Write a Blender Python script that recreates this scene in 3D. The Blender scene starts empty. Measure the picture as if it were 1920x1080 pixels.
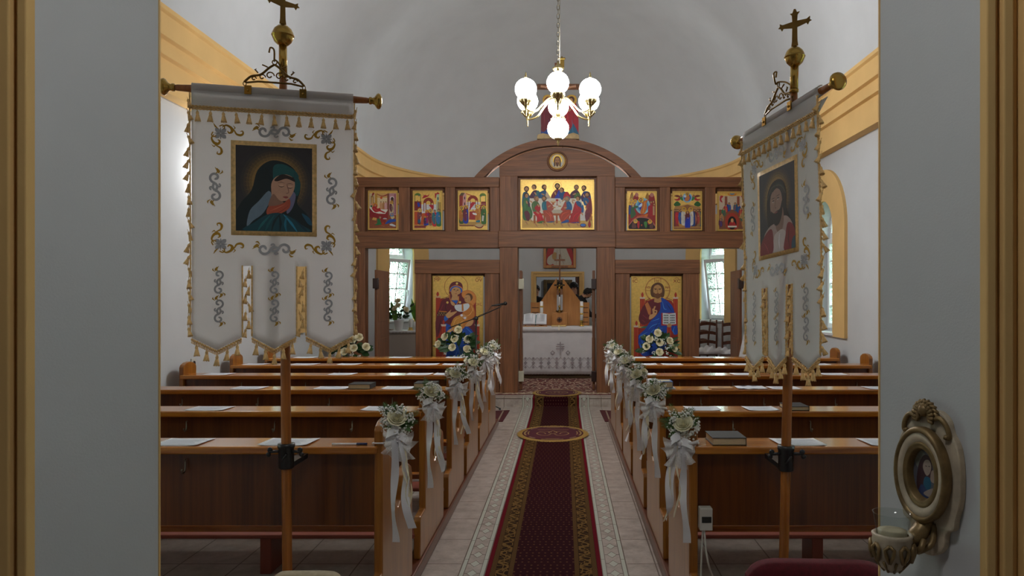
import bpy, math, random
from math import sin, cos, pi, sqrt, radians, atan2, exp
from mathutils import Vector, Matrix

SC = bpy.context.scene
COL = SC.collection

# ------------------------------------------------------------------ camera, world, exposure
F, VX, VY, EYE, CX = 1400.0, 1057.0, 559.0, 1.5, 0.12   # focal length and principal point in the 1920x1080 frame
cam_data = bpy.data.cameras.new('camera')
cam = bpy.data.objects.new('camera', cam_data)
COL.objects.link(cam)
cam.location = (CX, 0.0, EYE)
cam.rotation_euler = (pi / 2, 0, 0)
cam_data.sensor_width = 36.0
cam_data.lens = F / 1920 * 36.0
cam_data.shift_x = -(VX - 960) / 1920
cam_data.shift_y = (VY - 540) / 1920
cam_data.clip_start = 0.05
SC.camera = cam

SC.view_settings.view_transform = 'Standard'
SC.view_settings.look = 'None'
SC.view_settings.exposure = 0.08
SC.view_settings.gamma = 1.0
SC.view_settings.use_curve_mapping = False
SC.cycles.use_denoising = True
SC.cycles.max_bounces = 8
SC.cycles.diffuse_bounces = 5
SC.cycles.glossy_bounces = 3
SC.cycles.transparent_max_bounces = 12
SC.cycles.caustics_reflective = False
SC.cycles.caustics_refractive = False
SC.cycles.sample_clamp_indirect = 6.0

WORLD_STRENGTH = 17.0
GLOBE_STRENGTH = 88.0
world = bpy.data.worlds.new('sky')
SC.world = world
world.use_nodes = True
wn = world.node_tree
wn.nodes['Background'].inputs['Color'].default_value = (0.82, 0.92, 1.0, 1)
wn.nodes['Background'].inputs['Strength'].default_value = WORLD_STRENGTH


def W(px, py, D):
    """point at distance D seen at pixel (px, py)"""
    return Vector((CX + (px - VX) * D / F, D, EYE + (VY - py) * D / F))


def wx(px, D):
    return CX + (px - VX) * D / F


def wz(py, D):
    return EYE + (VY - py) * D / F


def lin(c):
    return c / 12.92 if c <= 0.04045 else ((c + 0.055) / 1.055) ** 2.4


def hx(h):
    h = h.lstrip('#')
    return tuple(lin(int(h[i:i + 2], 16) / 255) for i in (0, 2, 4))


# ------------------------------------------------------------------ mesh builder
class MB:
    def frame(s, x0, x1, z0, z1, w, y0, y1, M=None, wb=None):
        wb = wb or w
        s.box(x0, x0 + w, y0, y1, z0, z1, M=M)
        s.box(x1 - w, x1, y0, y1, z0, z1, M=M)
        s.box(x0 + w, x1 - w, y0, y1, z0, z0 + wb, M=M)
        return s.box(x0 + w, x1 - w, y0, y1, z1 - wb, z1, M=M)

    def __init__(s):
        s.v = []
        s.f = []
        s.sm = []
        s.mi = []

    def add(s, vs, fs, smooth=False, mi=0):
        b = len(s.v)
        s.v += [tuple(p) for p in vs]
        for f in fs:
            s.f.append(tuple(b + i for i in f))
            s.sm.append(smooth)
            s.mi.append(mi)
        return s

    def box(s, x0, x1, y0, y1, z0, z1, mi=0, M=None):
        x0, x1 = sorted((x0, x1))
        y0, y1 = sorted((y0, y1))
        z0, z1 = sorted((z0, z1))
        vs = [(x0, y0, z0), (x1, y0, z0), (x1, y1, z0), (x0, y1, z0), (x0, y0, z1), (x1, y0, z1), (x1, y1, z1), (x0, y1, z1)]
        if M:
            vs = [M @ Vector(p) for p in vs]
        return s.add(vs, [(0, 3, 2, 1), (4, 5, 6, 7), (0, 1, 5, 4), (1, 2, 6, 5), (2, 3, 7, 6), (3, 0, 4, 7)], False, mi)

    def prism(s, poly, a, b, fr, mi=0, smooth=False):
        """2D polygon extruded from w=a to w=b; fr(u, v, w) -> xyz"""
        n = len(poly)
        vs = [fr(u, v, a) for u, v in poly] + [fr(u, v, b) for u, v in poly]
        fs = [tuple(range(n)), tuple(range(2 * n - 1, n - 1, -1))]
        s.add(vs, fs, False, mi)
        base = len(s.v) - 2 * n
        for i in range(n):
            j = (i + 1) % n
            s.f.append((base + j, base + i, base + n + i, base + n + j))
            s.sm.append(smooth)
            s.mi.append(mi)
        return s

    def tube(s, pts, r, n=8, cap=True, closed=False, mi=0, flat=None):
        pts = [Vector(p) for p in pts]
        m = len(pts)
        rs = r if isinstance(r, (list, tuple)) else [r] * m
        vs = []
        up = Vector((0, 0, 1))
        prev = None
        for i, p in enumerate(pts):
            if closed:
                t = pts[(i + 1) % m] - pts[(i - 1) % m]
            else:
                t = pts[min(i + 1, m - 1)] - pts[max(i - 1, 0)]
            if t.length < 1e-9:
                t = Vector((0, 0, 1))
            t.normalize()
            if prev is None:
                a = up if abs(t.dot(up)) < 0.95 else Vector((1, 0, 0))
                u = (a - t * a.dot(t)).normalized()
            else:
                u = prev - t * prev.dot(t)
                u = u.normalized() if u.length > 1e-6 else t.orthogonal().normalized()
            prev = u
            w = t.cross(u)
            for k in range(n):
                an = 2 * pi * k / n
                q = u * (rs[i] * cos(an)) + w * (rs[i] * sin(an) * (flat or 1))
                vs.append(p + q)
        fs = []
        for i in range(m if closed else m - 1):
            j = (i + 1) % m
            for k in range(n):
                l = (k + 1) % n
                fs.append((i * n + k, j * n + k, j * n + l, i * n + l))
        if cap and not closed:
            fs.append(tuple(range(n)))
            fs.append(tuple(range((m - 1) * n + n - 1, (m - 1) * n - 1, -1)))
        return s.add(vs, fs, True, mi)

    def lathe(s, prof, c=(0, 0, 0), n=20, mi=0, M=None, sx=1, sy=1):
        """(r, z) profile turned about z at c"""
        vs = []
        fs = []
        m = len(prof)
        for r, z in prof:
            for k in range(n):
                a = 2 * pi * k / n
                p = Vector((r * cos(a) * sx, r * sin(a) * sy, z))
                if M:
                    p = M @ p
                vs.append(p + Vector(c))
        for i in range(m - 1):
            for k in range(n):
                l = (k + 1) % n
                fs.append((i * n + k, i * n + l, (i + 1) * n + l, (i + 1) * n + k))
        fs.append(tuple(range(n - 1, -1, -1)))
        fs.append(tuple(range((m - 1) * n, m * n)))
        return s.add(vs, fs, True, mi)

    def ball(s, c, r, n=12, m=8, sx=1, sy=1, sz=1, mi=0, M=None):
        prof = [(max(r * sin(pi * i / m), 1e-5), -r * cos(pi * i / m) * sz) for i in range(m + 1)]
        return s.lathe(prof, c, n, mi, M, sx, sy)

    def grid(s, fn, nu, nv, mi=0, smooth=True, closed_u=False):
        vs = [fn(i / nu, j / nv) for j in range(nv + 1) for i in range(nu + (0 if closed_u else 1))]
        w = nu if closed_u else nu + 1
        fs = []
        for j in range(nv):
            for i in range(nu):
                k = (i + 1) % w if closed_u else i + 1
                fs.append((j * w + i, j * w + k, (j + 1) * w + k, (j + 1) * w + i))
        return s.add(vs, fs, smooth, mi)

    def strip(s, pts, wvec, mi=0):
        """ribbon: path plus per-point half-width vectors"""
        vs = []
        for i, p in enumerate(pts):
            w = wvec[i] if isinstance(wvec, list) else wvec
            vs += [Vector(p) - Vector(w), Vector(p) + Vector(w)]
        fs = [(2 * i, 2 * i + 1, 2 * i + 3, 2 * i + 2) for i in range(len(pts) - 1)]
        return s.add(vs, fs, True, mi)

    def mesh(s, name, mats, off=Vector((0, 0, 0))):
        me = bpy.data.meshes.new(name)
        me.from_pydata([(p[0] - off[0], p[1] - off[1], p[2] - off[2]) for p in s.v], [], s.f)
        me.polygons.foreach_set('use_smooth', s.sm)
        for m in (mats if isinstance(mats, (list, tuple)) else [mats]):
            me.materials.append(m)
        if any(s.mi):
            me.polygons.foreach_set('material_index', s.mi)
        me.update()
        return me


def wloc(o):
    p = Vector((0, 0, 0))
    while o:
        p = p + Vector(o.location)
        o = o.parent
    return p


def put(name, mb, mats, parent=None, local=False, bevel=0, solid=0, label=None, smoothmod=0, seg=2):
    """link a builder as one mesh object; world coordinates unless local"""
    if parent is not None:
        off = Vector((0, 0, 0)) if local else wloc(parent)
        o = bpy.data.objects.new(name, mb.mesh(name, mats, off))
        o.parent = parent
    else:
        xs = [p[0] for p in mb.v]
        ys = [p[1] for p in mb.v]
        zs = [p[2] for p in mb.v]
        off = Vector(((min(xs) + max(xs)) / 2, (min(ys) + max(ys)) / 2, min(zs)))
        if local:
            off = Vector((0, 0, 0))
        o = bpy.data.objects.new(name, mb.mesh(name, mats, off))
        o.location = off
    COL.objects.link(o)
    if solid:
        m = o.modifiers.new('thickness', 'SOLIDIFY')
        m.thickness = solid
        m.offset = 0
    if bevel:
        m = o.modifiers.new('bevel', 'BEVEL')
        m.width = bevel
        m.segments = seg
        m.limit_method = 'ANGLE'
    if smoothmod:
        m = o.modifiers.new('subsurf', 'SUBSURF')
        m.levels = smoothmod
        m.render_levels = smoothmod
    if label:
        o['label'] = label
    return o


def thing(name, label, cat, loc=(0, 0, 0), group=None):
    o = bpy.data.objects.new(name, None)
    o.empty_display_size = 0.1
    o.location = loc
    COL.objects.link(o)
    return tag(o, label, cat, group)


def tag(o, label=None, cat=None, group=None, kind=None):
    if label:
        o['label'] = label
    if cat:
        o['category'] = cat
    if group:
        o['group'] = group
    if kind:
        o['kind'] = kind
    return o


def struct(name, mb, mats, **kw):
    o = put(name, mb, mats, local=True, **kw)
    o['kind'] = 'structure'
    return o


def dup(o, parent=None):
    c = o.copy()
    COL.objects.link(c)
    if parent is not None:
        c.parent = parent
    for ch in list(o.children):
        dup(ch, c)
    return c


XZ = lambda u, v, w: (u, w, v)          # polygon in the x-z plane, extruded along y
YZ = lambda u, v, w: (w, u, v)          # polygon in the y-z plane, extruded along x
XY = lambda u, v, w: (u, v, w)


def arc(cx, cy, r, a0, a1, n):
    return [(cx + r * cos(radians(a0 + (a1 - a0) * i / n)), cy + r * sin(radians(a0 + (a1 - a0) * i / n))) for i in range(n + 1)]


# ------------------------------------------------------------------ node expressions
class X:
    """a shader socket with arithmetic"""
    nt = None

    def __init__(s, sock):
        s.s = sock

    @staticmethod
    def op(name, *args):
        n = X.nt.nodes.new('ShaderNodeMath')
        n.operation = name
        for i, a in enumerate(args):
            if isinstance(a, X):
                X.nt.links.new(a.s, n.inputs[i])
            else:
                n.inputs[i].default_value = a
        return X(n.outputs[0])

    def __add__(s, o): return X.op('ADD', s, o)
    __radd__ = __add__
    def __sub__(s, o): return X.op('SUBTRACT', s, o)
    def __rsub__(s, o): return X.op('SUBTRACT', o, s)
    def __mul__(s, o): return X.op('MULTIPLY', s, o)
    __rmul__ = __mul__
    def __truediv__(s, o): return X.op('DIVIDE', s, o)
    def __lt__(s, o): return X.op('LESS_THAN', s, o)
    def __gt__(s, o): return X.op('GREATER_THAN', s, o)
    def abs(s): return X.op('ABSOLUTE', s)
    def frac(s): return X.op('FRACT', s)
    def floor(s): return X.op('FLOOR', s)
    def min(s, o): return X.op('MINIMUM', s, o)
    def max(s, o): return X.op('MAXIMUM', s, o)
    def sin(s): return X.op('SINE', s)
    def mod(s, o): return X.op('FLOORED_MODULO', s, o)


def between(x, a, b):
    return (x > a) * (x < b)


def new_mat(name, rough=0.5, metal=0.0, color=None, spec=0.5):
    m = bpy.data.materials.new(name)
    m.use_nodes = True
    nt = m.node_tree
    b = nt.nodes['Principled BSDF']
    b.inputs['Roughness'].default_value = rough
    b.inputs['Metallic'].default_value = metal
    b.inputs['Specular IOR Level'].default_value = spec
    if color:
        b.inputs['Base Color'].default_value = (*color, 1)
    X.nt = nt
    return m, nt, b


def coords(nt, kind='Object'):
    n = nt.nodes.new('ShaderNodeTexCoord')
    return n.outputs[kind]


def sep(nt, sock):
    n = nt.nodes.new('ShaderNodeSeparateXYZ')
    nt.links.new(sock, n.inputs[0])
    return X(n.outputs[0]), X(n.outputs[1]), X(n.outputs[2])


def noise(nt, vec, scale=5, detail=4, rough=0.5, sc=(1, 1, 1), dist=0.0):
    mp = nt.nodes.new('ShaderNodeMapping')
    mp.inputs['Scale'].default_value = sc
    nt.links.new(vec, mp.inputs[0])
    n = nt.nodes.new('ShaderNodeTexNoise')
    n.inputs['Scale'].default_value = scale
    n.inputs['Detail'].default_value = detail
    n.inputs['Roughness'].default_value = rough
    n.inputs['Distortion'].default_value = dist
    nt.links.new(mp.outputs[0], n.inputs['Vector'])
    return X(n.outputs[0])


def ramp(nt, fac, stops):
    n = nt.nodes.new('ShaderNodeValToRGB')
    el = n.color_ramp.elements
    while len(el) < len(stops):
        el.new(0.5)
    for e, (p, c) in zip(el, stops):
        e.position = p
        e.color = (*c, 1)
    nt.links.new(fac.s, n.inputs[0])
    return n.outputs[0]


def mixc(nt, fac, a, b):
    n = nt.nodes.new('ShaderNodeMix')
    n.data_type = 'RGBA'
    if isinstance(fac, X):
        nt.links.new(fac.s, n.inputs[0])
    else:
        n.inputs[0].default_value = fac
    for i, c in ((6, a), (7, b)):
        if isinstance(c, tuple):
            n.inputs[i].default_value = (*c, 1)
        else:
            nt.links.new(c, n.inputs[i])
    return n.outputs[2]


def bump(nt, b, h, strength=0.2, dist=0.01):
    n = nt.nodes.new('ShaderNodeBump')
    n.inputs['Strength'].default_value = strength
    n.inputs['Distance'].default_value = dist
    nt.links.new(h.s, n.inputs['Height'])
    nt.links.new(n.outputs[0], b.inputs['Normal'])


def mottled(name, c, var=0.12, scale=6, rough=0.6, bstr=0.0, bscale=60, metal=0, sc=(1, 1, 1), spec=0.5):
    """plain colour with a gentle procedural mottle and optional bump"""
    m, nt, b = new_mat(name, rough, metal, None, spec)
    co = coords(nt)
    f = noise(nt, co, scale, 3, 0.55, sc)
    lo = tuple(x * (1 - var) for x in c)
    hi = tuple(min(1, x * (1 + var)) for x in c)
    nt.links.new(ramp(nt, f, [(0.3, lo), (0.7, hi)]), b.inputs['Base Color'])
    if bstr:
        bump(nt, b, noise(nt, co, bscale, 2, 0.5, sc), bstr, 0.003)
    return m


def wood(name, dark, light, axis, rough=0.3, scale=3.0, coat=0.0, contrast=0.25):
    m, nt, b = new_mat(name, rough)
    co = coords(nt)
    sc = [9.0, 9.0, 9.0]
    sc[axis] = 0.6
    f1 = noise(nt, co, scale, 5, 0.6, tuple(sc), 1.2)
    sc2 = [60.0, 60.0, 60.0]
    sc2[axis] = 1.5
    f2 = noise(nt, co, scale, 3, 0.6, tuple(sc2))
    f = f1 * (1 - contrast) + f2 * contrast
    nt.links.new(ramp(nt, f, [(0.32, dark), (0.68, light)]), b.inputs['Base Color'])
    bump(nt, b, f2, 0.08, 0.002)
    if coat:
        b.inputs['Coat Weight'].default_value = coat
        b.inputs['Coat Roughness'].default_value = 0.12
    return m


M = {}
M['plaster'] = mottled('white plaster', (0.535, 0.555, 0.57), 0.03, 2.5, 0.9, 0.12, 180, spec=0.2)
M['jamb_plaster'] = M['plaster']
M['yellow'] = mottled('yellow paint', hx('#d9b477'), 0.05, 3, 0.75, 0.08, 120, spec=0.25)
M['white_pvc'] = mottled('white window plastic', (0.74, 0.76, 0.78), 0.02, 3, 0.35)
M['pew_x'] = wood('varnished pew wood along', hx('#8e4c12'), hx('#c9842f'), 0, 0.24, 2.5, 0.5)
M['pew_z'] = wood('varnished pew wood upright', hx('#7a4512'), hx('#ad722c'), 2, 0.28, 2.5, 0.4)
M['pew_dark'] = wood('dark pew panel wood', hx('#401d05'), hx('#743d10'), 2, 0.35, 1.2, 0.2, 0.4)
M['pew_rail'] = wood('dark pew rail wood', hx('#4a200b'), hx('#6b3415'), 1, 0.35, 2.5, 0.3)
M['kneeler'] = mottled('brown kneeler covering', hx('#8a4434'), 0.1, 8, 0.4)
M['ico_x'] = wood('brown screen wood along', hx('#4a2b16'), hx('#8c5a38'), 0, 0.5, 1.6, 0, 0.45)
M['ico_z'] = wood('brown screen wood upright', hx('#4c2c17'), hx('#8e5b39'), 2, 0.5, 1.6, 0, 0.45)
M['oak'] = wood('light oak veneer', hx('#a0672f'), hx('#c08648'), 2, 0.45, 2.0, 0, 0.4)
M['pole'] = wood('orange pole wood', hx('#7c4415'), hx('#b56f2c'), 2, 0.3, 3.0, 0.3)
M['chairwood'] = wood('walnut chair wood', hx('#4a281a'), hx('#6d4230'), 2, 0.35, 3.0, 0.2)
M['brass'] = mottled('polished brass', hx('#b8964e'), 0.12, 14, 0.24, 0, 60, 1.0)
M['pale_brass'] = mottled('pale brass', hx('#a8986a'), 0.08, 14, 0.33, 0, 60, 1.0)
M['old_brass'] = mottled('aged brass', hx('#7d6236'), 0.2, 18, 0.38, 0.05, 60, 1.0)
M['gold'] = mottled('gilded ground', hx('#d9b565'), 0.12, 30, 0.42, 0.03, 200, 0.75)
M['black_metal'] = mottled('black metal', (0.012, 0.012, 0.013), 0.2, 8, 0.35)
M['chain'] = mottled('dull chain metal', hx('#8b8474'), 0.1, 20, 0.35, 0, 60, 1.0)
M['cloth'] = mottled('white banner cloth', (0.80, 0.79, 0.80), 0.04, 9, 0.7, 0.25, 500, spec=0.3)
def translucent(m, f, c):
    nt = m.node_tree
    b, out = nt.nodes['Principled BSDF'], nt.nodes['Material Output']
    t = nt.nodes.new('ShaderNodeBsdfTranslucent')
    t.inputs[0].default_value = (*c, 1)
    x = nt.nodes.new('ShaderNodeMixShader')
    x.inputs[0].default_value = f
    nt.links.new(b.outputs[0], x.inputs[1])
    nt.links.new(t.outputs[0], x.inputs[2])
    nt.links.new(x.outputs[0], out.inputs[0])


translucent(M['cloth'], 0.6, (0.86, 0.85, 0.84))
M['linen'] = mottled('white linen', (0.68, 0.67, 0.68), 0.05, 6, 0.85, 0.3, 240, spec=0.2)
M['satin'] = mottled('white satin ribbon', (0.76, 0.76, 0.80), 0.04, 9, 0.28)
M['cream_ribbon'] = mottled('cream ribbon', hx('#e6dcc0'), 0.04, 9, 0.45)
M['goldthread'] = mottled('gold thread fringe', hx('#e2bd80'), 0.2, 90, 0.5, 0.4, 300, 0.15)
M['paper'] = mottled('white paper', (0.80, 0.83, 0.88), 0.02, 6, 0.8, spec=0.2)
M['rose'] = mottled('cream rose petals', hx('#f0e8c8'), 0.08, 20, 0.6)
M['rose_green'] = mottled('greenish white rose petals', hx('#f1edd2'), 0.08, 20, 0.6)
M['gyps'] = mottled('white filler blossom', (0.80, 0.80, 0.76), 0.06, 20, 0.7)
M['leaf'] = mottled('dark green leaf', hx('#2c4a24'), 0.3, 12, 0.4)
M['leaf_bright'] = mottled('bright green leaf', hx('#5f8f2e'), 0.25, 8, 0.4)
M['fern'] = mottled('feathery fern green', hx('#4a6a34'), 0.3, 20, 0.6)
M['ceramic'] = mottled('white ceramic', (0.75, 0.75, 0.74), 0.02, 5, 0.25)
M['velvet'] = mottled('dark red velvet', hx('#5a0b1a'), 0.25, 60, 0.85, 0.4, 500)
M['beige_fab'] = mottled('beige upholstery', hx('#a89a80'), 0.12, 60, 0.85, 0.4, 500)
M['skin'] = mottled('skin', hx('#c08e70'), 0.06, 12, 0.5)
M['hair'] = mottled('dark hair', (0.012, 0.010, 0.009), 0.3, 60, 0.5, 0.4, 150)
M['suit'] = mottled('black suit cloth', (0.012, 0.012, 0.015), 0.2, 60, 0.8)
M['whiteshirt'] = mottled('white shirt cloth', (0.72, 0.74, 0.80), 0.04, 20, 0.8)
M['greycab'] = mottled('pale grey cabinet', hx('#b0a69c'), 0.04, 4, 0.6)
M['black_book'] = mottled('black leatherette cover', (0.014, 0.015, 0.017), 0.25, 40, 0.65, 0.2, 200)
M['blue_book'] = mottled('blue book cover', hx('#0f56a0'), 0.08, 12, 0.4)
M['tan_paper'] = mottled('tan booklet cover', hx('#b08a60'), 0.08, 12, 0.7)
M['pages'] = mottled('book page edges', hx('#cdbd9a'), 0.12, 90, 0.8, sc=(1, 1, 12))
M['plastic'] = mottled('white appliance plastic', hx('#c8c6be'), 0.03, 6, 0.4)
M['screen'] = mottled('dark display', (0.02, 0.022, 0.02), 0.1, 6, 0.15)
M['antique'] = mottled('antique cream plaster', hx('#b9ac96'), 0.22, 22, 0.55, 0.15, 80)
M['antique_gold'] = mottled('antique gold rub', hx('#806a45'), 0.3, 25, 0.45, 0.1, 80, 0.4)
M['trunk'] = mottled('bark', hx('#4b3a2a'), 0.3, 12, 0.9, 0.4, 30)
M['foliage'] = mottled('outdoor foliage', hx('#86ad54'), 0.35, 6, 0.6)
M['grass'] = mottled('lawn', hx('#4f6a34'), 0.3, 4, 0.9)
M['hinge_white'] = mottled('white hinge metal', hx('#c9c6b0'), 0.05, 6, 0.4)
M['hinge_brown'] = mottled('brown hinge metal', hx('#2c1712'), 0.1, 6, 0.4)
M['curtain'] = mottled('brown curtain', hx('#4a2c1d'), 0.2, 10, 0.9)
M['darkwood'] = wood('carved dark frame wood', hx('#3a2a14'), hx('#6a5126'), 0, 0.5, 6.0)


def mat_paint():
    """flat paint: colour attribute; its alpha channel marks gilding"""
    m, nt, b = new_mat('painted surface', 0.5)
    a = nt.nodes.new('ShaderNodeAttribute')
    a.attribute_name = 'Col'
    f = noise(nt, coords(nt), 40, 3, 0.6)
    n = nt.nodes.new('ShaderNodeMix')
    n.data_type = 'RGBA'
    n.blend_type = 'MULTIPLY'
    n.inputs[0].default_value = 1.0
    nt.links.new(a.outputs['Color'], n.inputs[6])
    nt.links.new(ramp(nt, f, [(0.3, (0.88, 0.88, 0.88)), (0.7, (1, 1, 1))]), n.inputs[7])
    nt.links.new(n.outputs[2], b.inputs['Base Color'])
    al = X(a.outputs['Alpha'])
    nt.links.new((al * 0.75).s, b.inputs['Metallic'])
    nt.links.new((0.55 - al * 0.12).s, b.inputs['Roughness'])
    return m


M['paint'] = mat_paint()


def mat_floor():
    m, nt, b = new_mat('floor tiles', 0.28)
    co = coords(nt)
    x, y, z = sep(nt, co)
    n1 = noise(nt, co, 9, 5, 0.65)
    n2 = noise(nt, co, 45, 3, 0.6)
    base = ramp(nt, n1 * 0.75 + n2 * 0.25, [(0.32, hx('#8d8078')), (0.5, hx('#a89c93')), (0.68, hx('#bcb1a9'))])
    tx = (x / 0.335 + 0.1).frac()
    ty = ((y + z) / 0.43 + 0.2).frac()
    g = (tx.min(1 - tx) < 0.011).max(ty.min(1 - ty) < 0.009)
    a = (x - 0.01).abs()
    band = between(a, 0.318, 0.468)
    strips = between(a, 0.325, 0.345).max(between(a, 0.437, 0.458))
    u = ((a - 0.391) / 0.042).abs()
    v = ((y + z * 1.2) / 0.148).frac() * 2 - 1
    d = u + v.abs() * 0.95
    inner = a
    mid = between(inner, 0.347, 0.435)
    dia = (d < 0.62) * mid
    sg = (y / 0.33).frac()
    c0 = between(z, 0.108, 0.118)
    g = g.max(c0)
    lines = (between(d, 0.62, 0.72) * mid).max((between(u, 0.62, 1.0) * (v.abs() < 0.07)) * mid)
    edge = between(a, 0.318, 0.3245).max(between(a, 0.345, 0.3485)).max(between(a, 0.433, 0.437)).max(between(a, 0.458, 0.464))
    c = mixc(nt, (g * (1 - band)).max(c0), base, hx('#5b4a3d'))
    c = mixc(nt, strips.max(dia), c, hx('#b4b8ac'))
    c = mixc(nt, lines.max(edge).max(strips * (sg.min(1 - sg) < 0.008)), c, hx('#5b4a3d'))
    nt.links.new(c, b.inputs['Base Color'])
    nt.links.new((0.22 + n2 * 0.25).s, b.inputs['Roughness'])
    bump(nt, b, 1 - g, 0.25, 0.002)
    return m


M['floor'] = mat_floor()


def mat_runner():
    m, nt, b = new_mat('woven red runner', 0.95, spec=0.1)
    co = coords(nt)
    x, y, z = sep(nt, co)
    y = y + z
    a = (x / 0.317).abs()
    dx = (x / 0.036 + (y / 0.1).floor() * 0.5).frac() - 0.5
    dy = (y / 0.05).frac() - 0.5
    dot = ((dx * 0.036) * (dx * 0.036) + (dy * 0.035) * (dy * 0.035)) < 0.000035
    vn = nt.nodes.new('ShaderNodeTexVoronoi')
    vn.inputs['Scale'].default_value = 26
    vn.feature = 'DISTANCE_TO_EDGE'
    nt.links.new(co, vn.inputs['Vector'])
    vd = X(vn.outputs['Distance'])
    wav = ((y * 42).sin() * 0.10 + 0.725 - a).abs()
    orn = (vd < 0.07).max(wav < 0.035)
    hat = ((y * 55 + a * 30).frac() < 0.5)
    fz = noise(nt, co, 300, 2)
    centre = mixc(nt, dot * 0.55, hx('#300710'), hx('#7a5236'))
    c = mixc(nt, (a > 0.53), centre, hx('#2a160c'))
    c = mixc(nt, between(a, 0.53, 0.61) * hat, c, hx('#77592f'))
    c = mixc(nt, between(a, 0.62, 0.83), c, mixc(nt, orn, hx('#2c1a0c'), hx('#7a5c30')))
    c = mixc(nt, between(a, 0.835, 0.92) * hat, c, hx('#77592f'))
    c = mixc(nt, (a > 0.925), c, hx('#6a0a1c'))
    c = mixc(nt, fz * 0.35, c, (0.01, 0.004, 0.004))
    nt.links.new(c, b.inputs['Base Color'])
    bump(nt, b, fz, 0.5, 0.003)
    return m


M['runner'] = mat_runner()


def mat_rug(name, field, gold, scale):
    m, nt, b = new_mat(name, 0.95, spec=0.1)
    co = coords(nt)
    x, y, z = sep(nt, co)
    vn = nt.nodes.new('ShaderNodeTexVoronoi')
    vn.inputs['Scale'].default_value = scale
    vn.feature = 'DISTANCE_TO_EDGE'
    comb = nt.nodes.new('ShaderNodeCombineXYZ')
    nt.links.new(x.abs().s, comb.inputs[0])
    nt.links.new(y.s, comb.inputs[1])
    nt.links.new(comb.outputs[0], vn.inputs['Vector'])
    vd = X(vn.outputs['Distance'])
    n1 = noise(nt, comb.outputs[0], scale * 0.7, 3)
    c = mixc(nt, (vd < 0.09), field, gold)
    c = mixc(nt, between(n1, 0.56, 0.60), c, (0.05, 0.02, 0.03))
    y = y + 1.25
    border = (x.abs() > 0.93).max((y < 0.16))
    c = mixc(nt, border, c, mixc(nt, (vd < 0.16), hx('#6a4a44'), hx('#c9b9a0')))
    c = mixc(nt, (x.abs() > 1.06).max(y < 0.025), c, hx('#5a0c1c'))
    nt.links.new(c, b.inputs['Base Color'])
    bump(nt, b, noise(nt, co, 300, 2), 0.4, 0.003)
    return m


M['oriental'] = mat_rug('patterned red rug', hx('#5a1220'), hx('#b39a86'), 11)
M['mat_red'] = mottled('dark red mat', hx('#4a1018'), 0.3, 90, 0.95)
M['rug_field'] = mottled('maroon embroidered cloth', hx('#4c0a20'), 0.25, 30, 0.8, 0.2, 200)
M['rug_gold'] = mottled('gold fringe thread', hx('#a5823c'), 0.3, 120, 0.7, 0.5, 300)


def mat_glass(name, tint, pattern):
    m, nt, b = new_mat(name, 0.1)
    out = nt.nodes['Material Output']
    nt.nodes.remove(b)
    tr = nt.nodes.new('ShaderNodeBsdfTransparent')
    tr.inputs[0].default_value = (*tint, 1)
    gl = nt.nodes.new('ShaderNodeBsdfGlossy')
    gl.inputs['Roughness'].default_value = 0.08
    mx = nt.nodes.new('ShaderNodeMixShader')
    if pattern:
        tl = nt.nodes.new('ShaderNodeBsdfTranslucent')
        tl.inputs[0].default_value = (0.80, 0.88, 0.82, 1)
        co = coords(nt)
        vn = nt.nodes.new('ShaderNodeTexVoronoi')
        vn.inputs['Scale'].default_value = 34
        vn.feature = 'DISTANCE_TO_EDGE'
        nt.links.new(co, vn.inputs['Vector'])
        ln = (X(vn.outputs['Distance']) < 0.085)
        f = 0.10 - ln * 0.06
        nt.links.new(mixc(nt, ln, (0.80, 0.88, 0.82), (0.055, 0.085, 0.06)), tr.inputs[0])
        m2 = nt.nodes.new('ShaderNodeMixShader')
        nt.links.new(f.s, m2.inputs[0])
        nt.links.new(tr.outputs[0], m2.inputs[1])
        nt.links.new(tl.outputs[0], m2.inputs[2])
        src = m2.outputs[0]
    else:
        src = tr.outputs[0]
    fr = nt.nodes.new('ShaderNodeFresnel')
    fr.inputs[0].default_value = 1.45
    gm = nt.nodes.new('ShaderNodeNewGeometry')
    nt.links.new((X(fr.outputs[0]) * (1 - X(gm.outputs['Backfacing']))).s, mx.inputs[0])
    nt.links.new(src, mx.inputs[1])
    nt.links.new(gl.outputs[0], mx.inputs[2])
    nt.links.new(mx.outputs[0], out.inputs[0])
    return m


M['glass_pat'] = mat_glass('leaf patterned glass', (0.93, 0.97, 0.95), True)
M['glass'] = mat_glass('clear glass', (0.92, 0.94, 0.93), False)


def mat_tulle():
    m, nt, b = new_mat('white tulle', 0.8)
    b.inputs['Base Color'].default_value = (0.86, 0.86, 0.86, 1)
    b.inputs['Alpha'].default_value = 0.62
    f = noise(nt, coords(nt), 140, 2)
    nt.links.new((0.35 + f * 0.55).s, b.inputs['Alpha'])
    return m


M['tulle'] = mat_tulle()


def mat_glow(name, strength, c=(1.0, 0.985, 0.97)):
    m, nt, b = new_mat(name, 0.2)
    b.inputs['Base Color'].default_value = (0.9, 0.9, 0.9, 1)
    b.inputs['Emission Color'].default_value = (*c, 1)
    b.inputs['Emission Strength'].default_value = strength
    return m


M['globe'] = mat_glow('lit opal globe', GLOBE_STRENGTH)
M['added_globe'] = mat_glow('lit added lamp globe', 75.0)  # for the unseen lamps added behind the screen posts
M['wall_globe'] = mat_glow('lit wall lamp globe', 34.0)


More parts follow.
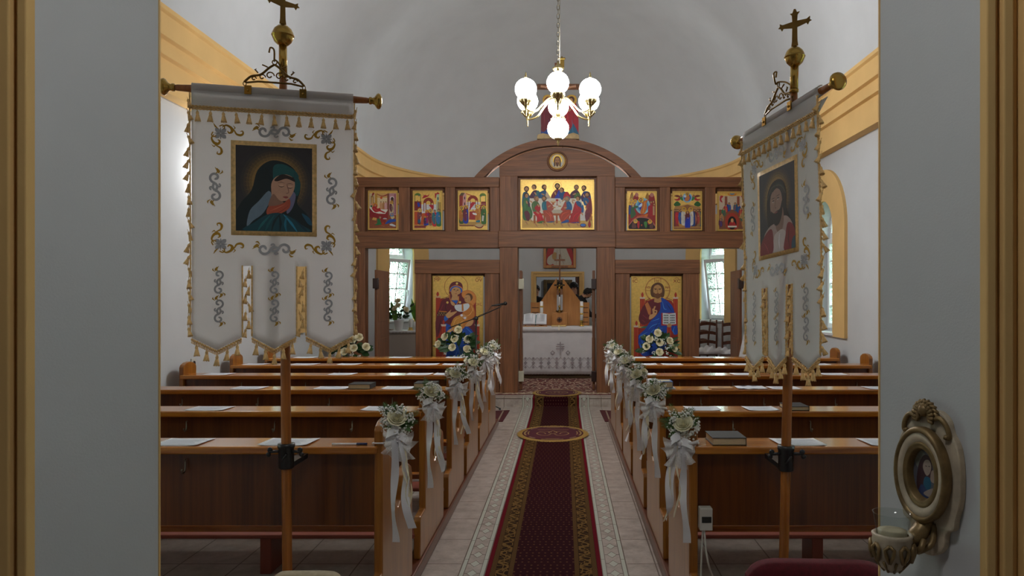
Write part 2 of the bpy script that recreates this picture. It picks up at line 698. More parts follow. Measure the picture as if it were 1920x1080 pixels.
# ------------------------------------------------------------------ painter: layered flat shapes on a panel
class Paint:
    """shapes drawn in source units inside box (u0, v0, u1, v1), v downwards; mapped to w x h metres,
    panel bottom centre at the local origin, facing -y"""

    gain = 1.0

    def __init__(s, box, w, h, eps=2e-5):
        s.b = box
        s.w = w
        s.h = h
        s.eps = eps
        s.k = 0
        s.mb = MB()
        s.c = []

    def m(s, u, v):
        u0, v0, u1, v1 = s.b
        return ((u - u0) / (u1 - u0) - 0.5) * s.w, (1 - (v - v0) / (v1 - v0)) * s.h

    def _add(s, vs2, fs, col):
        u0, v0, u1, v1 = s.b
        lo, hi = s.m(u0, v1), s.m(u1, v0)
        vs2 = [(min(max(p[0], lo[0]), hi[0]), min(max(p[1], lo[1]), hi[1])) for p in vs2]
        s.k += 1
        y = -s.k * s.eps
        c = hx(col) if isinstance(col, str) else col
        if len(c) == 3:
            c = (*(min(0.9, q * s.gain) for q in c), 0.0)
        s.mb.add([(p[0], y, p[1]) for p in vs2], fs)
        s.c += [c] * len(fs)

    def poly(s, pts, col):
        q = [s.m(*p) for p in pts]
        a = sum(q[i][0] * q[(i + 1) % len(q)][1] - q[(i + 1) % len(q)][0] * q[i][1] for i in range(len(q)))
        if a < 0:
            q.reverse()
        s._add(q, [tuple(range(len(q)))], col)

    def rect(s, u0, v0, u1, v1, col):
        s.poly([(u0, v0), (u1, v0), (u1, v1), (u0, v1)], col)

    def ell(s, cx, cy, rx, ry=None, col='#000000', rot=0, n=22, a0=0, a1=360):
        ry = rx if ry is None else ry
        c, t = cos(radians(rot)), sin(radians(rot))
        full = abs(a1 - a0) >= 360
        pts = []
        for i in range(n if full else n + 1):
            a = radians(a0 + (a1 - a0) * i / n)
            x, y = rx * cos(a), ry * sin(a)
            pts.append((cx + x * c - y * t, cy + x * t + y * c))
        s.poly(pts, col)

    def smooth(s, pts, col, n=4):
        """closed Catmull-Rom blob"""
        s.poly(crom(pts, n, True), col)

    def line(s, pts, wd, col, n=0, taper=False):
        if n:
            pts = crom(pts, n, False)
        q = [Vector(s.m(*p)) for p in pts]
        wd = wd * s.w / abs(s.b[2] - s.b[0]) / 2
        vs = []
        for i, p in enumerate(q):
            t = q[min(i + 1, len(q) - 1)] - q[max(i - 1, 0)]
            if t.length < 1e-9:
                t = Vector((1, 0))
            t.normalize()
            f = wd * ((1 - abs(2 * i / (len(q) - 1) - 1) * 0.75) if taper else 1)
            nn = Vector((-t.y, t.x)) * f
            vs += [p + nn, p - nn]
        s._add([(p.x, p.y) for p in vs], [(2 * i, 2 * i + 1, 2 * i + 3, 2 * i + 2) for i in range(len(q) - 1)], col)

    def ring(s, cx, cy, r, wd, col, n=28, ry=None):
        ry = r if ry is None else ry
        s.line([(cx + r * cos(2 * pi * i / n), cy + ry * sin(2 * pi * i / n)) for i in range(n + 1)], wd, col)

    def text(s, t, cx, cy, size, col):
        cu = bpy.data.curves.new('letters', 'FONT')
        cu.body = t
        cu.align_x = 'CENTER'
        cu.align_y = 'CENTER'
        cu.size = 1.0
        cu.resolution_u = 3
        o = bpy.data.objects.new('letters', cu)
        COL.objects.link(o)
        me = bpy.data.meshes.new_from_object(o.evaluated_get(bpy.context.evaluated_depsgraph_get()))
        px, pz = s.m(cx, cy)
        sc = size * s.h / abs(s.b[3] - s.b[1])
        s._add([(px + v.co.x * sc, pz + v.co.y * sc) for v in me.vertices], [tuple(p.vertices) for p in me.polygons], col)
        bpy.data.meshes.remove(me)
        bpy.data.objects.remove(o)
        bpy.data.curves.remove(cu)

    def put(s, name, parent=None, M4=None, mats=None, local=False):
        me_mb = s.mb
        if M4 is not None:
            me_mb.v = [tuple(M4 @ Vector(p)) for p in me_mb.v]
        o = put(name, me_mb, mats or M['paint'], parent, local=local)
        at = o.data.color_attributes.new('Col', 'FLOAT_COLOR', 'CORNER')
        flat = []
        for p, c in zip(o.data.polygons, s.c):
            flat += list(c) * p.loop_total
        at.data.foreach_set('color', flat)
        return o


def crom(pts, n, closed):
    out = []
    m = len(pts)
    for i in range(m if closed else m - 1):
        if closed:
            p0, p1, p2, p3 = pts[(i - 1) % m], pts[i], pts[(i + 1) % m], pts[(i + 2) % m]
        else:
            p0, p1, p2, p3 = pts[max(i - 1, 0)], pts[i], pts[i + 1], pts[min(i + 2, m - 1)]
        for k in range(n):
            t = k / n
            out.append(tuple(0.5 * (2 * p1[d] + (p2[d] - p0[d]) * t + (2 * p0[d] - 5 * p1[d] + 4 * p2[d] - p3[d]) * t * t
                                    + (3 * p1[d] - p0[d] - 3 * p2[d] + p3[d]) * t ** 3) for d in range(len(p1))))
    if not closed:
        out.append(tuple(pts[-1]))
    return out
# ================================================================== THE SETTING
HW, YA, YB, RA = 3.15, 2.1, 11.7, 3.15      # half width, entrance wall, start of the apse, apse radius
STEP_Y, STEP_Z = 10.3, 0.13
ZC = 3.75                                   # top of the cornice
L1 = YB - YA
LTOT = 2 * L1 + pi * RA


def path(u, off=0.0):
    """point on the wall line (u metres from the left entrance corner), moved inwards by off; returns (x, y)"""
    if u <= L1:
        return (-HW + off, YA + u)
    if u >= L1 + pi * RA:
        return (HW - off, YB - (u - L1 - pi * RA))
    a = pi - (u - L1) / RA
    r = RA - off
    return (r * cos(a), YB + r * sin(a))


def normal(u):
    p, q = path(u, 0), path(u, 1)
    return Vector((q[0] - p[0], q[1] - p[1], 0))


WIN_A, WIN_OUT, WIN_SPR, SILL, TRIM_Z = 0.33, 0.69, 2.29, 1.10, 1.07
U_NAVE = 8.66 - YA
U_APSE = L1 + RA * radians(28.2)
U_HIDE = 3.1 - YA  # unseen rear window pair, added to light the banners and nave
wins = [(1, U_NAVE), (2, LTOT - U_NAVE), (3, U_APSE), (4, LTOT - U_APSE), (5, U_HIDE), (6, LTOT - U_HIDE)]
DOOR_A, DOOR_H = 0.44, 1.93
U_DOOR = LTOT / 2


def top_at(u, uc):
    d = abs(u - uc)
    return WIN_SPR + sqrt(max(WIN_A ** 2 - d * d, 0))


def wall(name, ua, ub, mat):
    us = set([ua, ub])
    n = max(1, int((ub - ua) / 0.2))
    for i in range(n + 1):
        us.add(ua + (ub - ua) * i / n)
    ops = []
    for k, uc in wins:
        if ua < uc < ub:
            ops.append(('w', uc))
            for i in range(17):
                us.add(uc - WIN_A * cos(pi * i / 16))
    if ua < U_DOOR < ub:
        ops.append(('d', U_DOOR))
        us.add(U_DOOR - DOOR_A)
        us.add(U_DOOR + DOOR_A)
    us = sorted(us)
    mb = MB()

    def q(u0, u1, z00, z01, z10, z11):
        (x0, y0), (x1, y1) = path(u0), path(u1)
        mb.add([(x0, y0, z00), (x1, y1, z01), (x1, y1, z11), (x0, y0, z10)], [(0, 1, 2, 3)])
    H = 4.0
    for u0, u1 in zip(us, us[1:]):
        if u1 - u0 < 1e-6:
            continue
        mid = (u0 + u1) / 2
        hit = [o for o in ops if abs(mid - o[1]) < (WIN_A if o[0] == 'w' else DOOR_A)]
        if not hit:
            q(u0, u1, 0, 0, H, H)
        elif hit[0][0] == 'w':
            q(u0, u1, 0, 0, SILL, SILL)
            q(u0, u1, top_at(u0, hit[0][1]), top_at(u1, hit[0][1]), H, H)
        else:
            q(u0, u1, DOOR_H, DOOR_H, H, H)
    for t, uc in ops:
        n3 = normal(uc)
        if t == 'w':
            ol = [(uc - WIN_A, SILL)] + [(uc - WIN_A * cos(pi * i / 16), WIN_SPR + WIN_A * sin(pi * i / 16)) for i in range(17)] + [(uc + WIN_A, SILL)]
            dep = 0.32
        else:
            ol = [(uc - DOOR_A, 0), (uc - DOOR_A, DOOR_H), (uc + DOOR_A, DOOR_H), (uc + DOOR_A, 0)]
            dep = 0.25
        vs = []
        for u, z in ol:
            x, y = path(u)
            vs += [(x, y, z), (x - n3.x * dep, y - n3.y * dep, z)]
        m = len(ol)
        fs = [(2 * i, 2 * i + 1, 2 * ((i + 1) % m) + 1, 2 * ((i + 1) % m)) for i in range(m if t == 'w' else m - 1)]
        mb.add(vs, fs)
    return struct(name, mb, mat)


wall('wall_left', 0, L1, M['plaster'])
wall('wall_right', LTOT - L1, LTOT, M['plaster'])
wall('wall_apse', L1, LTOT - L1, M['plaster'])

# floor and the raised sanctuary platform
mb = MB()
mb.box(-3.3, 3.3, -2.6, STEP_Y, -0.12, 0)
struct('floor', mb, M['floor'])
mb = MB()
foot = [(-HW - 0.1, STEP_Y), (HW + 0.1, STEP_Y)] + [((RA + 0.1) * cos(pi * i / 24), YB + (RA + 0.1) * sin(pi * i / 24)) for i in range(25)]
mb.prism(foot, -0.12, STEP_Z, XY)
mb.box(-1.8, 1.8, YB + RA - 0.15, 18.2, -0.12, STEP_Z - 0.001)
struct('floor_platform', mb, M['floor'])

# ceiling: barrel vault ending in a half dome over the apse
mb = MB()
RV, RISE = 2.96, 2.5


def vault(t, y):
    a = pi * t
    return (-RV * cos(a), y, ZC + RISE * sin(a))


mb.grid(lambda u, v: vault(u, 1.7 + v * (YB - 1.7)), 40, 8)


def dome(u, v):
    a, e = pi * u, pi / 2 * v
    return (-RV * cos(a) * cos(e), YB + RV * sin(a) * cos(e), ZC + RISE * sin(e))


mb.grid(dome, 48, 20)
struct('ceiling', mb, M['plaster'])

# stepped yellow cornice following nave and apse
mb = MB()
prof = [(0.0, 3.14), (0.11, 3.14), (0.11, 3.395), (0.15, 3.405), (0.15, 3.52), (0.19, 3.53), (0.19, 3.70), (0.215, 3.715), (0.215, 3.75), (0.0, 3.75)]
us = [0, L1 * 0.5, L1] + [L1 + pi * RA * i / 48 for i in range(1, 48)] + [L1 + pi * RA, L1 * 1.5 + pi * RA, LTOT]
for (o0, z0), (o1, z1) in zip(prof, prof[1:]):
    vs = []
    for u in us:
        a, b = path(u, o0), path(u, o1)
        vs += [(a[0], a[1], z0), (b[0], b[1], z1)]
    mb.add(vs, [(2 * i, 2 * i + 2, 2 * i + 3, 2 * i + 1) for i in range(len(us) - 1)])
struct('trim_1', mb, M['yellow'])

# yellow window surrounds
for k, uc in wins:
    mb = MB()
    n = 24
    inn, out = [], []
    for i in range(n + 1):
        a = pi * i / n
        inn.append((uc - WIN_A * cos(a), WIN_SPR + WIN_A * sin(a)))
        out.append((uc - WIN_OUT * cos(a), WIN_SPR + WIN_OUT * sin(a)))
    steps = [TRIM_Z + (WIN_SPR - TRIM_Z) * i / 4 for i in range(4)]
    inn = [(uc - WIN_A, z) for z in steps] + inn + [(uc + WIN_A, z) for z in reversed(steps)]
    out = [(uc - WIN_OUT, z) for z in steps] + out + [(uc + WIN_OUT, z) for z in reversed(steps)]
    md = [((a[0] + b[0]) / 2, (a[1] + b[1]) / 2) for a, b in zip(inn, out)]
    rails = [(inn, 0.0), (inn, 0.035), (md, 0.035), (out, 0.035), (out, 0.0)]
    for (ra, oa), (rb, ob) in zip(rails, rails[1:]):
        vs = []
        for (u0, z0), (u1, z1) in zip(ra, rb):
            p, q = path(u0, oa), path(u1, ob)
            vs += [(p[0], p[1], z0), (q[0], q[1], z1)]
        mb.add(vs, [(2 * i, 2 * i + 2, 2 * i + 3, 2 * i + 1) for i in range(len(ra) - 1)])
    for e in (0, -1):
        vs = [(*path(r[e][0], o), r[e][1]) for r, o in rails]
        mb.add(vs, [tuple(range(len(vs)))])
    struct('trim_%d' % (k + 1), mb, M['yellow'])


# the windows: local x along the wall, y outwards, z up
def window(k, uc, tilt, mirror):
    n3 = normal(uc)
    out = -n3
    tx = Vector((-out.y, out.x, 0)) * -1
    x, y = path(uc)
    R = Matrix(((tx.x, out.x, 0, x), (tx.y, out.y, 0, y), (0, 0, 1, 0), (0, 0, 0, 1)))
    root = bpy.data.objects.new('window_%d' % k, None)
    COL.objects.link(root)
    root.matrix_world = R
    tag(root, kind='structure')
    d0, d1 = 0.17, 0.24
    fr = MB()
    a = WIN_A
    fr.box(-a, -a + 0.045, d0, d1, SILL, WIN_SPR)
    fr.box(a - 0.045, a, d0, d1, SILL, WIN_SPR)
    fr.box(-a + 0.045, a - 0.045, d0, d1, SILL, SILL + 0.05)
    fr.box(-a + 0.045, a - 0.045, d0, d1, WIN_SPR - 0.09, WIN_SPR - 0.01)
    ring = arc(0, WIN_SPR, a, 0, 180, 20) + arc(0, WIN_SPR, a - 0.05, 180, 0, 20)
    for i in range(20):
        p = [ring[i], ring[i + 1], ring[40 - i], ring[41 - i]]
        fr.prism(p, d0, d1, XZ)
    put('frame', fr, M['white_pvc'], root, local=True, bevel=0.006)
    sl = MB()
    sl.box(-a - 0.02, a + 0.02, -0.045, 0.17, SILL - 0.02, SILL + 0.012)
    put('sill', sl, M['white_pvc'], root, local=True, bevel=0.005)
    g = MB()
    g.prism(arc(0, WIN_SPR, a - 0.045, 0, 180, 20), 0.205, 0.21, XZ)
    put('arched_pane', g, M['glass_pat'], root, local=True)
    mt = MB()
    mt.tube([(0, 0.2, WIN_SPR), (0, 0.2, WIN_SPR + a - 0.04)], 0.006, 6)
    mt.tube([(x_, 0.2, z_) for x_, z_ in arc(0, WIN_SPR, 0.15, 0, 180, 14)], 0.006, 6)
    put('glazing_bar', mt, M['white_pvc'], root, local=True)
    # opening light, hinged at the bottom, leaning into the room
    T = Matrix.Translation((0, 0.17, SILL + 0.05)) @ Matrix.Rotation(tilt, 4, 'X') @ Matrix.Translation((0, -0.17, -(SILL + 0.05)))
    s = MB()
    w, z0, z1 = a - 0.04, SILL + 0.045, WIN_SPR - 0.085
    s.frame(-w, w, z0, z1, 0.055, 0.13, 0.19, T, 0.06)
    so = put('sash', s, M['white_pvc'], root, local=True, bevel=0.006)
    g = MB()
    g.box(-w + 0.05, w - 0.05, 0.158, 0.163, z0 + 0.05, z1 - 0.05, M=T)
    put('pane', g, M['glass_pat'], so, local=True)
    mt = MB()
    mt.box(-0.009, 0.009, 0.15, 0.157, z0 + 0.05, z1 - 0.05, M=T)
    for i in range(1, 4):
        z = z0 + (z1 - z0) * i / 4
        mt.box(-w + 0.05, w - 0.05, 0.15, 0.157, z - 0.009, z + 0.009, M=T)
    put('glazing_bar', mt, M['white_pvc'], so, local=True)
    hd = MB()
    hd.box(w - 0.045, w - 0.02, 0.10, 0.13, 1.62, 1.66, M=T)
    hd.box(w - 0.042, w - 0.024, 0.085, 0.105, 1.56, 1.66, M=T)
    put('handle', hd, M['white_pvc'], so, local=True, bevel=0.003)


for k, uc in wins:
    window(k, uc, radians(7.5) if k in (3, 4) else 0.0, k % 2)

# entrance wall with a splayed opening
XL0, XL1 = CX - 1.14, CX - 1.286          # far and near edge, left
XR0, XR1 = CX + 0.89, CX + 1.0132
YN = 1.8
HH = 2.75
mb = MB()
for poly in ([(-3.3, YN), (XL1, YN), (XL0, YA), (-3.3, YA)], [(XR1, YN), (3.3, YN), (3.3, YA), (XR0, YA)]):
    mb.prism(poly, 0, HH, XY)
mb.box(-3.3, 3.3, YN, YA, HH, 6.4)
struct('wall_entrance', mb, M['plaster'])
mb = MB()                                   # thin yellow edge on the nave side
mb.box(XL0 - 0.10, XL0 + 0.003, YA - 0.0005, YA + 0.006, 0, HH)
mb.box(XR0 - 0.003, XR0 + 0.10, YA - 0.0005, YA + 0.006, 0, HH)
mb.box(XL0 - 0.10, XR0 + 0.10, YA - 0.0005, YA + 0.006, HH - 0.004, HH + 0.1)
struct('trim_8', mb, M['yellow'])
mb = MB()                                   # moulded yellow casing on the near side
for sx, xe in ((-1, XL1), (1, XR1)):
    for a, b, d in ((-0.006, 0.018, 0.022), (0.018, 0.03, 0.008), (0.03, 0.055, 0.03), (0.055, 0.07, 0.018), (0.07, 0.17, 0.045)):
        mb.box(xe + sx * a, xe + sx * b, YN - d, YN + 0.01, 0, HH + 0.1)
mb.box(XL1 - 0.17, XR1 + 0.17, YN - 0.04, YN + 0.01, HH, HH + 0.16)
struct('trim_9', mb, M['yellow'], bevel=0.004)

# vestibule behind the camera
mb = MB()
mb.box(-2.45, -2.3, -2.5, YN, 0, 3.2)
struct('wall_vestibule_left', mb, M['plaster'])
mb = MB()
mb.box(2.3, 2.45, -2.5, YN, 0, 3.2)
struct('wall_vestibule_right', mb, M['plaster'])
mb = MB()
mb.box(-2.45, 2.45, -2.6, -2.45, 0, 3.2)
struct('wall_vestibule_back', mb, M['plaster'])
mb = MB()
mb.box(-2.45, 2.45, -2.6, YN, 3.2, 3.3)
struct('ceiling_vestibule', mb, M['plaster'])

# sacristy doorway in the apse and the small room behind it
YD = YB + RA
mb = MB()
ow = 0.515
for x0, x1, z1 in ((-ow, -ow + 0.085, DOOR_H + 0.085), (ow - 0.085, ow, DOOR_H + 0.085)):
    mb.box(x0, x1, YD - 0.05, YD + 0.27, STEP_Z, z1)
mb.box(-ow + 0.085, ow - 0.085, YD - 0.05, YD + 0.27, DOOR_H - 0.005, DOOR_H + 0.085)
for x0, x1 in ((-ow - 0.012, -ow + 0.03), (ow - 0.03, ow + 0.012)):
    mb.box(x0, x1, YD - 0.068, YD - 0.051, STEP_Z, DOOR_H + 0.097)
mb.box(-ow + 0.03, ow - 0.03, YD - 0.068, YD - 0.051, DOOR_H + 0.055, DOOR_H + 0.097)
struct('door_1', mb, M['yellow'], bevel=0.006)
mb = MB()
mb.box(-1.75, -1.6, YD + 0.24, 18.2, 0, 3.0)
mb.box(1.6, 1.75, YD + 0.24, 18.2, 0, 3.0)
mb.box(-1.75, 1.75, 18.05, 18.2, 0, 3.0)
for x0, x1 in ((-1.75, -DOOR_A - 0.02), (DOOR_A + 0.02, 1.75)):
    mb.box(x0, x1, YD + 0.24, YD + 0.3, 0, 3.0)
mb.box(-DOOR_A - 0.02, DOOR_A + 0.02, YD + 0.24, YD + 0.3, DOOR_H, 3.0)
mb.box(-1.75, 1.75, YD + 0.24, 18.2, 3.0, 3.1)
struct('wall_sacristy', mb, M['plaster'])

# lawn and shrubs outside the windows
mb = MB()
mb.grid(lambda u, v: (-40 + 80 * u, -30 + 80 * v, -0.4), 4, 4)
tag(put('lawn', mb, M['grass'], local=True), 'green lawn outside the church windows', 'grass', kind='stuff')


def shrub(name, label, loc, r, h, seed, trunk=True):
    rnd = random.Random(seed)
    root = thing(name, label, 'tree', loc, 'trees outside the windows')
    t = MB()
    t.tube([(0, 0, 0), (0.03, 0.02, h * 0.5), (0, 0, h * 0.9)], [0.09, 0.06, 0.02], 8)
    put('trunk', t, M['trunk'], root, local=True)
    c = MB()
    for i in range(900):
        a, b, q = rnd.uniform(0, 2 * pi), rnd.uniform(-1, 1), rnd.uniform(0.5, 1.0) ** 0.5
        p = Vector((cos(a) * sqrt(1 - b * b) * r * q, sin(a) * sqrt(1 - b * b) * r * q, h * 0.55 + b * h * 0.45 * q))
        d = Vector((rnd.uniform(-1, 1), rnd.uniform(-1, 1), rnd.uniform(-1, 1))).normalized()
        e = d.orthogonal().normalized()
        s = rnd.uniform(0.05, 0.10)
        c.add([p - d * s, p + e * s * 0.45, p + d * s, p - e * s * 0.45], [(0, 1, 2, 3)])
    put('foliage', c, M['foliage'], root, local=True)
    return root


shrub('garden_tree', 'bright green tree outside the tilted window left of the altar screen', (-5.6, 18.2, -0.4), 1.1, 3.4, 1)
shrub('garden_tree', 'bright green tree outside the tilted window right of the altar screen', (5.7, 17.4, -0.4), 1.4, 3.0, 2)
shrub('garden_tree', 'green tree outside the arched window beside the right banner', (6.4, 15.0, -0.4), 1.4, 3.2, 3)
# ================================================================== PEWS
ROWS = [3.19, 4.19, 5.18, 6.14, 7.07, 7.90]
LEDGE = 0.864
AISLE, OUTER = 0.661, 3.06
RANK = ['rearmost', 'second rearmost', 'third rearmost', 'third frontmost', 'second frontmost', 'frontmost']

END = ([(0.03, 0.075), (-0.12, 0.075), (-0.12, 0.285), (-0.105, 0.305), (0.03, 0.312), (0.03, 0.925), (0.045, 0.945)]
       + [(0.09, 0.962), (0.14, 0.967), (0.19, 0.96), (0.235, 0.94), (0.25, 0.92), (0.25, 0.66)]
       + [(0.262, 0.58), (0.30, 0.525), (0.35, 0.51), (0.40, 0.53), (0.425, 0.59), (0.45, 0.635), (0.50, 0.66), (0.58, 0.665), (0.64, 0.64), (0.665, 0.59), (0.665, 0.075)])


def make_pew(side):
    """local y = 0 at the ledge front, x = 0 at the room centre"""
    root = thing('pew', 'pew', 'pew')
    s = side
    for a, b, nm in ((AISLE, AISLE + 0.038, 'end_panel'), (OUTER - 0.038, OUTER, 'end_panel')):
        m = MB()
        m.prism(END if s > 0 else END, s * a, s * b, YZ) if s > 0 else m.prism(END, s * b, s * a, YZ)
        put(nm, m, M['pew_z'], root, local=True, bevel=0.006)
    i0, i1 = s * (AISLE + 0.02), s * (OUTER - 0.02)
    m = MB()
    m.box(i0, i1, 0.0, 0.215, LEDGE - 0.033, LEDGE)
    put('ledge', m, M['pew_x'], root, local=True, bevel=0.008, seg=3)
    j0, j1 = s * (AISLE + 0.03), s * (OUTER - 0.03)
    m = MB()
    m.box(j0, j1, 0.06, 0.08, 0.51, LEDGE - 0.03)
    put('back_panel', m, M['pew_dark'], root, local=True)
    m = MB()
    m.prism([(0.24, 0.455), (0.62, 0.475), (0.635, 0.465), (0.62, 0.445), (0.24, 0.425)], min(j0, j1), max(j0, j1), YZ)
    put('seat', m, M['pew_x'], root, local=True, bevel=0.004)
    m = MB()
    m.box(j0, j1, -0.14, 0.05, 0.193, 0.216)
    kn = put('kneeler', m, M['kneeler'], root, local=True, bevel=0.006)
    for xx in (1.50, 2.35):
        m = MB()
        m.box(s * xx - 0.03, s * xx + 0.03, -0.135, 0.045, 0.0, 0.195)
        put('support', m, M['kneeler'], kn, local=True, bevel=0.004)
    hk = None
    for xx in (1.08, 1.52, 2.02, 2.55):
        m = MB()
        m.tube([(0, 0.055, 0.80), (0, 0.045, 0.80), (0, 0.045, 0.765), (0, 0.04, 0.75), (0, 0.025, 0.745), (0, 0.018, 0.758)], 0.0035, 6)
        m.ball((0, 0.018, 0.76), 0.006, 6, 4)
        if hk is None:
            hk = put('bag_hook', m, M['chain'], root, local=True)
            hk.location = (s * xx, 0, 0)
        else:
            c = hk.copy()
            COL.objects.link(c)
            c.location = (s * xx, 0, 0)
    return root


for side, word in ((-1, 'left'), (1, 'right')):
    first = make_pew(side)
    for i, y in enumerate(ROWS):
        o = first if i == 0 else dup(first)
        o.location = (0, y, 0)
        o['label'] = '%s varnished wooden pew of the %s block' % (RANK[i], word)
        o['group'] = 'pews of the %s block' % word
    m = MB()
    m.box(side * (AISLE - 0.012), side * (AISLE + 0.075), 2.85, 8.83, 0, 0.0745)
    tag(put('pew_runner_board', m, M['pew_rail'], bevel=0.008), 'long brown floor board carrying the aisle ends of the %s pews' % word, 'board')

# ------------------------------------------------------------------ papers and books on the ledges
ORD = ['first', 'second', 'third', 'fourth', 'fifth', 'sixth']
PEWNAME = ['rearmost', 'second rearmost', 'third rearmost', 'third frontmost', 'second frontmost', 'frontmost']


def sheet(row, px0, px1, side, k, text=None, deep=0.165, skew=0.0, crumple=0.0, mat='paper', label=None, y0=0.02):
    D = ROWS[row]
    x0, x1 = wx(px0, D + y0), wx(px1, D + y0)
    w, h = abs(x1 - x0), deep
    rnd = random.Random(row * 37 + k * 11 + (side > 0) * 5)
    cx = (x0 + x1) / 2
    root = MB()
    cur = rnd.uniform(0.002, 0.006)

    def fn(u, v):
        z = LEDGE + 0.0012 + cur * (abs(u - 0.5) * 2) ** 4 * (1 - v * 0.5) + crumple * (0.5 + 0.5 * sin(u * 17 + k) * sin(v * 6 + u * 4))
        return (cx + (u - 0.5) * w + skew * (v - 0.5), D + y0 + v * h, z)
    root.grid(fn, 12, 4)
    lab = label or ('white printed sheet on the %s %s pew, %s from the aisle' % (PEWNAME[row], 'left' if side < 0 else 'right', ORD[k]))
    if text:
        lab = 'white card printed FOGLALT on the %s %s pew' % (PEWNAME[row], 'left' if side < 0 else 'right')
    o = put('printed_sheet' if not text else 'reserved_card', root, M[mat], solid=0.0008)
    tag(o, lab, 'paper', 'printed sheets on the pew ledges' if not text else 'reserved cards on the pew ledges')
    P = Paint((0, 0, 100, 70), w, h, 1e-5)
    if text:
        P.text(text, 50, 40, 26 if w > 0.22 else 20, '#20242e')
    else:
        for r in range(9):
            v = 10 + r * 6
            P.rect(10, v, rnd.uniform(70, 92), v + 1.4, '#8c94a6')
    if mat == 'paper':
        T = Matrix.Translation((cx, D + y0, LEDGE + 0.006 + crumple)) @ Matrix.Rotation(-pi / 2, 4, 'X')
        # local panel (x right, z up, facing -y) laid flat facing up
        q = P.put('printing', o, T)
    return o


def flat_book(row, px0, px1, side, mat, label, th=0.028, deep=0.16, rot=0.0, name='hymn_book', y0=0.03, z0=0.0):
    D = ROWS[row]
    x0, x1 = wx(px0, D + y0), wx(px1, D + y0)
    w = x1 - x0
    root = thing(name, label, 'book', ((x0 + x1) / 2, D + y0, LEDGE + z0), 'books on the pew ledges')
    T = Matrix.Rotation(rot, 4, 'Z')
    c = MB()
    for z in (0.0005, th - 0.0035):
        c.box(-w / 2, w / 2, 0, deep, z, z + 0.003, M=T)
    c.box(w / 2 - 0.003, w / 2, 0, deep, 0.0005, th, M=T)
    put('cover', c, mat, root, local=True, bevel=0.001)
    p = MB()
    p.box(-w / 2 + 0.004, w / 2 - 0.003, 0.004, deep - 0.004, 0.0035, th - 0.0035, M=T)
    put('page_block', p, M['pages'], root, local=True)
    return root


LEFT = {0: [(483, 576), (283, 370)], 1: [(676, 747), (345, 417)], 2: [(715, 773), (586, 648), (430, 487)],
        3: [(812, 850), (760, 806), (614, 660), (379, 426)], 4: [(777, 819), (631, 671), (544, 590), (453, 494)],  # third sheet of the second frontmost row stands in for window glare
        5: [(835, 870), (732, 767), (549, 588)]}
RIGHT = {0: [(1462, 1550), (1634, 1700)], 1: [(1290, 1353), (1403, 1462)], 2: [(1448, 1503), (1632, 1690)],
         3: [(1196, 1232), (1376, 1424), (1544, 1592)], 4: [(1243, 1281), (1374, 1415), (1516, 1558)],
         5: [(1221, 1254), (1304, 1340)]}
for tab, side in ((LEFT, -1), (RIGHT, 1)):
    for row, lst in tab.items():
        for k, (a, b) in enumerate(lst):
            lab = None
            if row == 0:
                lab = 'white printed sheet on the rearmost %s pew, %s' % ('left' if side < 0 else 'right', ('behind the banner pole', 'at the far end from the aisle')[k])
            sheet(row, a, b, side, k + (1 if row in (4, 5) else 0), label=lab, skew=side * -0.006)
sheet(4, 828, 882, -1, 0, 'FOGLALT')
sheet(5, 872, 903, -1, 0, 'FOGLALT')
sheet(4, 1180, 1233, 1, 0, 'FOGLALT')
sheet(5, 1169, 1212, 1, 0, 'FOGLALT')
sheet(2, 1385, 1440, 1, 5, crumple=0.006, label='crinkled white sheet on the third rearmost right pew beside the tan booklet')
flat_book(2, 652, 694, -1, M['black_book'], 'black book between two white sheets on the third rearmost left pew', 0.035)
flat_book(2, 775, 816, -1, M['black_book'], 'black book nearest the aisle on the third rearmost left pew', 0.042)
flat_book(0, 1336, 1400, 1, M['black_book'], 'worn black book beside the bouquet on the rearmost right pew', 0.034, 0.17)
flat_book(1, 1477, 1518, 1, M['black_book'], 'black book beside the banner pole on the second rearmost right pew', 0.024, 0.17)
flat_book(2, 1226, 1262, 1, M['blue_book'], 'blue book with a pale title panel on the third rearmost right pew', 0.045, 0.15, z0=0.008)
o = flat_book(2, 1334, 1376, 1, M['tan_paper'], 'thin tan booklet on the third rearmost right pew', 0.007, 0.13, name='booklet')
P = Paint((0, 0, 10, 10), 0.1, 0.1)
for v in (3, 4, 6):
    P.rect(3, v, 7, v + 0.4, '#4a3420')
P.put('title_panel', o, Matrix.Translation((wx(1355, 5.2), 5.21, LEDGE + 0.0075)) @ Matrix.Rotation(-pi / 2, 4, 'X'))
b = [x for x in bpy.data.objects if x.get('label', '').startswith('blue book')][0]
P = Paint((0, 0, 10, 10), 0.085, 0.09)
P.rect(0, 0, 10, 10, '#cfc59c')
P.rect(1.5, 2, 8.5, 3.5, '#8a8a60')
P.put('title_panel', b, Matrix.Translation((wx(1248, 5.2), 5.24, LEDGE + 0.0535)) @ Matrix.Rotation(-pi / 2, 4, 'X'))
m = MB()
m.grid(lambda u, v: (wx(1222, 5.2) + u * 0.17, 5.205 + v * 0.13, LEDGE + 0.002 + 0.002 * sin(u * 9)), 8, 2)
tag(put('loose_paper', m, M['paper'], solid=0.003), 'loose white papers under the blue book on a right pew', 'paper')
m = MB()
m.grid(lambda u, v: (wx(1213, 5.2) + u * 0.075, 5.25 + v * 0.05, LEDGE + 0.002 + v * 0.06 + 0.004 * sin(u * 3)), 6, 3)
tag(put('folded_card', m, M['paper'], solid=0.002), 'small white card propped up beside the blue book', 'paper')
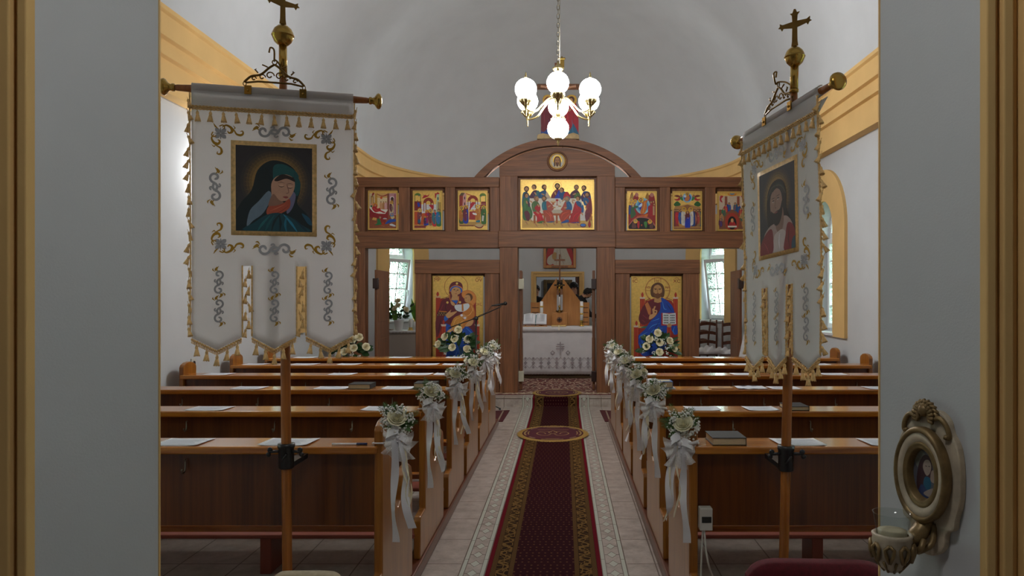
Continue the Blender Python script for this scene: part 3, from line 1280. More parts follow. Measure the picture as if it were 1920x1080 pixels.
# pen and the torn white note
pen = thing('pen', 'dark pen lying on the rearmost left pew beside the bouquet', 'pen', (wx(655, 3.22), 3.225, LEDGE + 0.006))
m = MB()
x = wx(655, 3.22)
m.tube([(x - 0.075, 3.222, LEDGE + 0.006), (x + 0.03, 3.226, LEDGE + 0.006)], 0.0045, 8)
put('barrel', m, M['paper'], pen)
m = MB()
m.tube([(x + 0.03, 3.226, LEDGE + 0.006), (x + 0.075, 3.228, LEDGE + 0.006)], 0.0055, 8)
put('cap', m, mottled('navy pen cap', (0.02, 0.03, 0.10)), pen)

# ------------------------------------------------------------------ flowers
def rose_mesh(name, mat, seed=1):
    rnd = random.Random(seed)
    m = MB()
    spec = [(0.10, 0.55, 3, 0.02), (0.20, 0.62, 4, 0.05), (0.32, 0.66, 5, 0.12), (0.46, 0.64, 5, 0.16), (0.62, 0.56, 6, 0.24), (0.74, 0.40, 7, 0.30)]
    for li, (r, h, n, fl) in enumerate(spec):
        for k in range(n):
            a0 = 2 * pi * (k + 0.37 * li) / n + rnd.uniform(-0.15, 0.15)
            wdt = 2 * pi / n * (0.75 if n > 3 else 0.7)
            hh = h * rnd.uniform(0.92, 1.05)

            def fn(u, v, a0=a0, wdt=wdt, r=r, hh=hh, fl=fl):
                a = a0 + (u - 0.5) * 2 * wdt * (0.55 + 0.45 * sin(pi * min(v * 0.9 + 0.1, 1)))
                edge = 1 - 0.22 * (2 * u - 1) ** 2
                rr = r * (0.35 + 0.75 * sin(pi * 0.5 * min(1, v * 1.5))) + fl * max(0, v - 0.55) ** 2 * 3.2 - 0.02 * (abs(2 * u - 1))
                return (rr * cos(a), rr * sin(a), hh * v * edge - 0.1 * max(0, v - 0.8) * fl * 6)
            m.grid(fn, 6, 6)
    m.lathe([(0.02, -0.25), (0.12, -0.1), (0.22, 0.02), (0.1, 0.1)], (0, 0, 0), 8)
    return m.mesh(name, mat)


ROSE = [rose_mesh('rose', M['rose'], 1), rose_mesh('rose', M['rose'], 5)]
ROSE_G = [rose_mesh('rose', M['rose_green'], 2)]


def add_rose(parent, p, r, direction, meshes=ROSE, rnd=random):
    o = bpy.data.objects.new('rose', rnd.choice(meshes))
    COL.objects.link(o)
    o.parent = parent
    o.location = Vector(p) - wloc(parent)
    o.scale = (r / 0.92,) * 3
    o.rotation_euler = Vector(direction).to_track_quat('Z', 'Y').to_euler()
    return o


def leaf_into(m, base, tip, wd, bend, n=6, nrm=None):
    base, tip = Vector(base), Vector(tip)
    d = tip - base
    side = d.cross(nrm or Vector((0, -1, 0.4)))
    side = side.normalized() if side.length > 1e-6 else Vector((1, 0, 0))
    up = side.cross(d).normalized()
    vs = []
    for i in range(n + 1):
        t = i / n
        w = wd * sin(pi * min(1, t * 0.92 + 0.06)) ** 0.8
        c = base + d * t + up * (bend * 4 * t * (1 - t))
        vs += [c - side * w, c + up * (-w * 0.35), c + side * w]
    fs = []
    for i in range(n):
        for k in (0, 1):
            fs.append((3 * i + k, 3 * i + k + 1, 3 * i + k + 4, 3 * i + k + 3))
    m.add(vs, fs, True)


def gyps_into(m, c, r, n, rnd, size=0.006, stem=None):
    for i in range(n):
        d = Vector((rnd.gauss(0, 1), rnd.gauss(0, 1), rnd.gauss(0, 1))).normalized() * r * rnd.uniform(0.4, 1)
        p = Vector(c) + d
        m.ball(p, size * rnd.uniform(0.6, 1.25), 6, 4)
        if stem is not None and i % 2 == 0:
            stem.tube([Vector(c) + d * 0.1, p], 0.0008, 3)


def fern_into(m, base, tip, rnd, n=16, wd=0.03):
    base, tip = Vector(base), Vector(tip)
    d = tip - base
    m.tube([base, base + d * 0.5 + Vector((0, 0, 0.006)), tip], 0.0012, 4)
    s = d.cross(Vector((0, 1, 0.3)))
    s = s.normalized() if s.length > 1e-6 else Vector((1, 0, 0))
    for i in range(n):
        t = 0.12 + 0.85 * i / n
        for q in (-1, 1):
            L = wd * (1 - t * 0.7)
            b = base + d * t
            leaf_into(m, b, b + s * q * L + d.normalized() * L * 0.7, L * 0.09, 0, 3)


# ------------------------------------------------------------------ pew-end bouquets
def bouquet(side, i, D):
    rnd = random.Random(100 + i * 7 + (side > 0) * 50)
    x = side * (AISLE - 0.03)
    y = D + 0.07
    z = 0.965 + rnd.uniform(-0.012, 0.012)
    if side < 0 and i == 0:
        x, z = -0.60, 0.968
    if side > 0 and i == 0:
        z = 0.943
    word = 'left' if side < 0 else 'right'
    root = thing('pew_bouquet', 'white rose bouquet with long ribbons on the end of the %s %s pew' % (PEWNAME[i], word), 'bouquet', (x, y, z - 0.5),
                 'ribboned bouquets on the pew ends')
    toward = Vector((-side * 0.3, -0.75, 0.75)).normalized()
    c = Vector((x, y - 0.02, z))
    add_rose(root, c + Vector((rnd.uniform(-0.008, 0.008), -0.02, 0.01)), 0.040, toward, ROSE_G, rnd)
    if i in (2, 3):
        add_rose(root, c + Vector((side * 0.045, 0.0, 0.025)), 0.030, toward + Vector((side * 0.5, 0, 0.1)), ROSE_G, rnd)
    g, st = MB(), MB()
    for k in range(13):
        a = 2 * pi * k / 13 + rnd.uniform(-0.3, 0.3)
        r = rnd.uniform(0.038, 0.066)
        gyps_into(g, c + Vector((cos(a) * r, -0.015 + rnd.uniform(-0.02, 0.02), sin(a) * r * 0.9 + 0.01)), 0.027, 24, rnd, 0.0044, st)
    put('filler_blossom', g, M['gyps'], root)
    f = MB()
    for k in range(8):
        a = rnd.uniform(-0.4, pi + 0.4)
        L = rnd.uniform(0.075, 0.11)
        fern_into(f, c, c + Vector((cos(a) * L, rnd.uniform(-0.03, 0.03), sin(a) * L)), rnd)
    for k in range(7):
        a = rnd.uniform(0, 2 * pi)
        leaf_into(f, c, c + Vector((cos(a) * 0.075, -0.01, sin(a) * 0.075)), 0.014, 0.01)
    put('fern', f, M['fern'], root)
    put('stem', st, M['fern'], root)
    # tulle bow
    t = MB()
    kn = c + Vector((-side * 0.012, -0.015, -0.075))
    for k in range(6):
        a = -pi / 2 + (k - 2.5) * 0.55 + rnd.uniform(-0.15, 0.15)
        if k in (2, 3):
            L = rnd.uniform(0.07, 0.1)
        else:
            L = rnd.uniform(0.055, 0.075)
        dv = Vector((cos(a) * L, rnd.uniform(-0.035, 0.01), sin(a) * L))

        def fn(u, v, dv=dv, ph=rnd.uniform(0, 6)):
            w = 0.045 * (0.15 + v) * (u - 0.5) * 2
            sd = dv.cross(Vector((0, 1, 0))).normalized()
            return kn + dv * v + sd * w + Vector((0, -0.012 * sin(u * 14 + ph) * v - 0.02 * sin(pi * v), 0))
        t.grid(fn, 14, 5)
    put('tulle_bow', t, M['tulle'], root)
    # satin bow loops and long satin tails
    b = MB()
    for q in (-1, 1):
        pts = []
        for k in range(11):
            a = pi * k / 10
            pts.append(kn + Vector((q * sin(a) * 0.05 * (1.1 if q * side > 0 else 0.8), -0.02 - 0.012 * sin(2 * a), 0.014 - q * 0.012 + 0.03 * cos(a) * 0.6 - 0.01 * sin(a))))
        b.strip(pts, Vector((0, 0.012, 0.016)))
    b.ball(kn + Vector((0, -0.022, 0.01)), 0.013, 10, 6)
    put('satin_bow', b, M['satin'], root)

    def tail(name, mat, x0, L, wd, amp, ph, drift, curl=0.0):
        r = MB()
        pts, ws = [], []
        n = 22
        for k in range(n + 1):
            v = k / n
            off = Vector((x0 + drift * v + amp * sin(v * 7 + ph) * v, -0.022 - 0.012 * sin(v * 9 + ph) - 0.02 * v, -L * v))
            pts.append(kn + off)
            an = 0.9 * sin(v * 5 + ph) + curl * v
            ws.append(Vector((cos(an) * wd, sin(an) * wd, 0)))
        r.strip(pts, ws)
        return put(name, r, mat, root)
    Ls = rnd.uniform(0.40, 0.47) if i < 3 else rnd.uniform(0.34, 0.42)
    tail('satin_tail', M['satin'], side * 0.014, Ls, 0.017, 0.010, rnd.uniform(0, 3), side * 0.004)
    tail('satin_tail', M['satin'], -side * 0.018, Ls * rnd.uniform(0.74, 0.88), 0.018, 0.014, rnd.uniform(0, 3), -side * rnd.uniform(0.03, 0.055), 1.0)
    for k in range(3):
        tail('cream_tail', M['cream_ribbon'], -side * rnd.uniform(0.01, 0.03), rnd.uniform(0.2, 0.33), 0.0045, 0.018, rnd.uniform(0, 6), -side * rnd.uniform(-0.01, 0.05), 3.0)
    s = MB()
    zt = 0.875
    s.tube([(side * (AISLE - 0.004), D + 0.03 - 0.004, zt), (side * (AISLE + 0.042), D + 0.03 - 0.004, zt)], 0.0035, 6)
    s.tube([(side * (AISLE - 0.004), D + 0.026, zt), kn], 0.003, 6)
    s.tube([(side * (AISLE + 0.042), D + 0.026, zt), (side * (AISLE + 0.046), D + 0.1, zt - 0.006)], 0.0035, 6)
    put('tie_string', s, M['satin'], root)


for i, D in enumerate(ROWS):
    bouquet(-1, i, D)
    bouquet(1, i, D)

# ------------------------------------------------------------------ carpet runner, round rugs, small mats
m = MB()
prf = [(2.95, 0.008)] + [(2.95 + (STEP_Y - 0.04 - 2.95) * k / 30, 0.008) for k in range(1, 31)] + [(STEP_Y - 0.018, 0.018), (STEP_Y - 0.012, 0.05), (STEP_Y - 0.012, STEP_Z - 0.01), (STEP_Y, STEP_Z + 0.008), (STEP_Y + 0.28, STEP_Z + 0.008)]
vs = []
for y, z in prf:
    vs += [(-0.317, y, z), (0.317, y, z)]
m.add(vs, [(2 * i, 2 * i + 1, 2 * i + 3, 2 * i + 2) for i in range(len(prf) - 1)])
o = put('carpet_runner', m, M['runner'], local=True, solid=0.006)
o.location.x = 0.012
tag(o, 'long dark red runner with gold borders down the aisle', 'carpet')


def oval_rug(label, cx, cy, rx, ry, z, over):
    root = thing('oval_rug', label, 'rug', (cx, cy, z), 'fringed oval rugs on the runner')
    f = MB()
    n = 48

    def zz(y):
        return z - max(0, (over - y)) * 0.9 if over else z
    ring = lambda k, s, up: (cx + rx * s * cos(2 * pi * k / n), cy + ry * s * sin(2 * pi * k / n), zz(cy + ry * s * sin(2 * pi * k / n)) + up)
    f.grid(lambda u, v: ring(u * n, max(0.01, v * 0.87), 0.006), n, 8, closed_u=True)
    put('field', f, M['rug_field'], root, solid=0.004)
    g = MB()
    rnd = random.Random(int(cy * 10))
    g.grid(lambda u, v: ring(u * n, 0.87 + v * 0.05, 0.0075 - 0.0005 * v), n, 1, closed_u=True)
    for k in range(420):
        a = 2 * pi * k / 420
        c0 = Vector((cx + rx * 0.9 * cos(a), cy + ry * 0.9 * sin(a), 0))
        s1 = rnd.uniform(0.985, 1.04)
        c1 = Vector((cx + rx * s1 * cos(a + rnd.uniform(-0.01, 0.01)), cy + ry * s1 * sin(a), 0))
        c0.z, c1.z = zz(c0.y) + 0.007, zz(c1.y) + 0.003
        t = Vector((-sin(a), cos(a), 0)) * 0.006
        g.add([c0 - t, c0 + t, c1 + t * 0.7, c1 - t * 0.7], [(0, 1, 2, 3)])
    put('fringe', g, M['rug_gold'], root)
    P = Paint((-1, -1, 1, 1), 2 * rx, 2 * ry, 1e-5)
    gold = '#a08248'
    for s in (0.80,):
        for q in range(4):
            a = q * 90
            pts = [(s * cos(radians(a + d)), s * sin(radians(a + d))) for d in range(-22, 23, 4)]
            P.line(pts, 0.05, gold)
            pts = [(0.70 * cos(radians(a + d)), 0.70 * sin(radians(a + d))) for d in range(-16, 17, 4)]
            P.line(pts, 0.03, gold)
        for q in range(4):
            a = q * 90 + 45
            pts = [(s * cos(radians(a + d)), s * sin(radians(a + d))) for d in range(-9, 10, 3)]
            P.line(pts, 0.06, '#8f6f52')
    for q in (-1, 1):
        P.line([(q * 0.05, 0.15), (q * 0.15, 0.30), (q * 0.32, 0.28), (q * 0.45, 0.10), (q * 0.40, -0.06), (q * 0.25, -0.02), (q * 0.2, 0.12)], 0.035, gold, 4)
        P.line([(q * 0.02, -0.1), (q * 0.2, -0.22), (q * 0.4, -0.2)], 0.03, gold, 4)
        P.line([(0, 0.1), (q * 0.12, -0.05), (0, -0.3)], 0.03, gold, 4)
    P.line([(-0.45, -0.4), (0, -0.46), (0.45, -0.4)], 0.04, '#8f6f52', 4)
    if not over:
        P.put('embroidery', root, Matrix.Translation((cx, cy - ry, z + 0.0085)) @ Matrix.Rotation(-pi / 2, 4, 'X'))
    else:
        P.put('embroidery', root, Matrix.Translation((cx, cy - ry, z + 0.0085)) @ Matrix.Rotation(-pi / 2, 4, 'X'))
    return root


oval_rug('maroon oval rug with gold fringe lying on the aisle runner', 0.0, 8.2, 0.385, 0.48, 0.012, 0)
oval_rug('maroon oval rug with gold fringe on the sanctuary step', 0.022, STEP_Y + 0.40, 0.345, 0.40, STEP_Z + 0.012, 0)
for s, word in ((-1, 'left'), (1, 'right')):
    m = MB()
    x0 = s * 0.62
    m.prism([(x0, 9.05), (s * 1.9, 9.05), (s * 1.9, 9.55), (s * 0.60, 9.95), (s * 0.60, 9.95)][:4], 0.0, 0.009, XY)
    o = put('floor_mat', m, M['mat_red'])
    tag(o, 'dark red mat on the floor in front of the frontmost %s pew' % word, 'mat')
    P = Paint((0, 0, 1, 1), 0.02, 0.8)
    P.rect(0, 0, 1, 1, '#8f7f6a')
    P.put('edge_stripe', o, Matrix.Translation((s * 0.68, 9.08, 0.0095)) @ Matrix.Rotation(-pi / 2, 4, 'X'))
m = MB()
m.box(-1.06 - 0.08, 1.06 + 0.08, STEP_Y + 0.30, 13.1, STEP_Z, STEP_Z + 0.007)
o = put('oriental_rug', m, M['oriental'])
tag(o, 'red patterned oriental rug on the platform in front of the altar', 'rug')

# ------------------------------------------------------------------ small things by the rear pews
hb = thing('heater_control', 'small white control box with dark display behind the rearmost right pew', 'control box', (wx(1325, 3.2), 3.2, 0.50))
m = MB()
x0, x1, z0, z1 = wx(1312, 3.19), wx(1336, 3.19), wz(995, 3.19), wz(953, 3.19)
m.box(x0, x1, 3.185, 3.235, z0, z1)
put('case', m, M['plastic'], hb, bevel=0.004)
m = MB()
m.box(x0 + 0.008, x1 - 0.006, 3.1835, 3.186, z0 + 0.035, z1 - 0.035)
put('display', m, M['screen'], hb)
m = MB()
m.tube(crom([(x0 + 0.02, 3.2, z0 + 0.01), (x0 + 0.04, 3.18, 0.35), (x0 + 0.15, 3.3, 0.15), (x0 + 0.30, 3.15, 0.02), (x0 + 0.55, 3.1, 0.006)], 6, False), 0.004, 6)
m.tube(crom([(x0 + 0.015, 3.2, z0 + 0.01), (x0 + 0.005, 3.19, 0.3), (x0 + 0.01, 3.18, 0.02)], 6, False), 0.004, 6)
put('cable', m, M['plastic'], hb)

# wall socket
sk = thing('wall_socket', 'white wall socket on the left wall beside a pew end', 'socket', (-HW, wx(0, 1) * 0 + 6.59, 0.9))
m = MB()
m.box(-HW, -HW + 0.012, 6.54, 6.62, wz(691, 6.59), wz(672, 6.59))
put('plate', m, M['plastic'], sk, bevel=0.003)
m = MB()
m.lathe([(0.022, -0.002), (0.022, 0.003), (0.018, 0.003)], (-HW + 0.013, 6.58, wz(681, 6.59)), 14, 0, Matrix.Rotation(pi / 2, 4, 'Y'))
put('socket_well', m, M['black_metal'], sk)


# upholstered seats at the very front of the view
def seat_back(name, label, x0, x1, y, ztop, mat, tilt, sag):
    root = thing(name, label, 'chair', ((x0 + x1) / 2, y, 0))
    w = x1 - x0

    def fn(u, v):
        # closed section of a padded back, u around, v across
        a = 2 * pi * u
        xx = x0 + w * v
        e = 1 - abs(2 * v - 1) ** 8
        zt = ztop - sag * v - 0.05 * (1 - e)
        return (xx, y + 0.045 * cos(a) * (0.75 + 0.25 * e) + tilt * (v - 0.5), 0.42 + (zt - 0.42) * (0.5 + 0.5 * max(-1, min(1, 1.25 * sin(a)))) - 0.012 * (1 - sin(a)))
    m = MB()
    m.grid(fn, 28, 24, closed_u=True)
    for v in (0, 1):
        m.add([fn(i / 28, v) for i in range(28)], [tuple(range(28))], True)
    put('backrest', m, mat, root)
    m = MB()
    m.box(x0 + 0.01, x1 - 0.01, y - 0.42, y - 0.02, 0.38, 0.46)
    put('seat', m, mat, root, bevel=0.03, seg=3)
    for a, b in ((x0 + 0.03, y - 0.02), (x1 - 0.03, y - 0.02), (x0 + 0.03, y - 0.38), (x1 - 0.03, y - 0.38)):
        m = MB()
        m.tube([(a, b, 0), (a, b, 0.40)], [0.014, 0.02], 8)
        put('leg', m, M['chairwood'], root)
    return root


seat_back('velvet_chair', 'chair with dark red velvet back at the lower right beside the doorway', wx(1398, 2.5), wx(1398, 2.5) + 0.50, 2.52, wz(1046, 2.5), M['velvet'], 0.06, 0.03)
seat_back('upholstered_chair', 'chair with low beige back in front of the left banner pole', wx(503, 2.5), wx(644, 2.5), 2.5, wz(1073, 2.5), M['beige_fab'], 0.0, -0.0)
# ================================================================== THE ICON SCREEN
DI = 10.77
PXM = DI / F


def ix(px):
    return wx(px, DI)


def iz(py):
    return wz(py, DI)


scr = thing('icon_screen', 'brown wooden icon screen across the sanctuary with arched centre and square openings', 'icon screen', (0, DI + 0.1, STEP_Z))


def beam(name, x0, x1, y0, y1, mat, front=0.0, deep=0.2, bev=0.008):
    m = MB()
    m.box(ix(x0), ix(x1), DI - front, DI - front + deep + front, iz(y0), iz(y1))
    return put(name, m, mat, scr, bevel=bev)


zf = VY + (EYE - STEP_Z) * F / DI      # pixel row of the platform at the screen
for a, b in ((937, 971), (1119, 1153)):
    beam('column', a, b, 463, zf, M['ico_z'], 0.03, 0.26)
beam('lower_beam', 935, 1154, 433, 464, M['ico_x'], 0.045, 0.22)
for a, b in ((634, 936), (1153, 1456)):
    beam('top_beam', a, b, 332, 351, M['ico_x'], 0.0)
    beam('lower_beam', a, b, 434, 465, M['ico_x'], 0.0)
for a, b in ((655, 683), (747, 768), (834, 853), (918, 937), (1153, 1172), (1237, 1257), (1322, 1342), (1406, 1436)):
    beam('post', a, b, 350, 435, M['ico_z'], -0.012)
for a, b in ((655, 684), (1406, 1436)):
    beam('end_post', a, b, 464, zf, M['ico_z'], -0.005)
for a, b in ((937, 971), (1119, 1153)):
    beam('post', a, b, 330, 434, M['ico_z'], 0.02)
# arched head board with the round recess
m = MB()
R_ = 187 * PXM
cxp, top = ix(1044.5), iz(277.5)
half = 108 * PXM
a = math.degrees(math.asin(half / R_))
pl = arc(cxp, top - R_, R_, 90 - a, 90 + a, 24) + [(cxp - half, iz(331)), (cxp + half, iz(331))]
m.prism(pl, DI - 0.02, DI + 0.16, XZ)
put('arched_head_board', m, M['ico_x'], scr, bevel=0.006)
m = MB()
m.lathe([(0.112, 0), (0.14, 0), (0.148, 0.012), (0.14, 0.022), (0.128, 0.02), (0.118, 0.006)], (ix(1045), DI - 0.02, iz(303)), 32, 0, Matrix.Rotation(pi / 2, 4, 'X'))
put('round_moulding', m, M['ico_x'], scr)
# free arch behind the head board
m = MB()
Ro, cz = 205 * PXM, iz(258) - 205 * PXM
a = math.degrees(math.acos((iz(334) - cz) / Ro))
ti = Ro - 0.105
ai = math.degrees(math.acos(min(1, (iz(334) - cz) / ti)))
N = 36
ou = arc(cxp + 0.01, cz, Ro, 90 - a, 90 + a, N)
inn = arc(cxp + 0.01, cz, ti, 90 - ai, 90 + ai, N)
for i in range(N):
    m.prism([ou[i], ou[i + 1], inn[i + 1], inn[i]], DI + 0.03, DI + 0.19, XZ)
put('free_arch', m, M['ico_x'], scr)
m = MB()
m.tube([(ix(1055), DI + 0.1, iz(279)), (ix(1055), DI + 0.1, iz(268))], 0.004, 6)
put('tie_rod', m, M['black_metal'], scr)
# large side frames
for a, b, c, d in ((778, 937, 808, 909), (1153, 1312, 1181, 1281)):
    beam('lintel', a, b, 487, 513, M['ico_x'], 0.02)
    beam('post', a + 1, c, 512, zf, M['ico_z'], 0.0)
    beam('post', d, b - 1, 512, zf, M['ico_z'], 0.0)
    beam('rail', c - 2, d + 2, 690, zf, M['ico_x'], -0.01)
# rebates behind the icons, leaving a thin gap on one side
ICO = [(683, 747, 351, 434, 690, 745.5, 357.5, 431, 1), (768, 834, 351, 434, 774, 829.5, 357.5, 431, 1), (853, 918, 351, 434, 858.5, 914, 357.5, 431, 1),
       (1172, 1237, 351, 434, 1176, 1231.5, 358.5, 432, -1), (1257, 1322, 351, 434, 1261, 1316.5, 358.5, 432, -1), (1342, 1406, 351, 434, 1345, 1400.5, 359, 433, -1),
       (971, 1119, 330, 434, 976, 1114, 337, 430.5, 1), (808, 909, 512, 692, 811, 906, 517, 678, 1), (1181, 1281, 512, 692, 1183.5, 1278, 518, 678, -1)]
for a, b, c, d, p, q, u, v, gap in ICO:
    m = MB()
    y0, y1 = DI + 0.10, DI + 0.15
    l, r = (p + 1.5, q + 1.3) if gap > 0 else (p - 1.3, q - 1.5)
    m.box(ix(a - 1), ix(l), y0, y1, iz(d), iz(c))
    m.box(ix(r), ix(b + 1), y0, y1, iz(d), iz(c))
    m.box(ix(l), ix(r), y0, y1, iz(u + 1.5), iz(c - 1))
    m.box(ix(l), ix(r), y0, y1, iz(d + 1), iz(v - 1.0))
    put('rebate', m, M['ico_z'], scr)
# folded-back doors
def door_leaf(px, y0, z1px, swing, label, name, hinge_mat, width=0.5, panels=True, base=STEP_Z + 0.02):
    x = ix(px)
    root = thing(name, label, 'door', (x, DI + 0.2, base))
    T = Matrix.Translation((x, DI + y0, 0)) @ Matrix.Rotation(swing, 4, 'Z')
    m = MB()
    z1 = iz(z1px)
    m.box(-0.02, 0.02, 0, width, base, z1, M=T)
    leaf = put('leaf', m, M['ico_z'], root, bevel=0.006)
    if panels:
        for s in (-1, 1):
            m = MB()
            for za, zb in ((base + 0.12, base + 0.75), (base + 1.0, z1 - 0.12)):
                m.box(s * 0.016, s * 0.026, 0.09, width - 0.09, za, zb, M=T)
            put('raised_panel', m, M['ico_z'], leaf, bevel=0.012)
    for z in (base + 0.2, z1 - 0.2):
        m = MB()
        m.box(-0.035, 0.035, -0.055, 0.035, z - 0.075, z + 0.075, M=T)
        m.tube([T @ Vector((0.035, -0.01, z - 0.08)), T @ Vector((0.035, -0.01, z + 0.08))], 0.012, 8)
        put('hinge', m, hinge_mat, root, bevel=0.004)
    return root


door_leaf(974.5, 0.24, 506, radians(2), 'left half of the holy doors, folded back behind its column', 'sanctuary_door', M['hinge_white'])
door_leaf(1114.5, 0.24, 506, radians(-2), 'right half of the holy doors, folded back behind its column', 'sanctuary_door', M['hinge_brown'])
door_leaf(699, 0.18, 505, radians(0), 'open brown panelled side door left of the altar screen', 'side_door', M['hinge_brown'], 0.75)
door_leaf(1394, 0.18, 505, radians(-3), 'open brown panelled side door right of the altar screen, half behind the banner', 'side_door', M['hinge_brown'], 0.75)


# ------------------------------------------------------------------ painted icons
SKIN, GOLD = '#b98a5e', (*hx('#d9b565'), 1.0)


def gold_alpha(h):
    return (*hx(h), 0.8)


def shade(h, f):
    c = hx(h)
    return tuple(min(1, x * f) for x in c)


def head(P, x, y, r, hair='#4a2a16', beard=False, halo=None, dx=0.0, veil=None, edge='#7a2a18'):
    if halo:
        P.ell(x, y, r * 1.9, r * 1.9, edge)
        P.ell(x, y, r * 1.75, r * 1.75, gold_alpha(halo))
    if veil:
        P.smooth([(x - r * 1.15, y + r * 1.6), (x - r * 1.15, y - r * 0.3), (x, y - r * 1.25), (x + r * 1.15, y - r * 0.3), (x + r * 1.15, y + r * 1.6)], veil)
    else:
        P.ell(x, y - r * 0.12, r * 1.05, r * 1.08, hair)
    P.ell(x + dx * r, y + r * 0.15, r * 0.68, r * 0.92, SKIN)
    if beard:
        P.smooth([(x + dx * r - r * 0.68, y + r * 0.3), (x + dx * r, y + r * 0.55), (x + dx * r + r * 0.68, y + r * 0.3), (x + dx * r + r * 0.3, y + r * 1.2), (x + dx * r - r * 0.3, y + r * 1.2)], hair)
    e = dx * 1.25 * r
    for q in (-1, 1):
        P.rect(x + e + q * r * 0.3 - r * 0.13, y - r * 0.02, x + e + q * r * 0.3 + r * 0.13, y + r * 0.1, '#2a160c')
    P.rect(x + e - r * 0.05, y + r * 0.05, x + e + r * 0.07, y + r * 0.4, '#8a5a38')
    P.rect(x + e - r * 0.18, y + r * 0.55, x + e + r * 0.18, y + r * 0.63, '#7a3424')


def stand(P, x, y, h, robe, mantle=None, **kw):
    """standing figure, feet at (x, y)"""
    r = h * 0.075
    w = h * 0.15
    P.rect(x - w * 0.6, y - r * 0.5, x - w * 0.1, y, '#9a6a44')
    P.rect(x + w * 0.1, y - r * 0.5, x + w * 0.6, y, '#9a6a44')
    P.smooth([(x - w * 0.5, y - h * 0.84), (x + w * 0.5, y - h * 0.84), (x + w * 0.95, y - h * 0.72), (x + w, y - h * 0.45), (x + w * 0.85, y - h * 0.03), (x - w * 0.85, y - h * 0.03), (x - w, y - h * 0.45), (x - w * 0.95, y - h * 0.72)], robe)
    if mantle:
        P.smooth([(x - w * 0.5, y - h * 0.83), (x - w * 0.1, y - h * 0.8), (x + w * 0.75, y - h * 0.48), (x + w * 0.5, y - h * 0.2), (x - w * 0.4, y - h * 0.13), (x - w * 1.05, y - h * 0.4), (x - w * 1.0, y - h * 0.72)], mantle)
        P.line([(x - w * 0.7, y - h * 0.7), (x - w * 0.4, y - h * 0.4), (x - w * 0.6, y - h * 0.2)], h * 0.012, shade(mantle, 1.9), 3)
    for q in (-0.4, 0.1, 0.5):
        P.line([(x + w * q, y - h * 0.6), (x + w * q * 1.2, y - h * 0.06)], h * 0.010, shade(robe, 0.5))
    P.line([(x + w * 0.3, y - h * 0.5), (x + w * 0.45, y - h * 0.08)], h * 0.010, shade(robe, 1.9))
    P.ell(x + w * 0.15, y - h * 0.58, r * 0.5, r * 0.35, SKIN)
    head(P, x, y - h * 0.91, r, **kw)


def panel(name, label, cat, px0, py0, px1, py1, depth, group=None, thick=0.022, D=None):
    """gilded board with a recessed painted field; returns (root, Paint, place)"""
    D = D or DI + depth
    x0, x1, z0, z1 = wx(px0, D), wx(px1, D), wz(py1, D), wz(py0, D)
    root = thing(name, label, cat, ((x0 + x1) / 2, D, z0), group)
    m = MB()
    m.box(x0, x1, D, D + thick, z0, z1)
    put('gilded_board', m, M['gold'], root, bevel=0.003)
    return root, x0, x1, z0, z1, D


def finish(P, root, x0, x1, z0, D, nm='painting'):
    P.put(nm, root, Matrix.Translation(((x0 + x1) / 2, D - 0.001, z0)))


def border(P, b, wd, col=None):
    u0, v0, u1, v1 = b
    c = col or GOLD
    P.rect(u0, v0, u1, v0 + wd, c)
    P.rect(u0, v1 - wd, u1, v1, c)
    P.rect(u0, v0, u0 + wd, v1, c)
    P.rect(u1 - wd, v0, u1, v1, c)
    P.line([(u0 + wd, v0 + wd), (u1 - wd, v0 + wd), (u1 - wd, v1 - wd), (u0 + wd, v1 - wd), (u0 + wd, v0 + wd)], wd * 0.15, '#8a6a2c')


# 1 birth scene ------------------------------------------------------
b = (118, 92, 775, 970)
root, x0, x1, z0, z1, D = panel('icon', 'gilded icon of a figure in red on a bed, leftmost of the upper row', 'icon', 690, 357.5, 745.5, 431, 0.07, 'small icons of the upper row')
P = Paint(b, x1 - x0, z1 - z0)
P.rect(150, 150, 745, 935, '#caa060')
P.rect(150, 600, 745, 935, '#8a4a2c')
for k in range(16):
    P.line([(165 + (k * 97) % 540, 680 + (k * 53) % 230), (230 + (k * 97) % 520, 700 + (k * 53) % 230)], 16, ['#6a3420', '#b07048', '#c88c60'][k % 3], taper=True)
P.rect(150, 150, 270, 600, '#c9b490')
P.rect(180, 230, 245, 420, '#8a6a34')
P.ell(212, 232, 33, 30, '#8a6a34')
P.rect(196, 240, 228, 420, '#caa060')
P.rect(275, 160, 325, 480, '#b88a30')
P.rect(325, 250, 545, 510, '#d6c29a')
P.rect(300, 240, 545, 250, '#c9a44c')
P.smooth([(320, 160), (440, 205), (590, 150), (560, 190), (440, 222), (340, 185)], '#8c1a24')
P.smooth([(225, 140), (260, 150), (230, 205), (205, 190)], '#8c1a24')
P.rect(545, 155, 590, 640, '#7a4430')
P.rect(590, 150, 745, 640, '#b7848c')
P.rect(605, 230, 700, 600, '#d9c4c8')
P.ell(652, 262, 46, 46, '#d9c4c8')
P.rect(622, 270, 690, 600, '#6a3c20')
P.ell(656, 268, 32, 34, '#3a2a20')
P.rect(700, 170, 735, 620, '#9a5a68')
P.ell(414, 252, 28, 28, '#c8521c')
stand(P, 640, 600, 270, '#c9b48a', '#5a2434', halo='#d9b040')
for q, c in ((405, '#c89468'), (465, '#b07a4c'), (515, '#c88f90')):
    stand(P, q, 520, 190, c, '#d0a0a0' if q > 500 else None)
P.poly([(150, 470), (235, 560), (330, 605), (490, 610), (560, 540), (565, 720), (400, 735), (200, 700), (155, 680)], '#8a141c')
P.poly([(150, 450), (180, 455), (260, 560), (350, 570), (400, 510), (560, 515), (500, 610), (350, 605), (240, 575), (160, 490)], '#dcdcd2')
P.ell(215, 405, 32, 30, '#d08a70')
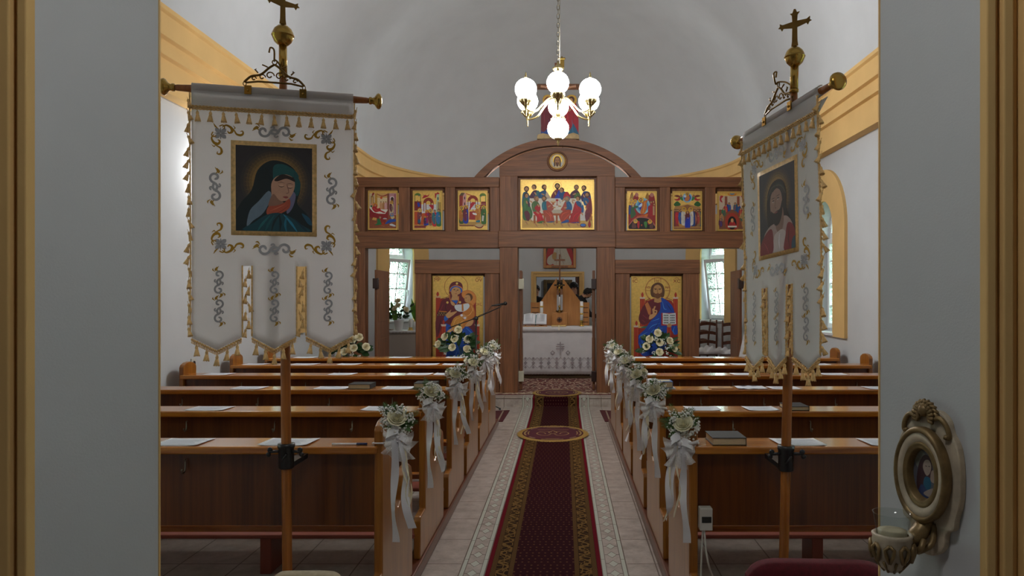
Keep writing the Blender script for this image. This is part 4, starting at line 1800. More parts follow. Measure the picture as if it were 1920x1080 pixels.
P.ell(195, 440, 22, 22, '#1f6048')
P.smooth([(215, 460), (260, 440), (330, 490), (380, 480), (410, 530), (510, 578), (460, 590), (380, 560), (280, 575), (215, 510)], '#a8141e')
P.line([(240, 480), (320, 540), (420, 560)], 9, '#d0504a', 3)
head(P, 280, 415, 30, halo='#d9b040', veil='#a8141e')
P.poly([(230, 690), (315, 705), (300, 760), (210, 745)], '#d0a050')
P.smooth([(330, 720), (380, 730), (400, 790), (430, 800), (410, 850), (270, 865), (320, 820)], '#22703e')
head(P, 388, 695, 24, hair='#6a6a50')
P.poly([(400, 735), (520, 735), (500, 830), (410, 830)], '#8a2418')
P.ell(495, 718, 44, 14, '#b8b4b4')
P.ell(450, 830, 26, 42, '#a83418')
P.smooth([(500, 835), (590, 740), (720, 730), (735, 780), (640, 800), (560, 830)], '#1448a0')
P.smooth([(620, 660), (680, 650), (710, 690), (650, 730)], '#c8b484')
head(P, 648, 620, 28, veil='#3a78b8')
P.smooth([(600, 850), (650, 832), (735, 880), (700, 895), (610, 870)], '#c8ccd2')
border(P, b, 26)
finish(P, root, x0, x1, z0, D)


def architecture_left(P):
    P.rect(145, 330, 300, 540, '#7a1c1c')
    P.rect(145, 560, 225, 860, '#b8481c')
    P.rect(145, 870, 420, 895, '#7a2a24')
    P.rect(145, 895, 400, 930, '#8a3830')
    P.rect(150, 200, 165, 330, '#6a7a34')
    P.rect(275, 200, 292, 350, '#6a7a34')
    P.ell(220, 200, 72, 55, '#5a7a2c', a0=180, a1=360)
    P.poly([(230, 190), (270, 192), (250, 225)], '#1a3a70')


# 2 entry into the temple --------------------------------------------
b = (110, 92, 770, 970)
root, x0, x1, z0, z1, D = panel('icon', 'small gilded icon with a red flying angel above a red arch', 'icon', 774, 357.5, 829.5, 431, 0.07, 'small icons of the upper row')
P = Paint(b, x1 - x0, z1 - z0)
P.rect(300, 400, 640, 600, '#cfd0d4')
for q in (430, 470, 510):
    P.rect(300, q, 640, q + 8, '#a8acb4')
P.rect(345, 350, 362, 560, '#7a3a3a')
P.rect(395, 350, 412, 560, '#7a3a3a')
P.rect(362, 350, 395, 560, '#cfc4c4')
P.ell(458, 370, 116, 120, '#8a2a14', a0=180, a1=360)
P.ell(458, 382, 52, 62, GOLD, a0=180, a1=360)
P.rect(410, 372, 505, 402, GOLD)
P.rect(505, 350, 525, 430, '#5a1c18')
P.rect(560, 350, 575, 420, '#7a3a3a')
P.smooth([(470, 415), (575, 420), (560, 530), (520, 480)], '#a8182a')
P.poly([(640, 170), (700, 160), (700, 330), (640, 340)], '#a9b89a')
P.rect(660, 240, 682, 300, '#202a24')
P.poly([(600, 150), (650, 150), (620, 260), (605, 265)], '#a81c2a')
P.poly([(640, 150), (660, 125), (705, 150), (700, 170), (650, 175)], '#a81c2a')
P.rect(632, 345, 660, 590, '#a9b89a')
P.rect(665, 345, 690, 520, '#8a7a6a')
P.rect(690, 350, 740, 640, '#a88a3c')
architecture_left(P)
P.smooth([(320, 260), (370, 190), (440, 200), (480, 165), (460, 215), (400, 245), (345, 262)], '#a8182a')
P.line([(340, 190), (325, 130)], 14, '#8a2418', taper=True)
P.line([(380, 195), (440, 130)], 14, '#8a2418', taper=True)
P.ell(350, 195, 16, 16, SKIN)
P.smooth([(210, 370), (250, 360), (275, 430), (230, 455)], '#1434a0')
P.ell(214, 330, 18, 22, '#8a5a3a')
stand(P, 265, 850, 350, '#6a3038', '#7a3a44', halo='#d9b040', hair='#b0a894', beard=True)
P.poly([(290, 670), (325, 680), (290, 790), (270, 780)], '#ccd6e2')
P.rect(225, 735, 285, 820, '#1a5a7a')
P.poly([(310, 600), (420, 590), (400, 860), (280, 860)], '#b8501c')
stand(P, 430, 865, 330, '#1434a0', '#a8182a', halo='#d9b040', veil='#a8182a')
stand(P, 510, 870, 360, '#8a7048', '#7a2430', halo='#d9b040', hair='#6a6a64', beard=True)
stand(P, 385, 870, 200, '#1434a0', '#4a1c2c', halo='#d9b040', veil='#4a1c2c')
stand(P, 600, 890, 370, '#c02a34', '#1f6a78', halo=None)
stand(P, 690, 890, 390, '#2a7040', '#2a70a8', halo=None)
for k in range(14):
    P.line([(420 + k * 24, 920 - (k % 3) * 18), (450 + k * 22, 905 - (k % 4) * 12)], 8, '#a8803a', taper=True)
border(P, b, 24)
finish(P, root, x0, x1, z0, D)

# 3 presentation -----------------------------------------------------
b = (1122, 95, 1782, 970)
root, x0, x1, z0, z1, D = panel('icon', 'small gilded icon of standing figures meeting at a red table under an arch', 'icon', 858.5, 357.5, 914, 431, 0.07, 'small icons of the upper row')
P = Paint(b, x1 - x0, z1 - z0)
P.rect(1320, 350, 1610, 520, '#cfd0d4')
for q in (380, 420, 460):
    P.rect(1320, q, 1610, q + 8, '#a8acb4')
P.rect(1155, 200, 1235, 450, '#8a2a1a')
P.poly([(1155, 205), (1200, 140), (1290, 145), (1240, 210)], '#5a4a34')
P.poly([(1240, 205), (1275, 140), (1310, 190), (1310, 450), (1225, 450)], '#c08a8a')
P.rect(1262, 230, 1284, 290, '#1a1a28')
P.rect(1262, 360, 1284, 420, '#1a1a28')
P.line([(1300, 160), (1440, 210)], 16, '#a81c2a')
P.rect(1340, 300, 1358, 520, '#7a3a3a')
P.rect(1392, 300, 1410, 520, '#7a3a3a')
P.rect(1505, 300, 1522, 480, '#7a3a3a')
P.rect(1556, 300, 1574, 480, '#7a3a3a')
P.ell(1455, 320, 118, 120, '#8a2a14', a0=180, a1=360)
P.ell(1455, 335, 58, 66, GOLD, a0=180, a1=360)
P.rect(1415, 330, 1503, 352, GOLD)
P.smooth([(1420, 365), (1510, 362), (1460, 440), (1390, 520), (1370, 545)], '#a8182a')
P.rect(1612, 210, 1628, 350, '#5a7a2c')
P.rect(1735, 200, 1750, 340, '#5a7a2c')
P.ell(1678, 215, 74, 65, '#5a7a2c', a0=180, a1=360)
P.poly([(1625, 210), (1665, 205), (1640, 235)], '#1a3a70')
P.poly([(1590, 470), (1590, 420), (1640, 420), (1640, 340), (1750, 335), (1750, 620), (1590, 620)], '#7a2020')
for q in (390, 440, 490):
    P.rect(1620, q, 1735, q + 10, '#b07a70')
P.poly([(1380, 560), (1570, 550), (1540, 750), (1370, 740)], '#9a2a2a')
P.rect(1150, 790, 1755, 880, '#b08a48')
stand(P, 1205, 830, 380, '#3a5a28', '#b06a24', halo='#d9b040', beard=True)
stand(P, 1300, 825, 390, '#1434a0', '#6a1c2c', halo='#d9b040', veil='#6a1c2c')
stand(P, 1570, 800, 380, '#c08a3c', '#b06a24', halo='#d9b040', hair='#c8b890', beard=True, dx=-0.3)
P.smooth([(1530, 770), (1610, 750), (1610, 800), (1535, 800)], '#1a6a80')
P.smooth([(1450, 590), (1530, 600), (1540, 640), (1470, 630)], '#dcdcd8')
P.ell(1462, 535, 22, 22, SKIN)
stand(P, 1700, 840, 400, '#3a6a2c', '#2f5a28', halo='#d9b040', veil='#3a6a2c')
P.poly([(1665, 650), (1705, 655), (1690, 780), (1660, 770)], '#c8c4c0')
P.rect(1160, 868, 1480, 888, '#6a1c20')
P.smooth([(1480, 870), (1560, 930), (1650, 930), (1700, 870), (1660, 880), (1560, 880)], '#7a2420')
P.smooth([(1500, 865), (1570, 905), (1640, 905), (1680, 855), (1590, 830)], '#b8a078')
border(P, b, 24)
finish(P, root, x0, x1, z0, D)

# 4 descent ----------------------------------------------------------
b = (75, 105, 740, 980)
root, x0, x1, z0, z1, D = panel('icon', 'small gilded icon of an orange robed figure in a large blue disc', 'icon', 1176, 358.5, 1231.5, 432, 0.07, 'small icons of the upper row')
P = Paint(b, x1 - x0, z1 - z0)
P.smooth([(110, 950), (110, 430), (160, 160), (205, 150), (215, 230), (285, 135), (350, 270), (480, 300), (520, 150), (560, 200), (630, 140), (700, 300), (705, 950)], '#8a1a1c')
P.smooth([(140, 270), (185, 145), (215, 190), (205, 290)], '#9a7a3c')
P.smooth([(475, 280), (525, 140), (560, 200), (550, 300)], '#9a6a1c')
P.ell(290, 185, 40, 45, '#a86a60')
P.ell(630, 190, 45, 45, '#a86a60')
P.ell(425, 435, 168, 182, '#7fb2c0')
P.ell(425, 435, 128, 140, '#3c86bc')
P.ell(425, 435, 92, 104, '#0c2a9a')
P.smooth([(410, 360), (470, 320), (540, 300), (510, 380), (520, 470), (470, 590), (390, 620), (370, 560), (400, 460)], '#b8641c')
P.line([(480, 340), (450, 470), (430, 590)], 10, '#e0a050', 3)
P.smooth([(330, 440), (400, 370), (410, 420), (360, 465)], '#b8d0e8')
head(P, 382, 300, 34, hair='#4a2a16', beard=True, halo='#d9b040')
for x, y, c in ((165, 310, '#6a6a60'), (250, 330, '#4a2a16'), (150, 375, '#5a3a20'), (205, 372, '#8a5a3a')):
    head(P, x, y, 24, hair=c, halo='#d9b040')
P.rect(110, 420, 160, 620, '#143a80')
P.smooth([(180, 440), (320, 440), (300, 480), (230, 500), (270, 620), (180, 710), (150, 650)], '#2f5a34')
head(P, 205, 430, 26, hair='#a09a88', beard=True)
P.smooth([(560, 430), (640, 430), (690, 640), (560, 640), (540, 500)], '#9a1420')
for x, y in ((610, 350), (665, 340), (680, 400)):
    head(P, x, y, 24, hair='#5a3018')
P.rect(650, 440, 690, 640, '#b08a6a')
P.poly([(290, 660), (550, 610), (530, 680), (320, 720)], '#b8521c')
P.poly([(380, 810), (440, 830), (545, 610), (480, 620)], '#c86a24')
P.smooth([(115, 940), (150, 800), (260, 700), (400, 670), (560, 700), (660, 800), (700, 940)], '#a85a50')
P.smooth([(130, 940), (180, 800), (300, 710), (420, 700), (560, 730), (640, 820), (670, 940)], '#0c0a0c')
P.smooth([(180, 920), (200, 800), (260, 830), (280, 920)], '#5a3434')
P.smooth([(580, 920), (590, 830), (650, 800), (660, 920)], '#5a3434')
P.smooth([(300, 790), (350, 780), (345, 920), (310, 920)], '#a8182a')
P.smooth([(450, 800), (520, 790), (510, 910), (480, 910)], '#3a7a34')
P.poly([(520, 770), (560, 770), (580, 850), (550, 850)], '#a8182a')
head(P, 262, 775, 26, hair='#3a6a4a', halo='#d9b040')
head(P, 585, 785, 26, hair='#5a3018', halo='#d9b040')
P.poly([(380, 860), (400, 840), (415, 860), (400, 890)], '#a83a20')
border(P, b, 26)
finish(P, root, x0, x1, z0, D)

# 5 ascension --------------------------------------------------------
b = (1095, 110, 1755, 985)
root, x0, x1, z0, z1, D = panel('icon', 'small gilded icon with two green trees above a row of standing figures', 'icon', 1261, 358.5, 1316.5, 432, 0.07, 'small icons of the upper row')
P = Paint(b, x1 - x0, z1 - z0)
P.ell(1425, 255, 112, 108, '#7fb2c8')
P.ell(1425, 255, 84, 82, '#2a5ab0')
P.ell(1425, 255, 60, 62, '#0c2a8a')
P.smooth([(1400, 230), (1450, 200), (1480, 260), (1440, 330), (1385, 330), (1370, 290)], '#b8703c')
P.smooth([(1345, 210), (1395, 195), (1400, 240), (1360, 250)], '#b8cce0')
head(P, 1425, 175, 24, beard=True, halo='#d9b040')
for s in (-1, 1):
    q = lambda x: 1425 + s * (x - 1425)
    P.smooth([(q(1530), 230), (q(1600), 220), (q(1640), 280), (q(1720), 290), (q(1650), 325), (q(1570), 290)], '#a8182a')
    P.smooth([(q(1540), 240), (q(1600), 250), (q(1560), 310), (q(1520), 320)], '#3a7a3a')
    P.smooth([(q(1590), 225), (q(1640), 195), (q(1720), 215), (q(1640), 245)], '#6a2418')
    P.line([(q(1545), 215), (q(1590), 145)], 18, '#6a2418', taper=True)
    head(P, q(1570), 215, 20)
    P.smooth([(q(1575), 400), (q(1650), 335), (q(1725), 400), (q(1690), 450), (q(1610), 440)], '#1f5a24')
    P.line([(q(1650), 440), (q(1640), 520)], 10, '#4a3018')
P.smooth([(1125, 950), (1130, 500), (1230, 440), (1300, 430), (1425, 405), (1560, 430), (1640, 460), (1720, 500), (1725, 950)], '#a87a44')
P.smooth([(1300, 500), (1425, 410), (1560, 500), (1500, 540), (1360, 540)], '#8a5a34')
for x, c, d in ((1150, '#4a2430', None), (1180, '#6a2a30', None), (1690, '#8a1c28', None), (1720, '#2a5a60', None), (1215, '#8a2a20', '#b01828'), (1285, '#b8843c', '#1a4a90'), (1660, '#8a6a40', '#a83038'), (1590, '#5a2a20', '#b06a4a'), (1545, '#143a78', '#1a3a80')):
    stand(P, x, 890, 380, c, d, beard=True)
stand(P, 1350, 870, 390, '#cfcac0', '#b8b4a8', halo='#d9b040')
stand(P, 1500, 870, 390, '#cfcac0', '#b8b4a8', halo='#d9b040')
stand(P, 1430, 945, 400, '#1030a8', None, halo='#d9b040', veil='#5a1c20')
P.smooth([(1375, 640), (1430, 610), (1475, 640), (1470, 700), (1430, 690), (1400, 720), (1385, 800)], '#5a1c20')
P.rect(1125, 925, 1725, 955, '#8a5a34')
border(P, b, 26)
finish(P, root, x0, x1, z0, D)

# 6 pentecost (right part behind the banner) ---------------------------
b = (1225, 295, 1565, 740)
root, x0, x1, z0, z1, D = panel('icon', 'small gilded icon of seated figures around a dark arch, rightmost', 'icon', 1345, 359, 1400.5, 433, 0.07, 'small icons of the upper row')
P = Paint(b, x1 - x0, z1 - z0)
P.rect(1245, 345, 1545, 720, '#7a4a30')
P.rect(1245, 345, 1545, 500, '#c2b09a')
P.rect(1310, 350, 1340, 480, '#8a4a34')
P.rect(1450, 350, 1480, 480, '#8a4a34')
for s in (-1, 1):
    P.smooth([(1395 + s * 135, 345), (1395 + s * 100, 350), (1395 + s * 125, 380), (1395 + s * 110, 420), (1395 + s * 140, 400)], '#a81c2a')
P.ell(1395, 318, 55, 30, '#c8822c', a0=0, a1=180)
P.ell(1395, 318, 30, 14, '#3c78a8', a0=0, a1=180)
P.ell(1395, 640, 82, 105, '#a03420')
P.ell(1395, 650, 50, 75, '#0c0a0e')
cols = ['#1a3a90', '#a81c2a', '#2a6a4a', '#b07a44', '#5a2a4a', '#1f5a70']
k = 0
for s in (-1, 1):
    for x, y in ((35, 440), (72, 460), (96, 500), (118, 560), (130, 620)):
        P.smooth([(1395 + s * (x + 20), y), (1395 + s * (x - 15), y + 5), (1395 + s * (x - 20), y + 60), (1395 + s * (x + 10), y + 80), (1395 + s * (x + 26), y + 40)], cols[k % 6])
        P.line([(1395 + s * x, y + 15), (1395 + s * (x - 5), y + 65)], 6, shade(cols[(k + 2) % 6], 1.5))
        head(P, 1395 + s * x, y - 6, 13, hair='#4a3020')
        k += 1
P.smooth([(1370, 640), (1420, 640), (1435, 690), (1360, 690)], '#a01c20')
P.rect(1345, 682, 1448, 700, '#d8d0c0')
P.ell(1395, 625, 16, 20, '#c89468')
P.poly([(1378, 610), (1395, 598), (1412, 610)], '#d9a030')
border(P, b, 14)
finish(P, root, x0, x1, z0, D)

# 7 last supper ------------------------------------------------------
b = (60, 70, 1470, 1020)
root, x0, x1, z0, z1, D = panel('icon', 'wide gilded icon of thirteen figures at a white table', 'icon', 976, 337, 1114, 430.5, 0.06)
P = Paint(b, x1 - x0, z1 - z0)
P.rect(90, 760, 1440, 990, '#c9a255')
for k in range(60):
    u, v = 100 + (k * 173) % 1320, 800 + (k * 61) % 180
    P.line([(u, v), (u + 60, v + 26 - (k % 3) * 20)], 9, ['#8a6a2c', '#e0c078', '#a8843c'][k % 3], taper=True)


def robe(pts, c, folds=()):
    P.smooth(pts, c)
    for f in folds:
        P.line(f, 9, shade(c, 2.4), 3, taper=True)


robe([(95, 600), (100, 350), (150, 300), (210, 330), (240, 430), (200, 600)], '#1a5a78')
robe([(235, 420), (270, 320), (330, 270), (400, 290), (440, 420)], '#4a2444', [[(290, 330), (330, 400)]])
robe([(330, 420), (370, 290), (420, 290), (440, 410)], '#2a6a70')
robe([(420, 430), (410, 330), (480, 280), (540, 270), (570, 330), (620, 420)], '#14507c', [[(450, 330), (470, 400)]])
robe([(540, 400), (560, 300), (600, 350), (640, 420)], '#c8b49a')
robe([(650, 430), (690, 300), (770, 250), (840, 290), (880, 440)], '#6a1c24', [[(700, 320), (690, 400)]])
robe([(715, 430), (760, 340), (800, 260), (860, 300), (860, 430)], '#1434a0', [[(770, 330), (800, 400)]])
robe([(1005, 430), (1020, 330), (1090, 270), (1150, 270), (1200, 340), (1215, 440)], '#4a2440')
robe([(1085, 430), (1110, 340), (1180, 320), (1210, 430)], '#4a6a34', [[(1120, 350), (1160, 410)]])
robe([(1210, 470), (1240, 340), (1290, 290), (1380, 310), (1410, 420), (1400, 500)], '#16408c')
robe([(1215, 470), (1230, 350), (1290, 330), (1270, 460)], '#3c2458')
P.poly([(235, 425), (1215, 425), (1320, 700), (1300, 850), (240, 850), (230, 600)], '#d8d2c4')
P.poly([(500, 640), (1000, 640), (1010, 712), (480, 712)], '#b8ab98')
P.rect(420, 712, 1080, 752, '#a85420')
for q in (310, 500, 735, 960, 1165):
    P.rect(q, 740, q + 38, 900, '#a0521f')
robe([(830, 440), (800, 340), (850, 300), (930, 310), (930, 450), (880, 460)], '#164e80')
robe([(880, 450), (900, 330), (960, 300), (1015, 380), (1010, 430), (930, 460)], '#b01424', [[(930, 340), (980, 400)]])
P.smooth([(850, 490), (880, 430), (920, 400), (900, 460)], SKIN)
P.ell(685, 490, 50, 26, '#c8783c')
P.ell(685, 482, 40, 18, '#d8c49a')
P.rect(665, 505, 705, 550, '#a85a28')
P.ell(760, 460, 28, 22, '#a82818')
P.rect(754, 480, 766, 545, '#a82818')
P.ell(760, 552, 22, 7, '#a82818')
P.line([(805, 460), (825, 520)], 7, '#3a4a70')
robe([(105, 800), (100, 560), (130, 430), (200, 440), (240, 560), (290, 690), (270, 800), (180, 850)], '#3a6a3a', [[(140, 480), (150, 640)], [(200, 640), (250, 720)]])
robe([(130, 690), (200, 665), (240, 740), (230, 840), (180, 845)], '#5a1c30')
robe([(210, 580), (200, 480), (240, 520), (240, 580)], '#4a2040')
robe([(270, 560), (300, 490), (370, 475), (430, 560), (430, 680), (310, 690)], '#4a6a3a', [[(310, 520), (300, 640)]])
robe([(330, 620), (370, 560), (430, 560), (440, 640), (400, 680)], '#b01828')
robe([(300, 690), (420, 680), (480, 760), (500, 880), (380, 895), (370, 780)], '#b8141e', [[(350, 700), (430, 760), (440, 850)], [(400, 700), (480, 800)]])
robe([(370, 890), (490, 850), (500, 900)], '#3a6a34')
robe([(470, 600), (480, 500), (560, 480), (620, 540), (600, 660), (500, 660)], '#166a7c', [[(510, 520), (500, 620)]])
robe([(570, 640), (560, 480), (640, 520), (700, 610), (640, 670)], '#a84a3c')
robe([(490, 660), (640, 660), (690, 760), (700, 870), (560, 880), (540, 780)], '#a8442e', [[(540, 680), (630, 760), (640, 850)], [(600, 680), (680, 790)]])
robe([(545, 880), (690, 860), (700, 885)], '#1a5a84')
robe([(900, 640), (920, 500), (990, 480), (1045, 560), (1030, 660)], '#16588a', [[(970, 510), (1020, 600)]])
robe([(830, 640), (860, 590), (920, 480), (940, 580), (900, 670)], '#b04a38')
robe([(1030, 660), (900, 650), (810, 740), (800, 780), (850, 880), (960, 840)], '#a83c24', [[(980, 680), (870, 720), (840, 790)], [(1000, 720), (880, 850)]])
robe([(830, 900), (900, 850), (970, 830), (980, 880)], '#1a4a90')
robe([(1090, 560), (1130, 480), (1210, 500), (1240, 600), (1230, 680), (1100, 660)], '#1a5486')
robe([(1070, 620), (1110, 490), (1150, 560), (1230, 620), (1200, 690), (1060, 700)], '#b01424', [[(1110, 540), (1160, 640)]])
robe([(1230, 680), (1060, 690), (1010, 790), (1000, 890), (1160, 890), (1170, 780)], '#a8101c', [[(1180, 690), (1090, 760), (1060, 860)], [(1210, 700), (1130, 850)]])
robe([(1000, 890), (1165, 875), (1160, 895)], '#1a3a80')
robe([(1225, 690), (1240, 560), (1270, 560), (1265, 690)], '#1a5a90')
robe([(1310, 640), (1320, 440), (1380, 410), (1420, 470), (1425, 720), (1300, 720)], '#7a2430', [[(1360, 480), (1340, 640)]])
robe([(1270, 540), (1260, 430), (1340, 420), (1370, 480), (1310, 560)], '#1a5a8a')
robe([(1300, 720), (1425, 700), (1420, 740), (1340, 860), (1310, 850)], '#6a1c2c')
P.rect(1400, 710, 1422, 850, '#a8521c')
P.poly([(1225, 700), (1290, 700), (1300, 850), (1220, 820)], '#ccc8c4')
head(P, 175, 250, 48, '#4a2c1a', True)
head(P, 320, 215, 46, '#4a2c1a', dx=-0.2)
head(P, 512, 215, 46, '#5a4030', True, dx=0.3)
P.ring(765, 190, 82, 6, '#a8341c')
head(P, 765, 195, 50, '#3a2012', True)
head(P, 850, 270, 44, '#5a3418', dx=-0.2)
head(P, 1130, 220, 46, '#6a5a44', True)
head(P, 1275, 232, 46, '#4a301c', True, dx=-0.2)
head(P, 170, 372, 42, '#4a3020', dx=0.2)
head(P, 362, 432, 46, '#8a6040', True, dx=0.35)
head(P, 512, 432, 46, '#5a4028', True, dx=-0.1)
head(P, 958, 440, 48, '#7a7468', True, dx=-0.3)
head(P, 1165, 430, 44, '#4a2c1a', dx=-0.25)
head(P, 1345, 360, 46, '#5a3a20', True, dx=-0.3)
for u, v, a in ((490, 350, 20), (725, 330, 70), (1090, 345, -20), (345, 335, 50), (265, 490, 40), (180, 500, 70), (400, 560, 60), (390, 700, 30), (610, 575, -30), (700, 600, 5), (810, 575, 5), (920, 605, 0), (1060, 500, 70), (1075, 460, 10), (1275, 380, 60), (1320, 500, 60), (1240, 720, 70), (1310, 610, 60)):
    P.ell(u, v, 34, 13, SKIN, a)
for u, v in ((175, 890), (265, 850), (360, 935), (500, 905), (560, 930), (700, 905), (850, 930), (985, 935), (1150, 920)):
    P.ell(u, v, 42, 13, '#b08050', 55)
P.ell(1258, 940, 62, 38, '#7a1c1c')
P.ell(1258, 935, 50, 26, '#3a78c0')
P.smooth([(1372, 850), (1390, 850), (1408, 930), (1382, 985), (1352, 930)], '#9a1c18')
P.line([(1380, 860), (1380, 740)], 16, '#7a1c1c')
border(P, b, 22)
finish(P, root, x0, x1, z0, D)

# 8 round face icon --------------------------------------------------
root = thing('round_icon', 'small round gilded icon of a bearded face above the wide icon', 'icon', (ix(1045), DI - 0.04, iz(318)))
m = MB()
m.lathe([(0.118, -0.008), (0.118, 0.004), (0.112, 0.008)], (ix(1045), DI - 0.03, iz(303)), 36, 0, Matrix.Rotation(pi / 2, 4, 'X'))
put('gilded_board', m, M['gold'], root)
P = Paint((0, 0, 200, 200), 0.236, 0.236)
P.ell(100, 100, 84, 84, '#c9b58a')
P.ring(100, 100, 86, 4, '#7a2a18', 40)
P.smooth([(40, 110), (45, 40), (60, 60), (60, 160), (50, 165)], '#a8b0b8')
P.smooth([(160, 110), (155, 40), (140, 60), (140, 160), (150, 165)], '#a8b0b8')
P.ell(100, 88, 56, 58, gold_alpha('#d9b040'))
P.smooth([(60, 165), (58, 90), (75, 50), (100, 42), (125, 50), (142, 90), (140, 165), (122, 150), (125, 100), (75, 100), (78, 150)], '#4a2814')
P.smooth([(74, 90), (80, 62), (100, 56), (120, 62), (126, 90), (118, 130), (100, 142), (82, 130)], '#a87448')
P.smooth([(76, 110), (90, 118), (100, 112), (110, 118), (124, 110), (118, 142), (108, 165), (92, 165), (82, 142)], '#5a3018')
for q in (-1, 1):
    P.ell(100 + q * 13, 90, 7, 3, '#2a140a')
    P.line([(100 + q * 5, 82), (100 + q * 20, 80)], 3, '#3a2010')
P.rect(97, 88, 103, 112, '#8a5630')
P.rect(92, 120, 108, 123, '#7a3420')
P.put('painting', root, Matrix.Translation((ix(1045), DI - 0.039, iz(303) - 0.118)))

# 9 mother and child -------------------------------------------------
b = (70, 80, 688, 1130)
ybot = 505 + 1130 / 6.545
root, x0, x1, z0, z1, D = panel('large_icon', 'tall gilded icon of a seated mother in maroon holding a child', 'icon', 811, 517, 906, ybot, 0.07)
P = Paint(b, x1 - x0, z1 - z0)
RED, DK = '#9c2c14', '#6a1a10'
P.rect(110, 345, 165, 1130, RED)
P.rect(165, 360, 600, 1130, '#8a2414')
P.poly([(100, 330), (172, 330), (165, 350), (110, 350)], '#c8a080')
P.smooth([(133, 275), (150, 305), (133, 335), (116, 305)], '#a83420')
for k in range(8):
    P.ell(180 + k * 13, 362 - k * 4, 5, 6, DK)
P.ring(358, 215, 142, 5, '#8a2a1c', 40)
P.ell(497, 365, 106, 108, gold_alpha('#d08a4c'))
P.ring(497, 365, 106, 4, '#a8402a', 36)
MR = '#5e1624'
P.smooth([(270, 340), (272, 230), (300, 170), (360, 150), (420, 170), (440, 230), (430, 330), (520, 420), (585, 600), (590, 800), (470, 700), (240, 690), (200, 640), (130, 820), (112, 790), (120, 560), (150, 480), (180, 390), (240, 350)], MR)
P.smooth([(200, 660), (330, 700), (470, 690), (560, 760), (590, 860), (570, 950), (520, 1130), (240, 1130), (225, 820)], '#12449c')
P.line([(480, 720), (560, 800), (575, 880), (540, 980)], 16, '#3a7ad0', 4, True)
P.line([(500, 780), (530, 860), (510, 1000)], 12, '#0a2a6a', 4, True)
P.smooth([(112, 800), (112, 610), (190, 600), (260, 640), (190, 700), (140, 820)], MR)
P.line([(170, 620), (140, 780)], 8, '#3a0a14', 3)
P.line([(200, 430), (160, 520)], 8, '#7e2a38', 3)
P.line([(250, 400), (230, 480), (300, 660)], 8, '#3a0a14', 4)
P.poly([(118, 590), (150, 510), (245, 520), (235, 575), (160, 560)], '#4a3420')
P.line([(150, 514), (245, 522)], 9, '#c8782c')
for k in range(7):
    P.ell(135 + k * 15, 560 - (k % 2) * 22, 6, 6, '#a8824a')
P.smooth([(288, 280), (290, 225), (355, 195), (430, 225), (425, 290)], '#c87a3c')
P.smooth([(290, 275), (300, 225), (355, 205), (425, 235), (420, 290)], '#1a58b0')
P.smooth([(298, 290), (305, 245), (350, 218), (400, 235), (415, 280), (395, 305), (375, 318), (390, 380), (300, 380), (310, 330)], '#b98c5c')
P.line([(280, 300), (285, 370), (330, 430)], 9, '#c87a3c', 4)
P.line([(390, 330), (385, 400), (360, 430)], 9, '#c87a3c', 4)
P.poly([(300, 380), (380, 380), (362, 430), (325, 400)], '#1a58b0')
for q, r in ((332, 255), (372, 262)):
    P.ell(q + 4, r - 5, 12, 5, '#3a1e10')
P.line([(356, 255), (362, 285)], 6, '#8a5c38')
P.line([(345, 300), (368, 302)], 6, '#8a3424')
P.ell(368, 175, 14, 14, gold_alpha('#d9b565'))
P.ell(252, 408, 14, 14, gold_alpha('#d9b565'))
P.ell(405, 405, 14, 14, gold_alpha('#d9b565'))
P.smooth([(210, 590), (240, 570), (260, 610), (220, 640)], '#1a58b0')
P.smooth([(232, 560), (270, 520), (300, 495), (290, 530), (370, 515), (320, 565), (260, 600)], '#c09060')
OR = '#b8702c'
P.smooth([(430, 430), (530, 415), (575, 470), (585, 570), (540, 620), (470, 700), (420, 740), (330, 720), (290, 690), (330, 610), (400, 560), (440, 530)], OR)
P.smooth([(300, 690), (330, 600), (400, 570), (440, 620), (430, 700), (330, 760)], '#c08436')
for f in ([(320, 700), (350, 620), (410, 590)], [(450, 580), (520, 560), (570, 480)], [(380, 700), (430, 640), (500, 610)], [(540, 440), (570, 520)], [(350, 720), (390, 640)]):
    P.line(f, 8, '#e0a860', 4, True)
P.smooth([(345, 440), (440, 430), (505, 420), (520, 460), (470, 510), (400, 520), (350, 490)], '#ccd2d8')
P.poly([(425, 430), (445, 425), (450, 510), (428, 515)], OR)
P.smooth([(290, 395), (320, 400), (345, 430), (330, 450), (300, 430)], '#c09060')
P.ell(512, 345, 48, 50, '#5a3a1c')
P.smooth([(458, 350), (475, 318), (520, 320), (535, 370), (520, 410), (480, 405), (462, 385)], '#b98c5c')
P.ell(478, 352, 7, 4, '#3a1e10')
P.line([(463, 352), (458, 372), (468, 376)], 5, '#8a5c38')
P.line([(468, 388), (482, 388)], 4, '#8a3424')
P.smooth([(470, 700), (540, 690), (570, 640), (550, 612), (500, 650)], '#c09060')
P.smooth([(430, 545), (490, 580), (470, 610), (410, 580)], '#c09060')
P.ell(425, 565, 16, 14, '#d8d4e0')
P.ell(465, 598, 16, 14, '#d8d4e0')
P.smooth([(245, 765), (300, 725), (330, 735), (290, 770)], '#c09060')
P.smooth([(305, 800), (330, 750), (350, 760), (335, 805)], '#c09060')
for q in (180, 590):
    P.rect(q, 690, q + 52, 1130, RED)
    P.rect(q + 8, 700, q + 44, 1120, '#b0401c')
    P.rect(q + 16, 700, q + 36, 1120, RED)
    P.poly([(q - 8, 675), (q + 60, 675), (q + 52, 700), (q, 700)], '#ccb8a8')
    P.smooth([(q + 26, 620), (q + 40, 650), (q + 26, 678), (q + 12, 650)], '#a83420')
P.text('MP', 128, 130, 62, '#8a3020')
P.text('OV', 632, 135, 62, '#8a3020')
P.line([(105, 98), (128, 92), (150, 100)], 6, '#8a3020')
